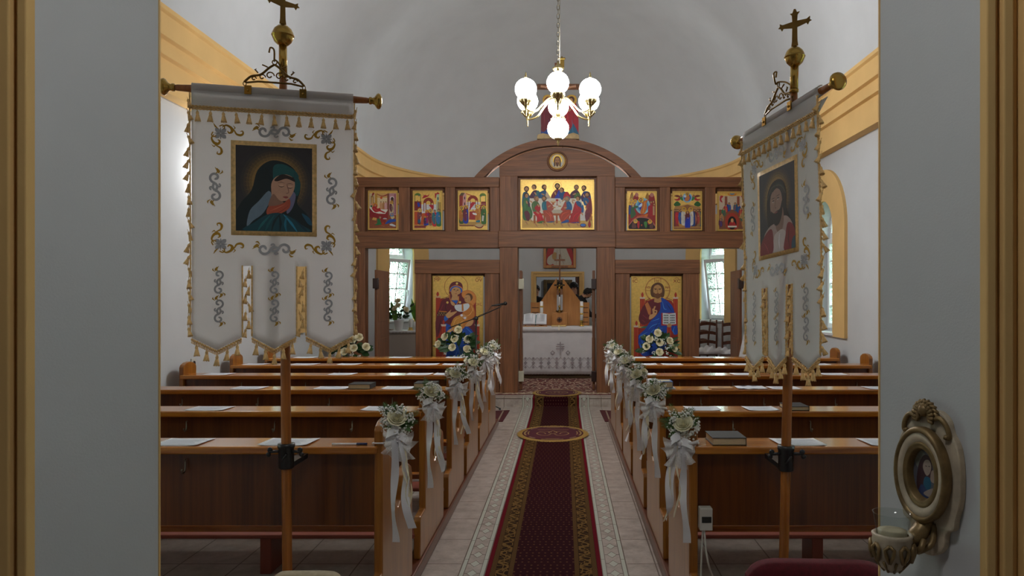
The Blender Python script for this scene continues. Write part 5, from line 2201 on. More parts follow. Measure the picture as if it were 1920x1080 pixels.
P.line([(605, 104), (632, 96), (658, 106)], 6, '#8a3020')
P.text('ICXC', 622, 432, 44, '#a8442a')
border(P, b, 8)
finish(P, root, x0, x1, z0, D)

# 10 enthroned teacher -----------------------------------------------
b = (88, 85, 705, 1130)
root, x0, x1, z0, z1, D = panel('large_icon', 'tall gilded icon of a bearded man in blue holding an open book', 'icon', 1183.5, 518, 1278, ybot, 0.07)
P = Paint(b, x1 - x0, z1 - z0)
P.rect(195, 360, 255, 700, RED)
P.rect(600, 360, 658, 1130, RED)
P.rect(208, 370, 240, 690, '#b0401c')
P.rect(216, 370, 232, 690, RED)
P.rect(612, 370, 645, 700, '#b0401c')
P.rect(620, 370, 637, 700, RED)
for q in (225, 632):
    P.poly([(q - 35, 340), (q + 35, 340), (q + 28, 362), (q - 28, 362)], '#ccb8a8')
    P.smooth([(q, 280), (q + 16, 315), (q, 345), (q - 16, 315)], '#a83420')
P.smooth([(255, 420), (300, 380), (412, 350), (520, 370), (600, 420), (600, 700), (255, 700)], '#8a2414')
for k in range(6):
    P.ell(262 + k * 11, 385 - k * 5, 5, 6, DK)
    P.ell(530 + k * 13, 355 + k * 5, 5, 6, DK)
P.ring(412, 252, 150, 6, '#8a2a1c', 44)
P.ring(412, 252, 140, 2, '#8a2a1c', 44)
for pts in ([(376, 110), (376, 160)], [(450, 110), (450, 160)], [(268, 220), (330, 220)], [(268, 262), (330, 262)], [(500, 220), (558, 220)], [(500, 262), (558, 262)]):
    P.line(pts, 5, '#8a2a1c')
P.text('O', 303, 226, 42, '#8a3a20')
P.text('N', 524, 226, 42, '#8a3a20')
P.line([(395, 125), (393, 148), (404, 150), (411, 135), (418, 150), (429, 148), (427, 125)], 6, '#8a3a20')
P.smooth([(180, 620), (200, 520), (260, 420), (370, 370), (450, 380), (470, 520), (420, 600), (310, 650), (230, 680)], MR)
P.line([(230, 560), (280, 600), (300, 590)], 8, '#7e2a38', 4)
P.line([(220, 620), (260, 650)], 8, '#7e2a38', 3)
P.poly([(255, 430), (290, 400), (330, 480), (325, 560), (300, 555)], '#b8703c')
P.rect(175, 720, 660, 1130, '#8a1f14')
P.smooth([(200, 715), (270, 695), (290, 720)], '#1f6a5a')
BL = '#0c3c98'
P.smooth([(450, 350), (520, 380), (590, 450), (625, 560), (650, 700), (655, 790), (610, 800), (590, 760), (540, 720), (530, 860), (500, 980), (300, 1060), (215, 1050), (195, 960), (165, 880), (170, 820), (260, 730), (320, 640), (400, 560), (445, 480)], BL)
for f in ([(470, 390), (490, 480), (525, 490)], [(330, 640), (420, 610), (430, 600)], [(300, 740), (350, 690), (440, 660)], [(320, 790), (370, 740), (480, 720)], [(185, 850), (200, 820), (290, 770)], [(190, 900), (220, 1000)], [(210, 870), (260, 980), (270, 1030)], [(620, 700), (600, 760), (620, 790)]):
    P.line(f, 9, '#3f8ad8', 4, True)
for f in ([(520, 420), (590, 520)], [(240, 780), (300, 900), (320, 1020)], [(430, 640), (360, 760)], [(490, 740), (440, 900)]):
    P.line(f, 10, '#06205c', 4, True)
P.poly([(372, 345), (452, 345), (460, 400), (412, 412), (368, 400)], '#b08450')
P.smooth([(330, 320), (325, 250), (350, 190), (412, 160), (470, 185), (496, 250), (490, 330), (470, 345), (480, 370), (455, 340), (370, 345)], '#55351c')
P.smooth([(358, 260), (370, 210), (412, 190), (450, 210), (466, 260), (452, 310), (412, 330), (370, 310)], '#b08450')
P.smooth([(362, 285), (390, 300), (412, 290), (436, 300), (462, 285), (450, 335), (412, 360), (375, 335)], '#6a3f1c')
for q in (-1, 1):
    P.ell(412 + q * 26, 246, 14, 5, '#2a160c')
    P.line([(412 + q * 12, 236), (412 + q * 44, 234)], 5, '#4a2c16')
P.line([(412, 240), (408, 280), (420, 282)], 7, '#805628', 2)
P.line([(400, 302), (424, 302)], 6, '#7a3424')
P.line([(400, 196), (412, 190), (424, 196)], 5, '#b08450')
P.smooth([(305, 610), (315, 560), (350, 545), (345, 490), (360, 480), (370, 455), (388, 455), (375, 495), (405, 505), (400, 545), (370, 585), (330, 610)], '#c09060')
P.ell(383, 522, 12, 9, '#4a1420')
P.rect(456, 535, 645, 690, '#a01c1c')
P.poly([(474, 535), (550, 545), (552, 680), (474, 672)], '#c8d0d4')
P.poly([(552, 545), (632, 535), (636, 672), (554, 680)], '#c8d0d4')
for k in range(4):
    for q in (486, 564):
        for j in range(5):
            P.rect(q + j * 12, 556 + k * 30, q + 8 + j * 12, 574 + k * 30, '#2a2a2c')
P.smooth([(525, 690), (545, 665), (575, 670), (580, 700), (540, 712)], '#b08450')
for q in (120, 525):
    P.rect(q, 710, q + 54, 1130, RED)
    P.rect(q + 8, 720, q + 46, 1120, '#b0401c')
    P.rect(q + 16, 720, q + 38, 1120, RED)
P.poly([(115, 690), (180, 690), (172, 712), (122, 712)], '#ccb8a8')
P.smooth([(152, 630), (168, 662), (152, 692), (136, 662)], '#a83420')
P.text('IC', 136, 146, 62, '#8a3020')
P.text('XC', 646, 146, 62, '#8a3020')
P.line([(112, 108), (136, 102), (160, 112)], 6, '#8a3020')
P.line([(620, 112), (645, 102), (670, 112)], 6, '#8a3020')
for q in (108, 166, 612, 682):
    P.ell(q, 142, 4, 4, '#8a3020')
border(P, b, 8)
finish(P, root, x0, x1, z0, D)

# ------------------------------------------------------------------ crucifixion group standing on the arch
DG = DI + 0.11


def gx(px):
    return wx(px, DG)


def gz(py):
    return wz(py, DG)


grp = thing('crucifix', 'large painted crucifix on top of the screen arch, behind the chandelier', 'crucifix', (gx(1046), DG, gz(262)))
m = MB()
m.box(gx(1040), gx(1054), DG - 0.015, DG + 0.015, gz(258), gz(118))
m.box(gx(1007), gx(1086), DG - 0.012, DG + 0.018, gz(168), gz(157.5))
put('cross', m, M['ico_x'], grp, bevel=0.004)
m = MB()
m.box(gx(1049), gx(1058), DG - 0.03, DG - 0.01, gz(128), gz(109))
m.box(gx(1047), gx(1060), DG - 0.032, DG - 0.008, gz(112), gz(109))
m.ball((gx(1053.5), DG - 0.02, gz(107.6)), 0.012, 8, 6)
put('title_plate', m, M['brass'], grp, bevel=0.003)
m = MB()
body = [(1047, 160), (1047, 172), (1046, 190), (1047, 205)]
m.tube([Vector((gx(a), DG - 0.04, gz(b_))) for a, b_ in ((1047, 164), (1047, 172), (1046, 182), (1047, 192), (1047, 206), (1048, 222), (1047, 236))], [0.03, 0.055, 0.06, 0.045, 0.05, 0.035, 0.022], 10, flat=0.6)
for s in (-1, 1):
    m.tube([Vector((gx(1047 + s * k), DG - 0.04, gz(v))) for k, v in ((3, 170), (14, 167), (26, 164), (33, 163))], [0.03, 0.024, 0.016, 0.018], 8)
m.ball((gx(1048), DG - 0.05, gz(158)), 0.045, 10, 8, sz=1.2)
put('figure', m, M['skin'], grp)
m = MB()
rock = [(1007, 262), (1008, 254), (1018, 251), (1030, 254), (1046, 250), (1062, 254), (1075, 250), (1085, 254), (1086, 262)]
m.prism([(gx(a), gz(b_)) for a, b_ in rock], DG - 0.06, DG + 0.05, XZ)
put('rock_base', m, mottled('painted rock', hx('#b39a70'), 0.2, 14, 0.7), grp, bevel=0.008)
for nm, px, c1, c2, hair, veil, lab in (('cutout_figure', 1027.5, '#22468c', '#6c1c2c', '#4a2a16', '#6c1c2c', 'painted cut-out figure of a woman in maroon left of the crucifix'),
                                         ('cutout_figure', 1071.5, '#1f5a78', '#a01c2c', '#4a2a16', None, 'painted cut-out figure of a man in red right of the crucifix')):
    s = -1 if px < 1046 else 1
    root = thing(nm, lab, 'figure', (gx(px), DG, gz(258)), 'painted figures on the arch')
    out = [(-14, 256), (-14, 240), (-12, 215), (-11, 200), (-9, 193), (-11, 186), (-8, 180), (0, 178), (8, 180), (11, 186), (9, 194), (13, 204), (14, 228), (14, 256)]
    out = [(px + a * 0.95, v) for a, v in out]
    m = MB()
    m.prism([(gx(a), gz(b_)) for a, b_ in out], DG - 0.012, DG + 0.012, XZ)
    put('board', m, M['ico_z'], root)
    P = Paint((px - 15, 177, px + 15, 258), gx(px + 15) - gx(px - 15), gz(177) - gz(258))
    P.poly(out, c2)
    P.ell(px, 187.5, 10.2, 9.6, gold_alpha('#c9a24c'))
    P.smooth([(px - 12, 255), (px - 8, 230), (px, 215), (px + 8, 225), (px + 10, 255)] if s < 0 else [(px - 8, 255), (px - 10, 235), (px - 4, 222), (px + 8, 240), (px + 13, 255)], c1)
    P.smooth([(px - 12, 245), (px - 13, 215), (px - 9, 198), (px + 5, 196), (px + 10, 205), (px + 4, 230), (px - 4, 245)], c2)
    P.line([(px - 8, 205), (px - 6, 235)], 1.0, shade(c2, 2.2), 3, True)
    P.line([(px + 6, 205), (px + 2, 232)], 1.0, shade(c2, 0.5), 3, True)
    P.line([(px + 1, 225), (px + 3, 252)], 1.0, shade(c1, 2.0), 3, True)
    if veil:
        P.smooth([(px - 7, 198), (px - 7, 188), (px, 181.5), (px + 6, 188), (px + 6, 198)], veil)
    else:
        P.ell(px, 187, 5.8, 6, hair)
    P.ell(px - s * 0.8, 189.5, 3.6, 5, SKIN)
    P.ell(px - s * 2, 189, 0.8, 0.5, '#2a160c')
    P.ell(px - s * 3, 207, 3.6, 1.6, SKIN, -40)
    P.put('painting', root, Matrix.Translation((gx(px), DG - 0.0135, gz(258))))
# ================================================================== CHANDELIER
CH = Vector((wx(1046.5, 7.0), 7.0, 0))
ch = thing('chandelier', 'brass chandelier with seven lit white globes hanging over the aisle', 'chandelier', (CH.x, CH.y, 3.0))
R0 = 0.34


def cc(x, y, z):
    return Vector((CH.x + x, CH.y + y, z))


m = MB()
m.lathe([(0.012, 3.18), (0.014, 3.2), (0.026, 3.22), (0.014, 3.25), (0.012, 3.30), (0.03, 3.33), (0.05, 3.355), (0.05, 3.38), (0.03, 3.40), (0.014, 3.43), (0.012, 3.55), (0.02, 3.58), (0.012, 3.6), (0.03, 3.625), (0.05, 3.64), (0.056, 3.655), (0.03, 3.67), (0.014, 3.69), (0.008, 3.72)], (CH.x, CH.y, 0), 20)
put('column', m, M['pale_brass'], ch)
for k in range(6):
    a = radians(-90 + 60 * k)
    dx, dy = cos(a), sin(a)
    pts = crom([(0.04, 3.37), (0.10, 3.36), (0.16, 3.30), (0.22, 3.235), (0.28, 3.215), (R0, 3.225 - 0.02 * dy)], 5, False)
    m = MB()
    m.tube([cc(dx * r, dy * r, z) for r, z in pts], 0.0085, 8)
    arm = put('arm', m, M['pale_brass'], ch)
    m = MB()
    m.lathe([(0.004, 3.155), (0.008, 3.165), (0.005, 3.175), (0.011, 3.19), (0.007, 3.21), (0.016, 3.235), (0.02, 3.25), (0.036, 3.265), (0.058, 3.29), (0.062, 3.305), (0.05, 3.31)], cc(dx * R0, dy * R0, -0.02 * dy), 18)
    for j in range(10):
        b = 2 * pi * j / 10
        m.tube([cc(dx * R0 + 0.022 * cos(b), dy * R0 + 0.022 * sin(b), 3.252 - 0.02 * dy), cc(dx * R0 + 0.062 * cos(b), dy * R0 + 0.062 * sin(b), 3.295 - 0.02 * dy)], 0.006, 5)
    put('cup', m, M['pale_brass'], arm)
    m = MB()
    m.ball(cc(dx * R0, dy * R0, 3.40 - 0.02 * dy), 0.099, 28, 18)
    put('globe', m, M['globe'], arm)
    m = MB()
    m.lathe([(0.016, 3.502), (0.016, 3.51), (0.007, 3.515), (0.012, 3.525), (0.005, 3.535), (0.008, 3.545), (0.001, 3.56)], cc(dx * R0, dy * R0, -0.02 * dy), 12)
    put('finial', m, M['pale_brass'], arm)
m = MB()
m.ball(cc(0, 0, 3.088), 0.10, 28, 18)
low = put('globe', m, M['globe'], ch)
m = MB()
m.lathe([(0.02, 3.20), (0.03, 3.19), (0.058, 3.182), (0.064, 3.172), (0.05, 3.168)], (CH.x, CH.y, 0), 18)
for j in range(8):
    b = 2 * pi * j / 8
    m.ball(cc(0.064 * cos(b), 0.064 * sin(b), 3.176), 0.009, 6, 4)
put('cap', m, M['pale_brass'], low)
m = MB()
m.lathe([(0.002, 2.925), (0.008, 2.935), (0.004, 2.945), (0.016, 2.96), (0.008, 2.972), (0.03, 2.985), (0.045, 3.0), (0.038, 3.004)], (CH.x, CH.y, 0), 16)
put('finial', m, M['pale_brass'], low)
m = MB()
n = 60
for i in range(n):
    z = 3.72 + i * 0.042
    ring = []
    for k in range(14):
        a = 2 * pi * k / 14
        u, v = 0.011 * cos(a), 0.026 * sin(a)
        ring.append(cc(u if i % 2 == 0 else 0, 0 if i % 2 == 0 else u, z + v))
    m.tube(ring, 0.0035, 5, closed=True)
m.tube([cc(0.014, 0, 3.7), cc(0.016, 0.004, 5), cc(0.013, 0, 6.24)], 0.003, 5)
put('chain', m, M['chain'], ch)
m = MB()
m.lathe([(0.01, 6.16), (0.05, 6.18), (0.06, 6.24), (0.06, 6.26)], (CH.x, CH.y, 0), 18)
put('ceiling_rose', m, M['pale_brass'], ch)


# ------------------------------------------------------------------ wall lamps
def wall_lamp(p, n, z0, label):
    """lamp fixed at wall point p (x, y), n pointing into the room, z0 its mounting height"""
    n = Vector((n[0], n[1], 0)).normalized()
    t = Vector((-n.y, n.x, 0))
    P0 = Vector((p[0], p[1], z0))
    root = thing('wall_lamp', label, 'wall lamp', P0, 'brass wall lamps')

    def L(a, b, c):
        return P0 + n * a + t * b + Vector((0, 0, c))
    m = MB()
    m.lathe([(0.05, 0.0), (0.055, 0.008), (0.045, 0.02), (0.015, 0.03)], P0, 20, 0, n.to_track_quat('Z', 'Y').to_matrix().to_4x4())
    m.box(0, 0.012, -0.03, 0.03, -0.13, 0.13, M=Matrix(((n.x, t.x, 0, P0.x), (n.y, t.y, 0, P0.y), (0, 0, 1, P0.z), (0, 0, 0, 1))))
    put('wall_plate', m, M['pale_brass'], root, bevel=0.004)
    m = MB()
    m.tube(crom([L(0.02, 0, 0), L(0.08, 0, -0.07), L(0.17, 0, -0.07), L(0.2, 0, -0.01), L(0.2, 0, 0.04)], 6, False), 0.009, 8)
    put('arm', m, M['pale_brass'], root)
    c = L(0.2, 0, 0)
    m = MB()
    m.lathe([(0.01, 0.01), (0.02, 0.04), (0.05, 0.07), (0.055, 0.085), (0.045, 0.09)], c, 16)
    put('cup', m, M['pale_brass'], root)
    m = MB()
    m.ball(c + Vector((0, 0, 0.18)), 0.10, 24, 16)
    put('globe', m, M['wall_globe' if n.x else 'added_globe'], root)


wall_lamp((-HW, 6.75), (1, 0), 2.43, 'brass wall lamp with lit white globe on the left wall behind the banner')
for px_, w_ in ((954, 'left'), (1136, 'right')):  # unseen pair, added to brighten the dome and apse
    wall_lamp((wx(px_, 10.77), 10.975), (0, 1), 2.80, 'added unseen brass lamp with white globe behind the %s centre post of the screen' % w_)

# ================================================================== PROCESSIONAL BANNERS
def scroll_s(P, cx, cy, L, vert, flip=1):
    """a silver S scroll with gold tips, length L"""
    sv, gd = (*hx('#a9abb0'), 0.35), (*hx('#b08a2e'), 0.3)

    def t(a, b):
        b *= flip
        return (cx + b, cy + a) if vert else (cx + a, cy + b)
    for q in (-1, 1):
        sp = []
        for i in range(26):
            th = i / 25 * 2.1 * pi
            r = L * 0.17 * (1 - i / 25 * 0.8)
            sp.append((q * (L * 0.28 + r * cos(th + pi)) , q * (L * 0.14 - L * 0.17 + r * sin(th + pi) + L * 0.17 * 0.2)))
        P.line([t(*p) for p in sp], L * 0.068, sv)
        P.line([t(q * L * 0.11, -q * L * 0.0), t(q * L * 0.02, q * L * 0.06), t(-q * L * 0.1, q * L * 0.03)], L * 0.068, sv, 4)
        sp = [(q * (L * 0.03 + L * 0.06 * (1 - i / 12) * cos(i / 12 * 5)), q * (L * 0.10 + L * 0.06 * (1 - i / 12) * sin(i / 12 * 5))) for i in range(13)]
        P.line([t(*p) for p in sp], L * 0.05, sv)
        P.smooth([t(q * L * 0.40, q * L * 0.10), t(q * L * 0.47, q * L * 0.14), t(q * L * 0.56, q * L * 0.05), t(q * L * 0.47, q * L * 0.05)], gd)
        P.line([t(q * L * 0.40, q * L * 0.02), t(q * L * 0.46, q * L * 0.07), t(q * L * 0.58, q * L * 0.0)], L * 0.045, gd, 4, True)
        P.line([t(q * L * 0.38, q * L * 0.12), t(q * L * 0.44, q * L * 0.2), t(q * L * 0.5, q * L * 0.19)], L * 0.045, gd, 4, True)


def corner_motif(P, cx, cy, s, fx, fy):
    sv, gd = (*hx('#a6a8ae'), 0.35), (*hx('#b0871f'), 0.3)
    t = lambda a, b: (cx + fx * a * s, cy + fy * b * s)
    for k in range(4):
        a = radians(45 + 90 * k)
        P.smooth([t(0.02 * cos(a), 0.02 * sin(a)), t(0.2 * cos(a + 0.5), 0.2 * sin(a + 0.5)), t(0.3 * cos(a), 0.3 * sin(a)), t(0.2 * cos(a - 0.5), 0.2 * sin(a - 0.5))], sv)
        P.smooth([t(0, 0), t(0.17 * cos(a + 0.9), 0.17 * sin(a + 0.9)), t(0.26 * cos(a + 0.78), 0.26 * sin(a + 0.78)), t(0.15 * cos(a + 0.6), 0.15 * sin(a + 0.6))], (*hx('#8f9298'), 0.35))
    P.line([t(-0.28, -0.42), t(-0.2, -0.28), t(-0.1, -0.2)], s * 0.07, gd, 3, True)
    for sw in (0, 1):
        u = (lambda a, b: t(a, b)) if not sw else (lambda a, b: t(b, a))
        P.line([u(0.06, -0.26), u(0.22, -0.36), u(0.42, -0.26), u(0.46, -0.1), u(0.34, -0.03), u(0.28, -0.12)], s * 0.13, gd, 5, True)
        P.line([u(0.42, -0.28), u(0.54, -0.16), u(0.64, 0.0), u(0.8, 0.04), u(0.9, -0.03), u(0.88, -0.14), u(0.79, -0.12)], s * 0.105, gd, 5, True)
        P.line([u(-0.3, -0.05), u(-0.36, 0.08), u(-0.28, 0.16), u(-0.18, 0.12)], s * 0.05, gd, 4)
        P.line([u(0.5, -0.2), u(0.58, -0.26), u(0.5, -0.36)], s * 0.05, gd, 4, True)


def tassel_mesh():
    m = MB()
    m.lathe([(0.0012, 0.006), (0.0045, 0.002), (0.0058, -0.004), (0.0042, -0.008), (0.0048, -0.010), (0.0068, -0.018), (0.0092, -0.029), (0.0095, -0.031), (0.002, -0.031)], (0, 0, 0), 9)
    for k in range(9):
        a = 2 * pi * k / 9
        m.tube([(0.004 * cos(a), 0.004 * sin(a), -0.009), (0.0098 * cos(a), 0.0098 * sin(a), -0.033)], 0.0012, 4)
    m.tube([(0, 0, 0.005), (0.001, 0, 0.016)], 0.0012, 4)
    return m.mesh('tassel', M['goldthread'])


TASSEL = tassel_mesh()


def banner(word, L, R, base, top, zball, picture, seed, cross_yaw, wood_top, ball_r):
    rnd = random.Random(seed)
    L, R, base, top = Vector(L), Vector(R), Vector(base), Vector(top)
    bar = R - L
    BL = bar.length
    e = bar.normalized()
    nrm = Vector((e.y, -e.x, 0)).normalized()           # front of the cloth
    mid = (L + R) / 2
    root = thing('processional_banner', 'white embroidered banner on a pole, %s' % word, 'banner', base, 'processional banners')

    def pole_at(z):
        t = (z - base.z) / (top.z - base.z)
        return base + (top - base) * t

    def C(u, d, off=0.0):
        """banner cloth: u along the bar from its middle, d down, off in front"""
        return mid + e * u + Vector((0, 0, -d)) + nrm * off
    # pole, tube, ball, cross
    m = MB()
    zs = [0.0, 0.4, 0.9, 1.4, 1.9, wood_top - 0.1, wood_top]
    m.tube([pole_at(z) for z in zs], [0.0195, 0.0195, 0.0195, 0.0185, 0.018, 0.017, 0.013], 12)
    put('pole', m, M['pole'], root)
    m = MB()
    pb = pole_at(zball)
    m.tube([pole_at(wood_top - 0.01), pole_at(zball - ball_r * 0.8)], 0.0155, 12)
    m.tube([pole_at(wood_top - 0.012), pole_at(wood_top)], 0.0175, 12)
    put('brass_sleeve', m, M['brass'], root)
    m = MB()
    m.lathe([(0.014, -1.12), (0.02, -1.05), (0.5, -0.9), (0.8, -0.6), (0.97, -0.2), (1.0, -0.06), (1.06, -0.03), (1.06, 0.03), (1.0, 0.06), (0.97, 0.25), (0.8, 0.62), (0.5, 0.9), (0.25, 1.02), (0.2, 1.1)][1:], (0, 0, 0), 28)
    m.v = [tuple(pb + Vector(p) * ball_r) for p in m.v]
    put('brass_ball', m, M['brass'], root)
    m = MB()
    h = 0.15
    half = [(0.012, 0), (0.0095, 0.02), (0.0085, 0.07), (0.042, 0.0775), (0.047, 0.069), (0.052, 0.079), (0.061, 0.082), (0.054, 0.088), (0.055, 0.099), (0.044, 0.092), (0.0085, 0.0945), (0.010, 0.118), (0.018, 0.127), (0.008, 0.127), (0.003, 0.141)]
    pl = half + [(-a, b) for a, b in reversed(half)]
    m.prism(pl, -0.003, 0.003, XZ)
    T = Matrix.Translation(pb + Vector((0, 0, ball_r * 1.08))) @ Matrix.Rotation(cross_yaw, 4, 'Z') @ Matrix.Diagonal((1.12, 1, 1, 1))
    m.v = [tuple(T @ Vector(p)) for p in m.v]
    put('brass_cross', m, M['old_brass'], root, bevel=0.0012)
    # bar and its ends
    m = MB()
    m.tube([L + e * 0.045, L + e * 0.06, L + e * 0.16, mid, R - e * 0.16, R - e * 0.06, R - e * 0.045], [0.009, 0.012, 0.017, 0.017, 0.017, 0.012, 0.009], 14)
    crossbar = put('crossbar', m, M['pole'], root)
    for p, s in ((L, 1), (R, -1)):
        m = MB()
        q = e.to_track_quat('Z', 'Y').to_matrix().to_4x4()
        m.lathe([(0.002, -0.002), (0.018, 0.0), (0.03, 0.006), (0.032, 0.014), (0.028, 0.02), (0.016, 0.028), (0.012, 0.036), (0.015, 0.042), (0.014, 0.05)], (0, 0, 0), 22)
        m.v = [tuple(p + (q @ Vector((a, b, s * c)))) for a, b, c in m.v]
        put('brass_end_knob', m, M['brass'], crossbar)
    # hanger
    m = MB()
    hc = mid + nrm * 0.012 + e * 0.0
    hz = lambda u, z: hc + e * u + Vector((0, 0, z))
    m.tube([hz(-0.105, 0.034), hz(-0.06, 0.042), hz(0.06, 0.042), hz(0.105, 0.034)], 0.004, 6)
    for s in (-1, 1):
        m.tube(crom([hz(s * 0.11, 0.036), hz(s * 0.085, 0.06), hz(s * 0.05, 0.07), hz(s * 0.02, 0.098), hz(0, 0.112)], 5, False), 0.0045, 6)
        for c0, c1, r in ((0.075, 0.052, 0.009), (0.045, 0.060, 0.012), (0.017, 0.068, 0.016)):
            m.tube([hz(s * c0 + r * cos(a * 0.5) * (1 - a / 18), c1 + r * sin(a * 0.5) * (1 - a / 18)) for a in range(13)], 0.0028, 5)
        m.tube([hz(s * 0.06, 0.075), hz(s * 0.072, 0.088), hz(s * 0.066, 0.09)], 0.003, 5)
        m.tube([hz(s * 0.025, 0.1), hz(s * 0.045, 0.108)], 0.003, 5)
        m.tube([hz(s * 0.108, 0.036) + Vector((0, 0, 0.008 * cos(a))) + e * (0.006 * sin(a)) - Vector((0, 0, 0.006)) for a in (0, 1, 2, 3, 4, 5, 6)], 0.002, 5)
    put('scroll_hanger', m, M['old_brass'], root)
    m = MB()
    hp = pole_at(wood_top + 0.005)
    hk = hz(0, 0.112)
    m.tube([hk + e * (0.009 * sin(a)) + Vector((0, 0, 0.009 - 0.009 * cos(a))) for a in (0, 0.8, 1.6, 2.4, 3.2, 4, 4.8, 5.6, 6.28)], 0.0025, 5)
    m.tube(crom([hp, (hp + hk) / 2 + Vector((0, 0, 0.02)), hk + Vector((0, 0, 0.02)), hk + nrm * 0.012 + Vector((0, 0, 0.012)), hk + nrm * 0.02 + Vector((0, 0, 0.05)), hk + nrm * 0.0 + e * -0.015 + Vector((0, 0, 0.065)), hk + e * -0.02 + Vector((0, 0, 0.045))], 5, False), 0.0035, 6)
    put('hook', m, M['old_brass'], root)
    # cloth: sleeve over the bar, three pointed tails
    cw, ch_ = 0.589, 0.945
    hw = cw / 2
    slit_d = 0.672
    g = 0.017
    tails = [(-hw, -hw + cw / 3 - g), (-hw + cw / 3 + g, hw - cw / 3 - g), (hw - cw / 3 + g, hw)]

    def wave(u, d):
        flat = 1 - 0.97 * exp(-((u / 0.21) ** 6 + ((d - 0.375) / 0.245) ** 6))
        return (0.007 * sin(u * 11 + seed) * min(1, d * 1.6) + 0.004 * sin(u * 23 + d * 5 + seed) * min(1, d)) * flat

    def pt(u, d, off=0.0):
        return C(u, d, 0.02 - 0.03 * min(1, d / 0.5) * 0.3 + wave(u, d) + off)
    m = MB()
    us_, seg_ = [], []
    for ti, (a0, a1) in enumerate(tails):
        for k in range(11):
            us_.append((a0 + (a1 - a0) * k / 10, ti, k))
    rows = [[pt(u, 0.01 + (slit_d - 0.01) * r / 16) for u, _, _ in us_] for r in range(17)]
    for r in range(1, 10):
        row = []
        for u, ti, k in us_:
            tip = ch_ + 0.048 * (1 - abs(2 * k / 10 - 1))
            row.append(pt(u, slit_d + (tip - slit_d) * r / 9))
        rows.append(row)
    nc = len(us_)
    fs = []
    for r in range(len(rows) - 1):
        for c in range(nc - 1):
            if r >= 16 and us_[c][1] != us_[c + 1][1]:
                continue
            fs.append((r * nc + c, r * nc + c + 1, (r + 1) * nc + c + 1, (r + 1) * nc + c))
    m.add([p for r in rows for p in r], fs, True)
    # bridge strips above the slits
    m.grid(lambda a, b: C(-hw + cw * a, 0.02 * cos(pi * b) * 0.9 - 0.002, 0.021 * sin(pi * b) ** 0.7 if b < 1 else 0), 20, 8)
    m.grid(lambda a, b: C(-hw + cw * a, 0.02 + 0.06 * b, -0.02 + 0.036 * b), 8, 3)
    cl = put('cloth', m, M['cloth'], root, solid=0.002)
    for u in (-0.095, 0.105):
        m = MB()
        T = Matrix(((e.x, nrm.x, 0, 0), (e.y, nrm.y, 0, 0), (e.z, nrm.z, 1, 0), (0, 0, 0, 1)))
        c0 = C(u, -0.004, 0.024)
        m.box(-0.013, 0.013, -0.003, 0.003, -0.017, 0.017)
        m.ball((0, 0.004, -0.002), 0.005, 8, 6)
        m.v = [tuple(c0 + T @ Vector(p)) for p in m.v]
        put('brass_clip', m, M['brass'], root, bevel=0.001)
    # fringe braid
    edge = []
    for i in range(15):
        edge.append((-hw, 0.07 + (ch_ - 0.07) * i / 14))
    path_b = []
    for a0, a1 in tails:
        path_b.append([(a0, ch_), ((a0 + a1) / 2, ch_ + 0.048), (a1, ch_)])
    m = MB()

    def braid(pts, droop=0.0, off=0.004, r=0.0027):
        for k in range(2):
            q = []
            for i in range(len(pts) - 1):
                for j in range(6):
                    t = j / 6
                    u = pts[i][0] + (pts[i + 1][0] - pts[i][0]) * t
                    d = pts[i][1] + (pts[i + 1][1] - pts[i][1]) * t
                    ph = (i * 6 + j) * 1.05 + k * pi
                    q.append(pt(u, d + droop + 0.003 * sin(ph), off + 0.003 * cos(ph)))
            m.tube(q, r, 5)
    topl = [(-hw + cw * i / 24, 0.072) for i in range(25)]
    braid(topl, 0, 0.006)
    braid(topl, 0.008, 0.005, 0.002)
    lft = [(-hw - 0.004, 0.02 + (ch_ - 0.02) * i / 30) for i in range(31)]
    rgt = [(hw + 0.004, 0.02 + (ch_ - 0.02) * i / 30) for i in range(31)]
    braid(lft)
    braid(rgt)
    for pb_ in path_b:
        seg = []
        for i in range(2):
            for j in range(5):
                t = j / 5
                seg.append((pb_[i][0] + (pb_[i + 1][0] - pb_[i][0]) * t, pb_[i][1] + (pb_[i + 1][1] - pb_[i][1]) * t))
        seg.append(pb_[2])
        braid(seg, 0.006)
        braid(seg, 0.018, 0.004, 0.0014)
        braid(seg, 0.012, 0.002, 0.0014)
    for s0 in (-hw + cw / 3, hw - cw / 3):
        for q in (-g, g):
            braid([(s0 + q, slit_d + (ch_ - slit_d) * i / 10) for i in range(11)], 0, 0.004, 0.003)
    fr = put('fringe_braid', m, M['goldthread'], root)

    def tas(u, d, off=0.008, tilt=0.0, sc=1.0):
        o = bpy.data.objects.new('tassel', TASSEL)
        COL.objects.link(o)
        o.parent = fr
        o.location = pt(u, d, off) - wloc(fr)
        o.rotation_euler = (tilt * nrm.x + rnd.uniform(-0.1, 0.1), tilt + rnd.uniform(-0.12, 0.12), rnd.uniform(0, 6))
        o.scale = (sc, sc, sc)
    for i in range(13):
        tas(-hw + cw * (i + 0.5) / 13, 0.094, 0.008, 0, 1.05)
    for i in range(20):
        d = 0.05 + (ch_ - 0.06) * i / 19.5
        tas(-hw - 0.010, d, 0.002, 0.35, 0.95)
        tas(hw + 0.010, d, 0.002, -0.35, 0.95)
    for a0, a1 in tails:
        for i in range(5):
            t = (i + 0.5) / 5
            u = a0 + (a1 - a0) * t
            tas(u, ch_ + 0.048 * (1 - abs(2 * t - 1)) + 0.026, 0.002, 0, 1.1)
    for s0 in (-hw + cw / 3, hw - cw / 3):
        for i in range(8):
            d = slit_d + 0.02 + (ch_ - slit_d - 0.03) * i / 7.5
            tas(s0 + (-1) ** i * g * 0.35, d, 0.003, 0.2 * (-1) ** i, 0.9)
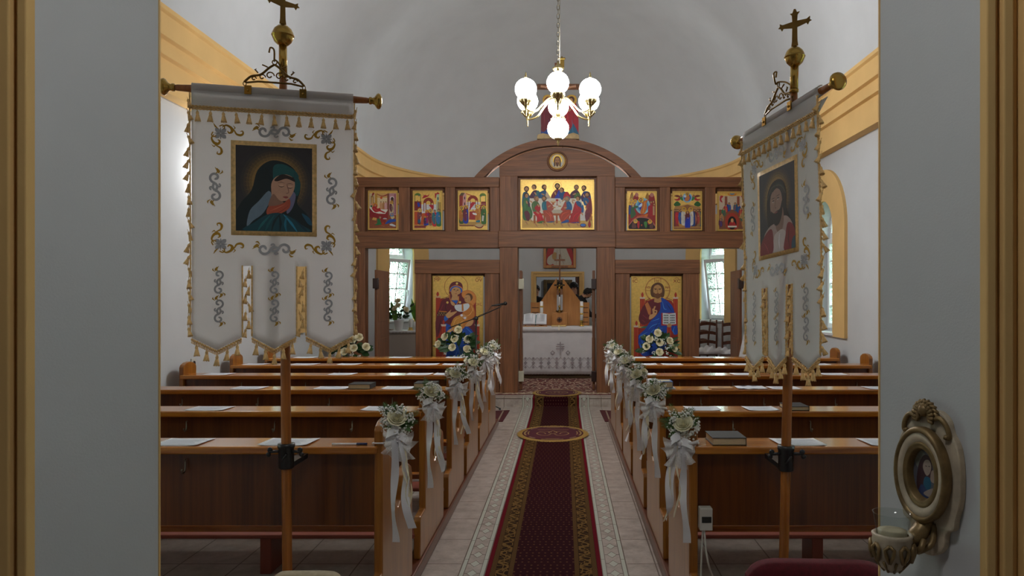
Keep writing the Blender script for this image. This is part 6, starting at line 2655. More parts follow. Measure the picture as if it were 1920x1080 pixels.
    # embroidery and picture, drawn on one flat field a hair in front of the cloth
    P = Paint((-300, 0, 300, 1000), 0.6, 1.0, 1.2e-5)
    for fx in (-1, 1):
        corner_motif(P, fx * 192, 168, 88, -fx, 1)
        corner_motif(P, fx * 192, 590, 88, -fx, -1)
        scroll_s(P, fx * 212, 372, 128, True, fx)
    scroll_s(P, 0, 152, 138, False)
    scroll_s(P, 0, 606, 138, False)
    for u in (-198, 0, 198):
        scroll_s(P, u, 735, 105, True)
        scroll_s(P, u, 845, 105, True)

    def drape(P, off):
        P.mb.v = [tuple(pt(p[0], 1.0 - p[2], off - p[1])) for p in P.mb.v]
    # subdivide is not needed: shapes are small next to the folds
    drape(P, 0.0034)
    P.put('embroidery', cl)
    m = MB()
    m.grid(lambda a, b: C(-0.156 + 0.312 * a, 0.192 + 0.362 * b, 0.0245 - 0.018 * (0.192 + 0.362 * b)), 10, 10)
    pic = put('picture', m, M['goldthread'], cl, solid=0.003)
    P = Paint((0, 0, 100, 118), 0.278, 0.328, 1.0e-5)
    P.gain = 1.5
    picture(P)
    # break the picture's big flat shapes over the cloth's gentle fold
    u0, d0 = 0.0, 0.209
    P.mb.v = [tuple(C(p[0], d0 + 0.328 - p[2], 0.0264 - 0.018 * (d0 + 0.328 - p[2]) - p[1])) for p in P.mb.v]
    P.put('painted_figure', pic)
    # pole holder clamped to the rear pew
    m = MB()
    pc = pole_at(0.868)
    m.lathe([(0.027, -0.05), (0.03, -0.045), (0.03, 0.03), (0.033, 0.035), (0.033, 0.05), (0.022, 0.05)], pc, 18)
    m.box(pc.x - 0.02, pc.x + 0.02, pc.y, 3.188, pc.z - 0.05, pc.z - 0.03)
    for s in (-1, 1):
        m.tube([pc + Vector((s * 0.02, -0.01, 0.02)), pc + Vector((s * 0.062, -0.014, 0.018))], 0.006, 8)
        m.ball(pc + Vector((s * 0.06, -0.014, 0.026)), 0.011, 8, 6, sy=0.5)
        m.ball(pc + Vector((s * 0.066, -0.014, 0.008)), 0.010, 8, 6, sy=0.5)
    m.tube([pc + Vector((-0.01, -0.026, -0.02)), pc + Vector((0.012, -0.03, 0.012))], 0.005, 6)
    put('pole_clamp', m, M['black_metal'], root)
    return root


def halo_glow(P, cx, cy, r, n=46):
    """ray burst: darker ground, warm thin rays (pigment of the picture itself)"""
    for k, (f, c) in enumerate(((1.0, '#33302f'), (0.92, '#40382f'), (0.84, '#52442f'), (0.76, '#665230'), (0.68, '#7c6136'), (0.6, '#8e6f40'))):
        P.ell(cx, cy, r * f, r * f * 1.04, c, n=40)
    for i in range(n):
        a = 2 * pi * i / n
        P.line([(cx + r * 0.55 * cos(a), cy + r * 0.55 * sin(a)), (cx + r * 0.88 * cos(a), cy + r * 0.9 * sin(a))], 0.45, '#94774a', taper=True)


def veiled(P):
    """plain stand-in: a veiled woman in teal, head bowed"""
    P.rect(0, 0, 100, 118, '#2c2a2e')
    halo_glow(P, 52, 50, 46)
    P.smooth([(0, 118), (4, 84), (20, 62), (28, 34), (44, 20), (62, 21), (76, 30), (82, 44), (84, 60), (80, 78), (92, 92), (100, 106), (100, 118)], '#0c1c20')
    P.smooth([(48, 38), (50, 26), (62, 24), (77, 32), (82, 42), (70, 41), (58, 42), (50, 50)], '#0f4a4c')
    P.smooth([(76, 34), (84, 48), (83, 62), (79, 68), (76, 58)], '#0e4448')
    P.smooth([(14, 112), (18, 90), (30, 76), (42, 62), (46, 70), (36, 92), (22, 104)], '#5a6c7c')
    P.smooth([(70, 62), (78, 66), (74, 84), (66, 92)], '#60607c')
    P.smooth([(46, 70), (46, 52), (52, 42), (64, 38), (74, 42), (77, 52), (74, 64), (67, 74), (58, 76), (52, 82), (42, 82)], '#a5806c')
    P.smooth([(50, 46), (60, 38), (74, 42), (77, 48), (66, 44), (54, 48)], '#241a18')
    P.smooth([(48, 66), (56, 74), (62, 77), (54, 84), (42, 84)], '#7c5c4e')
    for a, b in ((59, 54.5), (70.5, 56)):
        P.line([(a - 4, b - 0.4), (a, b + 1.2), (a + 4, b - 0.2)], 1.1, '#2e1c18', 3, True)
        P.line([(a - 4.5, b - 4.5), (a, b - 5.5), (a + 4.5, b - 4)], 0.8, '#4a3028', 3, True)
        P.ell(a, b - 1, 3.2, 1.4, '#b28e7a')
    P.line([(66.5, 52), (68.4, 60), (68.6, 63.5), (65.4, 64.6)], 0.9, '#6e4c40', 3)
    P.smooth([(61, 69.5), (65, 68.4), (68.4, 69.6), (65, 71.6)], '#7e3c38')
    P.smooth([(40, 94), (42, 84), (52, 82), (62, 78), (70, 72), (70, 84), (60, 92), (50, 96)], '#94442f')
    P.line([(44, 90), (54, 85), (64, 80)], 1.0, '#b4684c', 3, True)
    P.line([(48, 94), (58, 90), (68, 82)], 1.0, '#6a2a1e', 3, True)
    P.smooth([(12, 118), (24, 106), (40, 95), (56, 92), (72, 98), (86, 108), (94, 118)], '#0c3a44')
    for f, c in (([(58, 93), (50, 104), (46, 118)], '#0a2026'), ([(62, 94), (72, 106), (80, 118)], '#1d6a88'), ([(56, 94), (58, 106), (57, 118)], '#0a2026'), ([(66, 96), (64, 108), (66, 118)], '#155e74'), ([(44, 96), (34, 108), (28, 118)], '#16565c'), ([(76, 100), (88, 112), (94, 118)], '#0a2a3a'), ([(50, 95), (42, 108), (38, 118)], '#114a50')):
        P.line(f, 3.4, c, 4, True)
    P.smooth([(86, 92), (96, 98), (100, 108), (94, 106)], '#15445a')


def bearded(P):
    """plain stand-in: a bearded man in a red mantle"""
    P.rect(0, 0, 100, 118, '#2a2a2e')
    halo_glow(P, 50, 42, 42)
    P.smooth([(26, 80), (22, 60), (24, 34), (36, 20), (54, 16), (70, 22), (78, 38), (78, 60), (86, 76), (74, 82), (40, 84)], '#18110e')
    P.smooth([(8, 118), (12, 92), (28, 80), (48, 76), (72, 70), (88, 78), (96, 92), (98, 118)], '#8d7a74')
    P.smooth([(46, 78), (48, 62), (66, 56), (70, 76), (62, 92), (52, 90)], '#6f564c')
    P.smooth([(32, 46), (36, 34), (48, 28), (60, 32), (66, 44), (64, 60), (54, 72), (42, 70), (34, 60)], '#80665a')
    P.smooth([(34, 58), (42, 62), (50, 60), (60, 58), (66, 48), (66, 64), (58, 78), (46, 80), (38, 70)], '#1c1410')
    for a, b in ((41, 45), (55, 43)):
        P.line([(a - 4, b + 0.5), (a, b - 1.2), (a + 4, b)], 1.2, '#20140f', 3, True)
        P.ell(a, b + 0.8, 2.6, 1.1, '#b4a89c')
        P.ell(a + 0.3, b + 0.5, 1.1, 1.1, '#1c120e')
        P.line([(a - 5, b - 4), (a + 5, b - 4.6)], 1.1, '#241812', 3, True)
    P.line([(48, 42), (46, 54), (50, 55.5)], 1.0, '#4e382f', 3)
    P.line([(45, 62.5), (53, 61.5)], 1.4, '#7a3e38')
    P.smooth([(26, 34), (36, 24), (52, 20), (68, 26), (76, 36), (70, 38), (54, 28), (38, 32)], '#241c12')
    for k in range(16):
        a = radians(195 + k * 10)
        P.line([(50 + 26 * cos(a), 46 + 27 * sin(a)), (50 + (31 + (k * 7) % 5) * cos(a + 0.12), 46 + (32 + (k * 5) % 5) * sin(a + 0.12))], 0.9, '#16110c', taper=True)
    P.line([(24, 40), (36, 26), (52, 24), (66, 28), (77, 40)], 2.0, '#3a3a2a', 4)
    P.line([(26, 34), (40, 29), (56, 21), (72, 31)], 1.5, '#1c2a20', 4)
    P.smooth([(40, 118), (42, 96), (52, 90), (66, 88), (76, 96), (74, 118)], '#a39a98')
    P.line([(58, 92), (56, 104), (58, 116)], 2, '#c6c4c8', 3, True)
    P.smooth([(0, 118), (4, 100), (22, 86), (36, 84), (40, 100), (36, 118)], '#6a2124')
    P.smooth([(70, 118), (74, 98), (80, 82), (92, 84), (100, 96), (100, 118)], '#6e2022')
    P.line([(12, 100), (22, 110), (26, 118)], 2, '#8e3a38', 3, True)
    P.line([(84, 88), (82, 104), (86, 118)], 2, '#3e1214', 3, True)
    P.smooth([(92, 106), (100, 102), (100, 118), (90, 118)], '#1c3c4c')


banner('with a picture of a veiled woman', (CX - 1.518, 2.808, 2.296), (CX - 0.737, 3.023, 2.296), (CX - 1.115, 3.02, 0), (CX - 1.108, 2.95, 2.32), 2.535, veiled, 3, 0.75, 2.385, 0.041)
banner('with a picture of a bearded man', (CX + 0.769, 3.333, 2.192), (CX + 0.944, 2.55, 2.245), (CX + 0.88, 3.02, 0), (CX + 0.876, 2.84, 2.30), 2.415, bearded, 8, -0.78, 2.295, 0.037)

# ------------------------------------------------------------------ devotional plaque on the right jamb
pl = thing('devotional_plaque', 'antique oval picture plaque with a glass candle cup on the right door jamb', 'plaque', (0, 0, 0))
near, far = Vector((XR1, YN, 0)), Vector((XR0, YA, 0))
ax = (far - near).normalized()
nn = Vector((-ax.y, ax.x, 0))
if nn.x > 0:
    nn = -nn
c0 = near + ax * ((1.935 - YN) / ax.y) + Vector((0, 0, 1.047))
pl.location = c0 - Vector((0, 0, 0.25))


def J(u, v, w):
    """u to the viewer's right along the jamb, v up, w out of the jamb"""
    return c0 - ax * u + Vector((0, 0, v)) + nn * w


def jm(mb):
    mb.v = [tuple(J(*p)) for p in mb.v]
    return mb


m = MB()
outl = [(0, 0.165), (0.035, 0.165), (0.06, 0.145), (0.07, 0.115), (0.09, 0.08), (0.098, 0.02), (0.096, -0.05), (0.082, -0.10), (0.078, -0.125), (0.055, -0.14), (0.05, -0.175), (0.03, -0.2), (0, -0.21)]
m.prism(crom(outl + [(-a, b) for a, b in reversed(outl[1:-1])], 3, True), 0.0, 0.022, lambda u, v, w: (u, v, w))
put('back_plate', jm(m), M['antique'], pl, bevel=0.004)
m = MB()
prof = [(0.058, 0.020), (0.058, 0.042), (0.064, 0.046), (0.068, 0.040), (0.074, 0.038), (0.082, 0.040)]


def oval_ring(name, prof, mat):
    m = MB()
    vs = []
    n = 44
    for r, w in prof:
        for k in range(n):
            a = 2 * pi * k / n
            vs.append((r * cos(a) * 0.93, r * 1.42 * sin(a), w))
    fs = []
    for i in range(len(prof) - 1):
        for k in range(n):
            l = (k + 1) % n
            fs.append((i * n + k, (i + 1) * n + k, (i + 1) * n + l, i * n + l))
    m.add(vs, fs, True)
    return put(name, jm(m), mat, pl)


oval_ring('inner_gilt_rim', [(0.044, 0.022), (0.046, 0.044), (0.050, 0.05), (0.054, 0.046), (0.056, 0.05), (0.06, 0.045)], M['antique_gold'])
oval_ring('beaded_border', [(0.058, 0.044), (0.064, 0.05), (0.072, 0.052), (0.077, 0.048)], M['antique'])
oval_ring('outer_gilt_rim', [(0.075, 0.047), (0.078, 0.056), (0.083, 0.056), (0.087, 0.048), (0.086, 0.03), (0.08, 0.02)], M['antique_gold'])
m = MB()
rnd = random.Random(4)
for k in range(11):
    a = pi * (k / 10)
    q = [(0.034 * cos(a) * 0.8 + 0.012 * cos(t + a), 0.148 + 0.03 * sin(a) + 0.012 * sin(t + a), 0.028 + 0.002 * t) for t in (0, 1, 2, 3, 4, 5)]
    m.tube(q, 0.0055, 6)
m.ball((0, 0.165, 0.03), 0.018, 10, 8)
for s in (-1, 1):
    m.tube(crom([(s * 0.02, 0.14, 0.03), (s * 0.045, 0.15, 0.03), (s * 0.065, 0.13, 0.028), (s * 0.07, 0.105, 0.026), (s * 0.058, 0.105, 0.028)], 4, False), 0.0065, 6)
put('crest_ornament', jm(m), M['antique_gold'], pl)
P = Paint((0, 0, 100, 150), 0.092, 0.14, 1e-5)
P.ell(50, 75, 50, 75, '#5a5c66')
P.ell(30, 40, 20, 26, '#7c8078')
P.smooth([(18, 120), (22, 60), (40, 26), (62, 28), (70, 60), (60, 90), (50, 130)], '#3e1c24')
P.smooth([(38, 60), (44, 40), (58, 36), (66, 50), (62, 70), (50, 80)], '#a89488')
P.line([(46, 54), (52, 54)], 2, '#2a1c18')
P.line([(56, 53), (62, 53)], 2, '#2a1c18')
P.smooth([(64, 90), (66, 66), (78, 60), (88, 70), (86, 90), (76, 96)], '#9c867a')
P.smooth([(40, 110), (44, 86), (60, 84), (66, 104), (56, 120)], '#1c5a78')
P.smooth([(22, 140), (30, 110), (44, 112), (60, 140), (50, 148)], '#2c3a68')
P.smooth([(40, 132), (56, 118), (78, 110), (88, 124), (70, 138)], '#9a8a86')
P.smooth([(60, 146), (66, 134), (82, 128), (74, 144)], '#4a8a8a')
for i, p in enumerate(P.mb.v):
    P.mb.v[i] = tuple(J(p[0], p[2] - 0.07, 0.024 - p[1]))
P.put('painted_picture', pl)
# bracket, cup holder, glass
m = MB()
m.tube(crom([(0, -0.12, 0.02), (0, -0.15, 0.05), (0, -0.165, 0.08), (0, -0.165, 0.11)], 5, False), [0.022] * 10 + [0.018] * 6, 10)
for s in (-1, 1):
    m.tube(crom([(s * 0.02, -0.125, 0.02), (s * 0.03, -0.17, 0.04), (s * 0.015, -0.19, 0.07), (s * 0.03, -0.175, 0.075), (s * 0.024, -0.16, 0.06)], 5, False), 0.008, 7)
put('scroll_bracket', jm(m), M['antique_gold'], pl)
cu = J(-0.015, -0.125, 0.125)
m = MB()
m.lathe([(0.012, -0.118), (0.03, -0.105), (0.043, -0.075), (0.049, -0.045), (0.047, -0.03), (0.050, -0.022), (0.044, -0.018), (0.038, -0.03), (0.038, -0.06), (0.01, -0.08)], cu, 28)
hold = put('cup_holder', m, M['antique'], pl)
m = MB()
for k in range(9):
    a = 2 * pi * k / 9
    for b in (-0.16, 0.16):
        m.tube([cu + Vector((0.046 * cos(a), 0.046 * sin(a), -0.085)), cu + Vector((0.052 * cos(a + b), 0.052 * sin(a + b), -0.066)), cu + Vector((0.053 * cos(a + b * 1.3), 0.053 * sin(a + b * 1.3), -0.05)), cu + Vector((0.051 * cos(a), 0.051 * sin(a), -0.04))], 0.0048, 6)
    m.tube([cu + Vector((0.02 * cos(a + 0.35), 0.02 * sin(a + 0.35), -0.115)), cu + Vector((0.044 * cos(a + 0.35), 0.044 * sin(a + 0.35), -0.085))], 0.0035, 5)
put('leaf_ornament', m, M['antique_gold'], hold)
m = MB()
m.lathe([(0.036, -0.07), (0.039, -0.03), (0.042, 0.0), (0.0475, 0.03), (0.048, 0.032), (0.0455, 0.032), (0.0395, 0.0), (0.0365, -0.028), (0.033, -0.066)], cu, 32)
put('glass_cup', m, M['glass'], pl)
m = MB()
m.lathe([(0.03, -0.064), (0.034, -0.03), (0.035, -0.012), (0.02, -0.012)], cu, 24)
put('wax', m, mottled('candle wax', hx('#b8ac90'), 0.05, 10, 0.5), pl)
# ================================================================== ALTAR AND SANCTUARY
SZ = STEP_Z
AY0, AY1 = 12.65, 13.42
AX0, AX1 = wx(976, AY0), wx(1113, AY0)
AT = wz(613.5, AY0)
al = thing('altar', 'altar table under a white cloth with grey cross-stitch border', 'altar', ((AX0 + AX1) / 2, AY0 + 0.38, SZ))
m = MB()
m.box(AX0 + 0.06, AX1 - 0.06, AY0 + 0.06, AY1 - 0.05, SZ + 0.008, AT - 0.05)
put('base', m, M['darkwood'], al)
m = MB()
m.box(AX0 + 0.01, AX1 - 0.01, AY0 + 0.01, AY1, AT - 0.05, AT - 0.006)
put('table_top', m, M['oak'], al)
m = MB()
hem = 0.215


def cloth_pt(u, v):
    """front and both sides of the hanging cloth"""
    W_, Dp = AX1 - AX0, AY1 - AY0
    s = u * (W_ + 2 * Dp)
    fold = 0.014 * sin(s * 21) * v + 0.01 * sin(s * 9 + 1) * v
    if s < Dp:
        x, y, nx, ny = AX0, AY1 - s, -1, 0
    elif s < Dp + W_:
        x, y, nx, ny = AX0 + (s - Dp), AY0, 0, -1
    else:
        x, y, nx, ny = AX1, AY0 + (s - Dp - W_), 1, 0
    z = AT - (AT - hem) * v - (0.006 * abs(sin(s * 60)) if v > 0.99 else 0)
    return (x + nx * (fold + 0.004), y + ny * (fold * 0.5 + 0.004), z)


m.grid(cloth_pt, 160, 10)
m.box(AX0 - 0.004, AX1 + 0.004, AY0 - 0.004, AY1, AT - 0.003, AT + 0.002)
cl = put('cloth', m, M['linen'], al, solid=0.0015)
m = MB()
m.grid(lambda u, v: (AX0 - 0.012 + (AX1 - AX0 + 0.024) * u, AY0 - 0.022 - 0.003 * sin(u * 40), AT + 0.003 - v * (0.075 + 0.008 * abs(sin(u * 34))) * (0.9 + 0.1 * v)), 120, 2)
m.grid(lambda u, v: (AX0 - 0.012 + (AX1 - AX0 + 0.024) * u, AY0 - 0.022 + (AY1 - AY0) * v, AT + 0.004), 2, 2)
put('lace_runner', m, M['linen'], cl, solid=0.001)
# embroidery on the front: source units are the 7.2x zoom of the photograph
b = (120, 110, 1095, 755)
P = Paint(b, AX1 - AX0, AT - hem, 1e-5)
G = '#a0989b'
for y in (345, 375, 406):
    w = 56 if y != 345 else 46
    P.rect(650 - w, y - 7, 650 + w, y + 7, G)
P.rect(643, 312, 658, 488, G)
for x in (548, 752):
    P.poly([(x, 428), (x + 33, 460), (x, 492), (x - 33, 460)], G)
    P.poly([(x, 443), (x + 17, 460), (x, 477), (x - 17, 460)], '#d5d3d4')
for k in range(9):
    x = 187 + 104 * k
    P.poly([(x, 574), (x + 27, 600), (x, 626), (x - 27, 600)], G)
    for y in (538, 660):
        P.poly([(x, y - 20), (x + 20, y), (x, y + 20), (x - 20, y)], G)
    for y0, y1 in ((574, 526), (626, 672)):
        for s in (-1, 1):
            if 120 < x + s * 52 < 1095:
                P.line([(x + s * 2, y0), (x + s * 52, y1)], 5, G)
P.put('embroidery', cl, Matrix.Translation(((AX0 + AX1) / 2, AY0 - 0.023, hem)))

# missal on its stand
YM = 12.78
st = thing('book_stand', 'small wooden book stand at the left end of the altar', 'stand', (wx(1003, YM), YM, AT + 0.006))
m = MB()
T = Matrix.Translation((wx(1003, YM), YM, AT + 0.006))
m.box(wx(979, YM), wx(1026, YM), YM - 0.02, YM + 0.02, AT + 0.006, AT + 0.02)
for px in (985, 1018):
    x = wx(px, YM)
    m.tube([(x, YM, AT + 0.014), (x, YM + 0.17, AT + 0.012)], 0.009, 6)
    m.tube([(x, YM + 0.02, AT + 0.02), (x, YM + 0.16, AT + 0.17)], 0.009, 6)
    m.tube([(x, YM + 0.16, AT + 0.014), (x, YM + 0.15, AT + 0.16)], 0.008, 6)
put('frame', m, M['oak'], st)
bk = thing('missal', 'large open book on a stand at the left of the altar', 'book', (wx(1003, YM), YM, AT + 0.02))
sl = Matrix.Translation((wx(1003, YM), YM + 0.0, AT + 0.03)) @ Matrix.Rotation(radians(44), 4, 'X')
m = MB()
hwb = 0.205
m.box(-hwb, hwb, 0, 0.24, 0, 0.008, M=sl)
put('cover', m, mottled('dark red book cover', hx('#7a3a22'), 0.1, 10), bk)
for s in (-1, 1):
    m = MB()
    m.grid(lambda u, v, s=s: sl @ Vector((s * hwb * 0.97 * u, 0.004 + 0.232 * v, 0.012 + 0.034 * sin(pi * min(1, 0.15 + u * 0.8)) * (1 - 0.5 * u) + 0.012)), 10, 3)
    m.grid(lambda u, v, s=s: sl @ Vector((s * hwb * 0.97 * u, 0.004, 0.008 + v * (0.016 + 0.034 * sin(pi * min(1, 0.15 + u * 0.8)) * (1 - 0.5 * u)))), 10, 1)
    put('pages', m, M['paper'], bk, solid=0.002)
P = Paint((0, 0, 100, 100), 0.38, 0.21, 1e-5)
for k in range(12):
    P.rect(6, 8 + k * 7, 42, 10 + k * 7, '#8f9098')
    P.rect(58, 8 + k * 7, 94, 10 + k * 7, '#8f9098')
P.put('printing', bk, sl @ Matrix.Translation((0, 0.015, 0.052)) @ Matrix.Rotation(-pi / 2, 4, 'X'))
m = MB()
m.strip([sl @ Vector((0.02, 0.2, 0.05)), sl @ Vector((0.012, 0.01, 0.05)), sl @ Vector((0.01, -0.006, 0.02)), sl @ Vector((0.012, -0.01, -0.01))], Vector((0.006, 0, 0)))
put('ribbon_marker', m, mottled('teal ribbon', hx('#2a6a6a')), bk)

# tabernacle box with round cross
YT = 13.05
tb = thing('tabernacle', 'small light oak box with a round dark cross on the altar', 'tabernacle', (wx(1049, YT), YT, AT + 0.006))
x0, x1, z1 = wx(1035, YT), wx(1063.5, YT), wz(586, YT)
m = MB()
m.box(x0, x1, YT, YT + 0.24, AT + 0.006, z1)
put('case', m, M['oak'], tb, bevel=0.003)
m = MB()
m.box(x0 + 0.02, x1 - 0.02, YT - 0.006, YT, AT + 0.03, z1 - 0.02)
dr = put('door', m, M['oak'], tb, bevel=0.003)
m = MB()
ce = (wx(1049, YT), YT - 0.006, wz(599.5, YT))
m.lathe([(0.05, 0), (0.05, 0.004), (0.044, 0.006)], ce, 28, 0, Matrix.Rotation(pi / 2, 4, 'X'))
em = put('round_emblem', m, M['ico_z'], dr)
m = MB()
for w, h in ((0.030, 0.010), (0.010, 0.030)):
    m.box(ce[0] - w, ce[0] + w, ce[1] - 0.010, ce[1] - 0.005, ce[2] - h, ce[2] + h)
for a in range(4):
    c = (ce[0] + 0.024 * cos(pi / 2 * a), ce[1] - 0.008, ce[2] + 0.024 * sin(pi / 2 * a))
    m.ball(c, 0.012, 8, 5, sy=0.3)
put('small_cross', m, M['black_metal'], em)
# gold book lying in front
gb = thing('gospel_book', 'thick gilded book lying at the front of the altar', 'book', (wx(1047, 12.72), 12.72, AT + 0.006))
m = MB()
m.box(wx(1034, 12.72), wx(1061, 12.72), 12.70, 12.92, AT + 0.006, AT + 0.03)
put('cover', m, M['gold'], gb, bevel=0.004)
m = MB()
m.box(wx(1035, 12.72), wx(1060, 12.72), 12.698, 12.70, AT + 0.012, AT + 0.024)
put('page_block', m, M['pages'], gb)
m = MB()
m.strip([(wx(1048, 12.7), 12.80, AT + 0.031), (wx(1048, 12.7), 12.69, AT + 0.030), (wx(1048, 12.7), 12.612, AT + 0.006), (wx(1048.5, 12.7), 12.606, AT - 0.05)], Vector((0.008, 0, 0)))
put('ribbon_marker', m, M['cream_ribbon'], gb)
# altar cross and single candle on the box
YC = 13.12
zb = z1 + 0.003
ac = thing('altar_cross', 'small black crucifix with a gilded figure on top of the oak box', 'crucifix', (wx(1049, YC), YC, zb))
m = MB()
x = wx(1049, YC)
m.lathe([(0.05, 0), (0.05, 0.01), (0.03, 0.03), (0.012, 0.05), (0.01, 0.08)], (x, YC, zb), 16)
m.box(x - 0.010, x + 0.010, YC - 0.006, YC + 0.006, zb + 0.06, wz(527, YC))
m.box(x - 0.075, x + 0.075, YC - 0.006, YC + 0.006, wz(536, YC), wz(533, YC))
for dx, z in ((-0.078, wz(534.5, YC)), (0.078, wz(534.5, YC)), (0, wz(527, YC))):
    m.ball((x + dx, YC, z), 0.016, 8, 6, sy=0.5)
put('cross', m, M['black_metal'], ac)
m = MB()
m.tube([(x, YC - 0.02, wz(536, YC)), (x - 0.004, YC - 0.024, wz(541, YC)), (x + 0.004, YC - 0.02, wz(550, YC))], [0.012, 0.018, 0.008], 8)
for s in (-1, 1):
    m.tube([(x, YC - 0.02, wz(538, YC)), (x + s * 0.06, YC - 0.014, wz(534, YC))], 0.005, 6)
m.ball((x, YC - 0.024, wz(534.5, YC)), 0.013, 8, 6)
put('figure', m, M['brass'], ac)
cd = thing('candle', 'thin white candle in a dark stand in front of the small crucifix', 'candle', (wx(1049, 13.07), 13.07, zb))
m = MB()
x, y = wx(1049, 13.07), 13.07
m.lathe([(0.04, 0), (0.04, 0.008), (0.015, 0.02), (0.012, 0.07), (0.022, 0.11), (0.012, 0.12)], (x, y, zb), 14)
for s in (-1, 1):
    m.ball((x + s * 0.05, y, zb + 0.025), 0.016, 8, 6)
    m.tube([(x, y, zb + 0.02), (x + s * 0.05, y, zb + 0.025)], 0.007, 6)
put('holder', m, M['old_brass'], cd)
m = MB()
m.lathe([(0.0125, 0.11), (0.0125, 0.27), (0.004, 0.275)], (x, y, zb), 12)
put('stick', m, M['ceramic'], cd)
m = MB()
m.tube([(x, y, zb + 0.27), (x, y, zb + 0.285)], 0.0015, 4)
put('wick', m, M['black_metal'], cd)
# two tall altar candles
for px, top, lab in ((1015.5, 565, 'tall white candle with gold rings behind the open book'), (1090.5, 565, 'tall white candle with gold rings at the right end of the altar')):
    y = 12.95
    x = wx(px, y)
    zt = wz(top, y)
    root = thing('altar_candle', lab, 'candle', (x, y, AT + 0.006), 'ringed candles on the altar')
    m = MB()
    m.lathe([(0.045, 0.0), (0.048, 0.008), (0.03, 0.02), (0.018, 0.04), (0.026, 0.06), (0.018, 0.075), (0.034, 0.09), (0.034, 0.10), (0.02, 0.102)], (x, y, AT + 0.006), 16)
    for k in range(4):
        a = pi / 4 + k * pi / 2
        m.ball((x + 0.042 * cos(a), y + 0.042 * sin(a), AT + 0.02), 0.014, 8, 6)
    put('candlestick', m, M['brass'], root)
    m = MB()
    m.lathe([(0.0275, AT + 0.108), (0.0275, zt - 0.003), (0.02, zt)], (x, y, 0), 18)
    put('stick', m, M['ceramic'], root)
    for f in (0.34, 0.72):
        z = AT + 0.108 + (zt - AT - 0.108) * f
        m = MB()
        m.lathe([(0.028, z - 0.014), (0.0295, z - 0.012), (0.0295, z + 0.012), (0.028, z + 0.014)], (x, y, 0), 18)
        put('gold_ring', m, M['gold'], root)
# reredos: two triangular oak wings and slatted ends, standing on the altar's back edge
YR = 13.34
rr = thing('altar_screen', 'pair of tall triangular oak boards standing at the back of the altar', 'altar board', (wx(1050, YR), YR, AT + 0.003))
for pts in ([(1010, 613), (1010, 567), (1013.5, 566), (1044, 521), (1044, 613)], [(1055, 613), (1055, 521), (1089, 566), (1090, 613)]):
    m = MB()
    m.prism([(wx(a, YR), wz(v, YR)) for a, v in reversed(pts)], YR, YR + 0.03, XZ)
    put('triangular_wing', m, M['oak'], rr, bevel=0.003)
for a, c in ((995, 1012), (1088, 1105)):
    m = MB()
    x0, x1 = wx(a, YR), wx(c, YR)
    m.box(x0, x1, YR + 0.03, YR + 0.05, AT + 0.003, wz(567, YR))
    w_ = put('slatted_end', m, M['oak'], rr, bevel=0.003)
    m = MB()
    for v in (577, 586, 595, 604):
        m.box(x0 + 0.02, x1 - 0.02, YR + 0.026, YR + 0.031, wz(v + 0.6, YR), wz(v - 0.6, YR))
    put('slot', m, M['hinge_brown'], w_)
# tall three-bar cross behind the altar
YP = 13.52
tc = thing('three_bar_cross', 'tall brown three-bar cross standing behind the altar', 'cross', (wx(1049.5, YP), YP, SZ))
m = MB()
x = wx(1049.5, YP)
m.box(x - 0.014, x + 0.014, YP - 0.012, YP + 0.012, SZ + 0.03, wz(477, YP))
m.box(wx(1039.5, YP), wx(1059.5, YP), YP - 0.013, YP + 0.013, wz(489.2, YP), wz(486, YP))
m.box(wx(1034, YP), wx(1065, YP), YP - 0.013, YP + 0.013, wz(501.5, YP), wz(498.5, YP))
put('shaft', m, M['ico_z'], tc, bevel=0.003)
m = MB()
m.box(x - 0.13, x + 0.13, YP - 0.13, YP + 0.13, SZ, SZ + 0.03)
put('foot', m, M['ico_z'], tc, bevel=0.004)

# framed picture on the apse wall
YF = YD - 0.06
fp = thing('framed_picture', 'framed picture of a white robed figure in red on the apse wall', 'picture', (wx(1049.5, YF), YF, wz(502.5, YF)))
x0, x1, z0, z1 = wx(1019, YF), wx(1080, YF), wz(502.5, YF), wz(410, YF)
m = MB()
m.frame(x0, x1, z0, z1, 0.055, YF - 0.03, YF + 0.05)
put('frame', m, M['oak'], fp, bevel=0.006)
P = Paint((0, 0, 100, 160), x1 - x0 - 0.1, z1 - z0 - 0.1)
P.rect(0, 0, 100, 160, '#3a2420')
P.smooth([(0, 160), (10, 90), (30, 50), (70, 50), (90, 90), (100, 160)], '#a01a20')
P.smooth([(30, 160), (26, 120), (40, 70), (60, 70), (78, 110), (92, 160)], '#b3ab9c')
P.smooth([(4, 150), (8, 130), (30, 118), (28, 150), (14, 158)], '#b3ab9c')
P.smooth([(22, 124), (30, 112), (40, 118), (36, 136), (26, 138)], '#a8824a')
P.line([(50, 90), (54, 125), (66, 158)], 3, '#8a8278', 3, True)
P.line([(40, 100), (38, 158)], 3, '#8a8278', 3, True)
P.ell(50, 40, 15, 19, '#b08860')
P.smooth([(34, 56), (34, 30), (50, 18), (66, 30), (66, 56), (62, 40), (50, 30), (38, 40)], '#4a2c18')
P.put('painting', fp, Matrix.Translation(((x0 + x1) / 2, YF - 0.005, z0 + 0.05)))

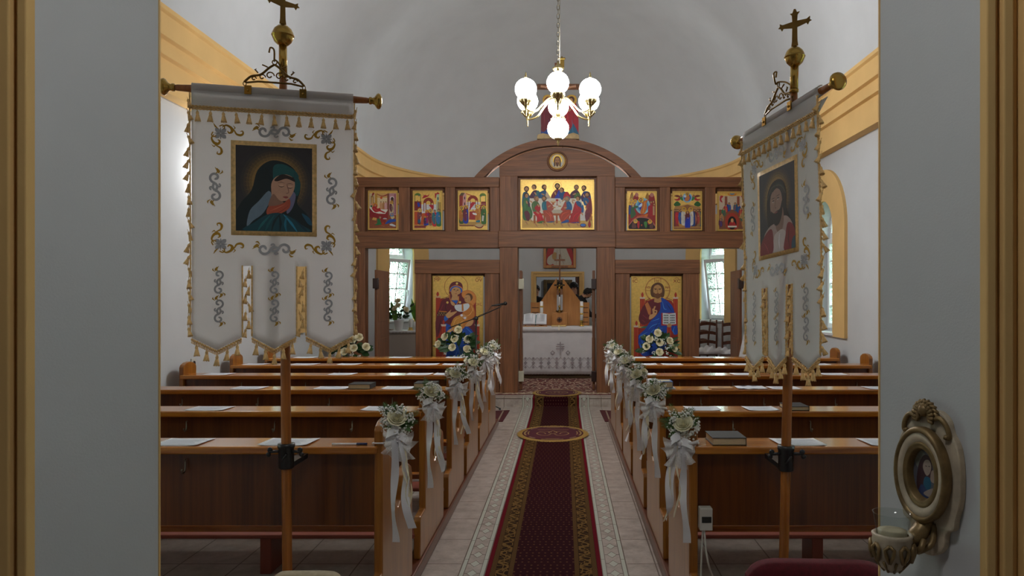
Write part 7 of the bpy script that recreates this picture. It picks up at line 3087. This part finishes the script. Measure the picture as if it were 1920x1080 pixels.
# dark framed picture and curtain in the sacristy, ceiling lamps added out of view
YS = 18.02
dp = thing('dark_picture', 'dark picture in a wide gilded frame seen through the apse doorway', 'picture', (wx(1046, YS), YS, wz(600, YS)))
m = MB()
a0, a1, c0_, c1_ = wx(1019, YS), wx(1073, YS), wz(595, YS), wz(524.5, YS)
m.frame(a0, a1, c0_, c1_, 0.09, YS - 0.04, YS + 0.02)
put('frame', m, M['darkwood'], dp, bevel=0.01)
m = MB()
m.box(a0 + 0.08, a1 - 0.08, YS - 0.01, YS, c0_ + 0.08, c1_ - 0.06)
put('canvas', m, mottled('dark canvas', (0.012, 0.013, 0.016), 0.4, 4, 0.4), dp)
m = MB()
xc0, xc1 = wx(1079, 17.6), wx(1089, 17.6)
m.grid(lambda u, v: (xc0 + (xc1 - xc0) * u, 17.6 + 0.03 * sin(u * 25), SZ + 0.02 + v * 1.9), 30, 4)
tag(put('curtain', m, M['curtain'], solid=0.004), 'brown curtain at the right of the apse doorway', 'curtain')
lp = thing('added_ceiling_lamp', 'added round white ceiling lamp, unseen, lighting the room behind the apse', 'lamp', (0.9, 16.6, 2.9))  # out of view, added to brighten the room past the doorway
m = MB()
m.lathe([(0.02, 2.9), (0.12, 2.92), (0.15, 2.96), (0.15, 3.0)], (0.9, 16.6, 0), 24)
put('shade', m, mat_glow('lit added back room lamp', 45.0), lp)
lp2 = thing('added_ceiling_lamp', 'added round white ceiling lamp, unseen, lighting the vestibule and banners', 'lamp', (0.0, 1.1, 3.1))  # out of view, added to brighten the jambs and banner fronts
m = MB()
m.lathe([(0.02, 3.09), (0.14, 3.11), (0.18, 3.16), (0.18, 3.2)], (0, 1.1, 0), 24)
put('shade', m, mat_glow('lit added vestibule lamp', 30.0, (1.0, 0.985, 0.96)), lp2)


# ------------------------------------------------------------------ people
def person(label, joints, radii, clothes, hair_fn, head_c, head_r, look, hands=True, hair_mat='hair'):
    """one continuous body grown from a jointed skeleton; joints: name -> xyz"""
    names = list(joints)
    me = bpy.data.meshes.new('body')
    edges = [('pelvis', 'waist'), ('waist', 'chest'), ('chest', 'neck'), ('neck', 'head'), ('head', 'crown')]
    for s in ('l', 'r'):
        edges += [('chest', 'sh_' + s), ('sh_' + s, 'el_' + s), ('el_' + s, 'wr_' + s), ('wr_' + s, 'ha_' + s),
                  ('pelvis', 'hi_' + s), ('hi_' + s, 'kn_' + s), ('kn_' + s, 'an_' + s), ('an_' + s, 'to_' + s)]
    edges = [(a, b) for a, b in edges if a in joints and b in joints]
    me.from_pydata([joints[n] for n in names], [(names.index(a), names.index(b)) for a, b in edges], [])
    ob = bpy.data.objects.new('tmp', me)
    COL.objects.link(ob)
    ob.modifiers.new('skin', 'SKIN')
    for i, n in enumerate(names):
        key = n.split('_')[0]
        r = radii[key]
        sv = me.skin_vertices[0].data[i]
        sv.radius = r if isinstance(r, tuple) else (r, r)
        sv.use_root = n == 'pelvis'
    ss = ob.modifiers.new('sub', 'SUBSURF')
    ss.levels = ss.render_levels = 2
    dg = bpy.context.evaluated_depsgraph_get()
    nm = bpy.data.meshes.new_from_object(ob.evaluated_get(dg))
    bpy.data.objects.remove(ob)
    body = bpy.data.objects.new('person', nm)
    COL.objects.link(body)
    nm.materials.clear()
    mats = [M['skin']] + clothes
    for mt in mats:
        nm.materials.append(mt)
    hc, wr = Vector(head_c), [Vector(joints[k]) for k in joints if k.startswith('ha')]
    nk = Vector(joints['neck'])
    pel = Vector(joints['pelvis'])
    for p in nm.polygons:
        p.use_smooth = True
        c = p.center
        if (c - hc).length < head_r * 1.55 and (c.z > nk.z - 0.015):
            p.material_index = 0
        elif any((c - w).length < 0.085 for w in wr):
            p.material_index = 0
        elif c.z < pel.z - 0.02 and len(clothes) > 1:
            p.material_index = 2
        else:
            p.material_index = 1
    base = Vector((pel.x, pel.y, SZ))
    for v in nm.vertices:
        v.co = v.co - base
    body.location = base
    tag(body, label, 'person')
    # face
    look = Vector(look).normalized()
    sd = look.cross(Vector((0, 0, 1))).normalized()
    up = sd.cross(look)
    f = MB()
    f.ball(hc + look * head_r * 0.98 - up * head_r * 0.12, head_r * 0.16, 8, 6, sz=1.4)
    for s in (-1, 1):
        f.ball(hc + sd * s * head_r * 0.80 - up * 0.01, head_r * 0.2, 8, 6, sz=1.4)
    put('nose_and_ears', f, M['skin'], body)
    f = MB()
    for s in (-1, 1):
        f.ball(hc + look * head_r * 0.80 + sd * s * head_r * 0.34 + up * head_r * 0.08, head_r * 0.11, 8, 6)
    put('eyes', f, M['black_metal'], body)
    f = MB()
    f.ball(hc + look * head_r * 0.76 - up * head_r * 0.46, head_r * 0.16, 8, 6, sz=0.35)
    put('mouth', f, mottled('lips', hx('#8a4a40')), body)
    h = MB()
    hair_fn(h, hc, head_r, look, sd, up)
    put('hair', h, M[hair_mat], body)
    # five fingers per hand
    for s in ('l', 'r'):
        if 'ha_' + s not in joints:
            continue
        w, t = Vector(joints['wr_' + s]), Vector(joints['ha_' + s])
        d = (t - w).normalized()
        q = d.cross(Vector((0.2, 1, 0.1))).normalized()
        cu_ = d.cross(q)
        g = MB()
        for k, L in enumerate((0.068, 0.078, 0.072, 0.058)):
            b0 = t + q * (k - 1.5) * 0.019 + d * 0.01
            g.tube([b0, b0 + d * L * 0.5 + cu_ * 0.006, b0 + d * L + cu_ * 0.022], [0.009, 0.0085, 0.006], 6)
        b0 = w + d * 0.03 - q * 0.03
        g.tube([b0, b0 - q * 0.02 + d * 0.03, b0 - q * 0.02 + d * 0.055 + cu_ * 0.012], [0.011, 0.01, 0.007], 6)
        put('fingers', g, M['skin'], body)
    return body


RAD = dict(pelvis=(0.15, 0.12), waist=(0.145, 0.11), chest=(0.17, 0.12), neck=0.058, head=(0.078, 0.092), crown=0.05, sh=0.07, el=0.05, wr=0.033, ha=(0.04, 0.022), hi=0.09, kn=0.062, an=0.045, to=0.04)


def cap_hair(full):
    def fn(h, c, r, look, sd, up):
        R3 = Matrix((sd, look, up)).transposed().to_4x4()
        rnd = random.Random(int(c.x * 1000))
        rr = r * (1.0 if not full else 1.06)

        def q(a, e, k=1.0):
            return c + R3 @ Vector((rr * k * 0.93 * sin(e) * cos(a), rr * k * 1.06 * sin(e) * sin(a) - r * 0.10, rr * k * 1.14 * cos(e) + r * 0.10))

        def lim(a):
            front = max(0, sin(a))
            return (0.60 - 0.26 * front ** 0.7 + 0.03 * sin(7 * a)) * pi * (1.0 if not full else 1.08)
        h.grid(lambda u, v: q(2 * pi * u, max(0.01, v * lim(2 * pi * u))), 32, 10, closed_u=True)
        for k in range(260 if full else 160):
            a = rnd.uniform(0, 2 * pi)
            e = lim(a) * rnd.uniform(0, 1.02) ** 0.6
            if full:
                h.ball(q(a, e, 1.02), r * rnd.uniform(0.10, 0.2), 6, 4)
            else:
                p0, p1 = q(a, e, 1.0), q(a, min(e + 0.22, lim(a) + 0.08), 1.03)
                h.tube([p0, (p0 + p1) / 2 + (p0 - c) * 0.05, p1], r * 0.07, 4)
    return fn


def standing(x, y, h, head, lean, yaw, arms):
    """joints of an upright or leaning figure; head: head centre"""
    hx_, hy_, hz_ = head
    k = h / 1.75
    pel = (x, y, SZ + 0.95 * k)
    nk = (hx_ - lean[0] * 0.6, hy_ - lean[1] * 0.6, hz_ - 0.15 * k)
    che = ((pel[0] + 2 * nk[0]) / 3, (pel[1] + 2 * nk[1]) / 3, (pel[2] + 2 * nk[2]) / 3 + 0.02)
    wa = ((2 * pel[0] + nk[0]) / 3, (2 * pel[1] + nk[1]) / 3, (2 * pel[2] + nk[2]) / 3)
    c, s = cos(yaw), sin(yaw)
    j = dict(pelvis=pel, waist=wa, chest=che, neck=nk, head=(hx_, hy_, hz_ - 0.02), crown=(hx_, hy_, hz_ + 0.075))
    for q, n in ((-1, 'l'), (1, 'r')):
        ox, oy = c * q, s * q
        sh = (che[0] + ox * 0.19, che[1] + oy * 0.19, nk[2] - 0.07)
        ea, wb = arms[n]
        j['sh_' + n] = sh
        j['el_' + n] = (sh[0] + ea[0], sh[1] + ea[1], sh[2] + ea[2])
        j['wr_' + n] = (sh[0] + wb[0], sh[1] + wb[1], sh[2] + wb[2])
        d = Vector(j['wr_' + n]) - Vector(j['el_' + n])
        j['ha_' + n] = tuple(Vector(j['wr_' + n]) + d.normalized() * 0.08)
        j['hi_' + n] = (x + ox * 0.09, y + oy * 0.09, pel[2] - 0.06)
        j['kn_' + n] = (x + ox * 0.11, y + oy * 0.11 - 0.02, SZ + 0.5 * k)
        j['an_' + n] = (x + ox * 0.12, y + oy * 0.12, SZ + 0.075)
        j['to_' + n] = (x + ox * 0.14 - s * 0.13, y + oy * 0.14 + c * -0.13, SZ + 0.045)
    return j


down = {'l': ((-0.03, 0.0, -0.28), (0.0, -0.08, -0.52)), 'r': ((0.03, 0.0, -0.28), (0.02, -0.08, -0.52))}
reach = {'l': ((0.08, -0.1, -0.26), (0.26, -0.16, -0.36)), 'r': ((0.12, 0.02, -0.25), (0.34, -0.06, -0.32))}
YM_ = 14.25
hd = W(1103.5, 551, YM_)
jm_ = standing(wx(1090, YM_) - 0.02, YM_ + 0.02, 1.7, hd, (0.13, -0.02, 0), radians(55), reach)
jm_['neck'] = (hd.x - 0.10, YM_ + 0.02, hd.z - 0.05)
jm_['chest'] = (hd.x - 0.19, YM_ + 0.03, hd.z - 0.17)
jm_['waist'] = (hd.x - 0.24, YM_ + 0.03, hd.z - 0.42)
for n_, q_ in (('l', -1), ('r', 1)):
    jm_['sh_' + n_] = (hd.x - 0.15 + q_ * 0.06, YM_ + 0.03 + q_ * 0.17, hd.z - 0.13)
    jm_['el_' + n_] = (hd.x - 0.02 + q_ * 0.03, YM_ + q_ * 0.18, hd.z - 0.38)
    jm_['wr_' + n_] = (hd.x + 0.20, YM_ + q_ * 0.10, hd.z - 0.44)
    jm_['ha_' + n_] = (hd.x + 0.28, YM_ + q_ * 0.09, hd.z - 0.45)
person('person in a black suit bending to the right beside the apse doorway', jm_, RAD, [M['suit']], cap_hair(False), hd, 0.088, (0.9, -0.25, -0.35))
YW_ = 15.5
hd = W(1076, 540, YW_)
person('person with curly dark hair standing in the apse doorway', standing(hd.x - 0.02, YW_ + 0.1, 1.66, hd, (0, -0.05, 0), 0, down), RAD, [M['suit']], cap_hair(True), hd, 0.088, (0.35, -0.8, -0.3))
hd = W(1049.5, 541, 15.0)
person('person in a white shirt half hidden behind the altar boards', standing(hd.x, 15.1, 1.66, hd, (0, -0.02, 0), 0, down), RAD, [M['whiteshirt'], M['suit']], cap_hair(True), hd, 0.088, (-0.3, -0.8, -0.4))
hd = W(1004.5, 544, 15.9)
person('person with dark hair at the left edge of the apse doorway', standing(hd.x, 16.0, 1.62, hd, (0, -0.04, 0), radians(-30), down), RAD, [M['suit']], cap_hair(False), hd, 0.088, (0.4, -0.7, -0.2))

# ================================================================== FLOWERS, TABLES, CHAIRS
def rose_arrangement(label, px, D, ytop, ybot, roses, seed, pedestal=True):
    rnd = random.Random(seed)
    cx = wx(px, D)
    zt, zb_ = wz(ytop, D), wz(ybot, D)
    floor_z = 0.0 if D < STEP_Y else SZ
    root = thing('rose_arrangement', label, 'flowers', (cx, D, floor_z), 'white rose arrangements')
    m = MB()
    m.lathe([(0.10, floor_z), (0.105, floor_z + 0.02), (0.03, floor_z + 0.05), (0.022, zb_ - 0.25), (0.03, zb_ - 0.2), (0.11, zb_ - 0.12), (0.12, zb_ - 0.03), (0.10, zb_ - 0.02)], (cx, D, 0), 20)
    put('vase_stand', m, M['ceramic'], root)
    lf = MB()
    c = Vector((cx, D, (zt + zb_) / 2 - 0.04))
    for k in range(70):
        a = rnd.uniform(-0.3, pi + 0.3) if k % 3 else rnd.uniform(0, 2 * pi)
        L = rnd.uniform(0.5, 1.0)
        rx, rz = abs(wx(1098, D) - wx(1057, D)) * 1.05, (zt - zb_) * 0.55
        p = c + Vector((cos(a) * rx * L * 0.9, rnd.uniform(-0.14, 0.1), sin(a) * rz * L - 0.02))
        d = (p - c).normalized() * rnd.uniform(0.07, 0.12)
        leaf_into(lf, p - d * 0.6, p + d * 0.6, rnd.uniform(0.018, 0.034), rnd.uniform(-0.01, 0.015), 5)
    put('leaves', lf, M['leaf'], root)
    tall = MB()
    leaf_into(tall, c, Vector((cx + 0.01, D + 0.03, zt + 0.05)), 0.05, 0.02, 8)
    put('tall_leaf', tall, M['leaf'], root)
    gy, st_ = MB(), MB()
    for k in range(16):
        a = rnd.uniform(0, 2 * pi)
        p = c + Vector((cos(a) * rnd.uniform(0.05, 0.24), -rnd.uniform(0.06, 0.14), sin(a) * 0.15 - 0.02))
        gyps_into(gy, p, 0.03, 11, rnd, 0.007)
        st_.tube([c, p], 0.0015, 4)
    put('filler_blossom', gy, M['gyps'], root)
    put('stem', st_, M['fern'], root)
    for u, v in roses:
        p = W(u, v, D - 0.13)
        dirv = Vector(((u - px) / 60, -0.9, 0.35))
        add_rose(root, p + Vector((0, 0.03, 0)), 0.052, dirv, ROSE, rnd)
    return root


rose_arrangement('white rose arrangement in front of the mother and child icon', 860, 10.50, 614, 672, [(859, 619), (834, 632), (852, 636), (876, 637), (821.5, 646), (848, 652), (875, 655)], 1)
rose_arrangement('white rose arrangement in front of the icon of the man with a book', 1234, 10.50, 620, 672, [(1234, 625), (1219, 636.5), (1213, 650), (1237.5, 643), (1256, 640), (1264, 653.5), (1237, 661)], 2)
rose_arrangement('white rose arrangement by the left side door, partly behind the banner', 655, 10.2, 628, 672, [(672, 633), (660, 637), (636, 646), (662, 653), (685, 651), (645, 660)], 3)

# side table with pots below the left apse window
YT_ = 12.45
tx0, tx1 = wx(713, YT_), wx(790, YT_)
tt = wz(620, YT_)
tbx = thing('side_cabinet', 'pale grey cabinet with a white lace cloth under the left tilted window', 'cabinet', ((tx0 + tx1) / 2, YT_ + 0.2, SZ))
m = MB()
m.box(tx0, tx1, YT_, YT_ + 0.33, SZ, tt - 0.01)
put('body', m, M['greycab'], tbx, bevel=0.006)
m = MB()
m.box(tx0 - 0.015, tx1 + 0.015, YT_ - 0.015, YT_ + 0.335, tt - 0.01, tt)
m.grid(lambda u, v: (tx0 - 0.016 + (tx1 - tx0 + 0.032) * u, YT_ - 0.018, tt - v * (0.03 + 0.012 * abs(sin(u * 40)))), 100, 1)
put('lace_cloth', m, M['linen'], tbx, solid=0.001)
YP_ = YT_ + 0.12
x = wx(748, YP_)
pt_ = thing('flower_pot', 'white pot of white roses on the cabinet by the left tilted window', 'flowers', (x, YP_, tt))
m = MB()
m.lathe([(0.055, 0), (0.058, 0.005), (0.085, 0.17), (0.088, 0.175), (0.078, 0.175), (0.07, 0.15)], (x, YP_, tt), 24)
put('pot', m, M['ceramic'], pt_)
rnd = random.Random(9)
lf = MB()
for k in range(45):
    a = rnd.uniform(0, 2 * pi)
    r = rnd.uniform(0.03, 0.19)
    b_ = Vector((x + cos(a) * r, YP_ + rnd.uniform(-0.08, 0.08), tt + 0.2 + rnd.uniform(0, 0.2)))
    leaf_into(lf, b_, b_ + Vector((cos(a) * 0.08, -0.02, rnd.uniform(-0.03, 0.06))), 0.024, 0.01)
put('leaves', lf, M['leaf'], pt_)
bl = MB()
leaf_into(bl, (x - 0.05, YP_, tt + 0.15), W(733, 565, YP_), 0.04, 0.03, 8)
leaf_into(bl, (x - 0.05, YP_ - 0.02, tt + 0.14), W(739, 580, YP_), 0.045, 0.02, 8)
put('long_leaf', bl, M['leaf_bright'], pt_)
for u, v in ((746, 565), (746, 574), (761, 581), (741, 579)):
    add_rose(pt_, W(u, v, YP_ - 0.08), 0.05, ((u - 748) / 20, -0.7, 0.6), ROSE, rnd)
x = wx(770, YP_)
cn = thing('pillar_candle', 'thick white candle with a gold base on the cabinet by the left window', 'candle', (x, YP_, tt))
m = MB()
m.lathe([(0.032, 0.03), (0.032, 0.19), (0.02, 0.195), (0.018, 0.19)], (x, YP_, tt), 20)
put('stick', m, M['ceramic'], cn)
m = MB()
m.lathe([(0.05, 0.0), (0.05, 0.01), (0.033, 0.014), (0.033, 0.05)], (x, YP_, tt), 20)
put('base', m, M['gold'], cn)
x = wx(781, YP_ + 0.1)
pp = thing('leafy_plant', 'green plant with upright leaves beside the white candle, half behind the screen', 'plant', (x, YP_ + 0.1, tt))
m = MB()
m.lathe([(0.05, 0), (0.075, 0.14), (0.065, 0.14)], (x, YP_ + 0.1, tt), 18)
put('pot', m, M['ceramic'], pp)
lf = MB()
for k in range(12):
    a = rnd.uniform(0, 2 * pi)
    leaf_into(lf, (x, YP_ + 0.1, tt + 0.13), (x + cos(a) * 0.10, YP_ + 0.1 + sin(a) * 0.08, tt + rnd.uniform(0.35, 0.55)), 0.025, 0.02, 6)
put('leaves', lf, M['leaf_bright'], pp)
m = MB()
m.grid(lambda u, v: (wx(722, YT_ + 0.1) + 0.13 * u, YT_ + 0.06 + 0.12 * v, tt + 0.004 + 0.02 * abs(sin(u * 7 + v * 5)) * (1 - u * 0.5)), 14, 6)
tag(put('folded_cloth', m, mottled('brown lace cloth', hx('#8f7a6c'), 0.2, 60, 0.9), solid=0.004), 'small crumpled brown cloth on the cabinet by the left window', 'cloth')


# ladder-back chairs on the right
def ladder_chair(x, y, yaw, label, zs=0.0):
    root = thing('ladder_back_chair', label, 'chair', (x, y, SZ), 'wooden ladder-back chairs')
    root.rotation_euler = (0, 0, yaw)
    root.scale = (0.8, 0.9, 1)
    H = 1.0
    for s in (-1, 1):
        m = MB()
        m.tube([(s * 0.17, 0.20, 0), (s * 0.175, 0.19, 0.44), (s * 0.18, 0.22, 0.75), (s * 0.175, 0.27, H)], [0.018, 0.021, 0.02, 0.016], 8)
        put('rear_leg', m, M['chairwood'], root, local=True)
        m = MB()
        m.tube([(s * 0.20, -0.20, 0), (s * 0.20, -0.20, 0.45)], [0.016, 0.021], 8)
        put('front_leg', m, M['chairwood'], root, local=True)
        m = MB()
        m.tube([(s * 0.185, -0.2, 0.2), (s * 0.175, 0.19, 0.2)], 0.011, 6)
        put('stretcher', m, M['chairwood'], root, local=True)
    for z in (0.62, 0.77, 0.92):
        m = MB()
        pl_ = [(-0.175, z - 0.025), (-0.1, z - 0.012), (0, z - 0.004), (0.1, z - 0.012), (0.175, z - 0.025), (0.175, z + 0.028), (0.1, z + 0.043), (0, z + 0.05), (-0.1, z + 0.043), (-0.175, z + 0.028)]
        yy = 0.19 + (z - 0.44) * 0.13
        m.prism(pl_, yy - 0.009, yy + 0.009, XZ)
        put('back_slat', m, M['chairwood'], root, local=True, bevel=0.003)
    m = MB()
    m.box(-0.21, 0.21, -0.22, 0.2, 0.43, 0.46)
    put('seat', m, M['chairwood'], root, local=True, bevel=0.01)
    return root


ladder_chair(wx(1324, 12.5), 12.40, radians(-14), 'brown ladder-back chair below the right tilted window, next to the screen')
ladder_chair(wx(1368, 12.2), 12.1, radians(-14), 'brown ladder-back chair below the right tilted window, nearer the side door')
ladder_chair(wx(1303, 12.9), 12.95, radians(-60), 'brown ladder-back chair mostly hidden behind the right end of the screen')
# heap of white cloth on the first chair
m = MB()


def heap(u, v):
    x = wx(1302, 12.1) + (wx(1381, 12.1) - wx(1302, 12.1)) * u
    y = 11.95 + 0.42 * v
    e = sin(pi * min(1, max(0, u))) ** 0.4 * sin(pi * v) ** 0.4
    z = SZ + 0.47 + 0.14 * e * (0.8 - 0.35 * u) + 0.03 * sin(u * 15 + v * 5) * e + 0.018 * sin(u * 27 - v * 12) * e
    return (x, y, z)


m.grid(heap, 44, 18)
tag(put('heap_of_cloth', m, M['linen'], solid=0.006), 'crumpled white cloths heaped on the ladder-back chair seats', 'cloth')
# white draped stand near the right side door
xs, ys = wx(1413, 10.5), 10.5
dr = thing('draped_stand', 'stand under a long white cloth behind the right banner', 'draped stand', (xs, ys, 0))
m = MB()
zt_ = wz(590, 10.3)


def drape_pt(u, v):
    a = 2 * pi * u
    r = (0.06 + 0.22 * v ** 0.8) * (1 + 0.10 * sin(7 * a) * v)
    return (xs + r * cos(a), ys - 0.0 + r * 0.7 * sin(a), zt_ - v * (zt_ - STEP_Z - 0.03))


m.grid(drape_pt, 56, 14, closed_u=True)
m.lathe([(0.02, zt_ + 0.02), (0.055, zt_ + 0.01), (0.062, zt_ - 0.005)], (xs, ys, 0), 20)
put('cloth', m, M['linen'], dr, solid=0.003)
m = MB()
m.tube([(xs, ys, STEP_Z), (xs, ys, zt_)], 0.02, 8)
m.lathe([(0.15, STEP_Z), (0.15, STEP_Z + 0.02), (0.02, STEP_Z + 0.04)], (xs, ys, 0), 18)
put('stand', m, M['chairwood'], dr)

# microphone stand in front of the step
DM = 10.0
mx = wx(893, DM)
ms = thing('microphone_stand', 'black boom microphone stand in front of the mother and child icon', 'microphone stand', (mx, DM, 0))
m = MB()
m.tube([(mx, DM, 0.10), (mx, DM, wz(600, DM))], 0.010, 8)
m.tube([(mx, DM, 0.75), (mx, DM, 0.80)], 0.016, 8)
put('pole', m, M['black_metal'], ms)
for a in (5, 125, 245):
    m = MB()
    e = Vector((mx + 0.33 * cos(radians(a)), DM + 0.33 * sin(radians(a)), 0.012))
    m.tube([(mx, DM, 0.16), e], 0.007, 6)
    m.tube([e - Vector((cos(radians(a)), sin(radians(a)), 0)) * 0.03, e], 0.012, 8)
    put('leg', m, M['black_metal'], ms)
m = MB()
m.ball((mx, DM - 0.02, wz(597, DM)), 0.03, 12, 8)
put('clutch', m, M['black_metal'], ms)
m = MB()
m.tube([W(841, 615, DM - 0.03), W(893, 596, DM - 0.03), W(935, 577, DM - 0.03), W(940, 574, DM - 0.03)], 0.007, 8)
put('boom', m, M['black_metal'], ms)
m = MB()
m.tube([W(922, 573, DM - 0.03), W(926, 572.6, DM - 0.03), W(944, 570, DM - 0.03)], [0.009, 0.011, 0.017], 10)
m.ball(W(947.5, 569, DM - 0.03), 0.027, 12, 8)
put('microphone', m, M['black_metal'], ms)
m = MB()
m.tube(crom([W(922, 573, DM - 0.03), W(917, 580, DM - 0.03), W(912, 586, DM - 0.03), W(893, 598, DM - 0.035), W(892, 640, DM - 0.015), (mx + 0.01, DM - 0.02, 0.2)], 5, False), 0.003, 5)
put('cable', m, M['black_metal'], ms)
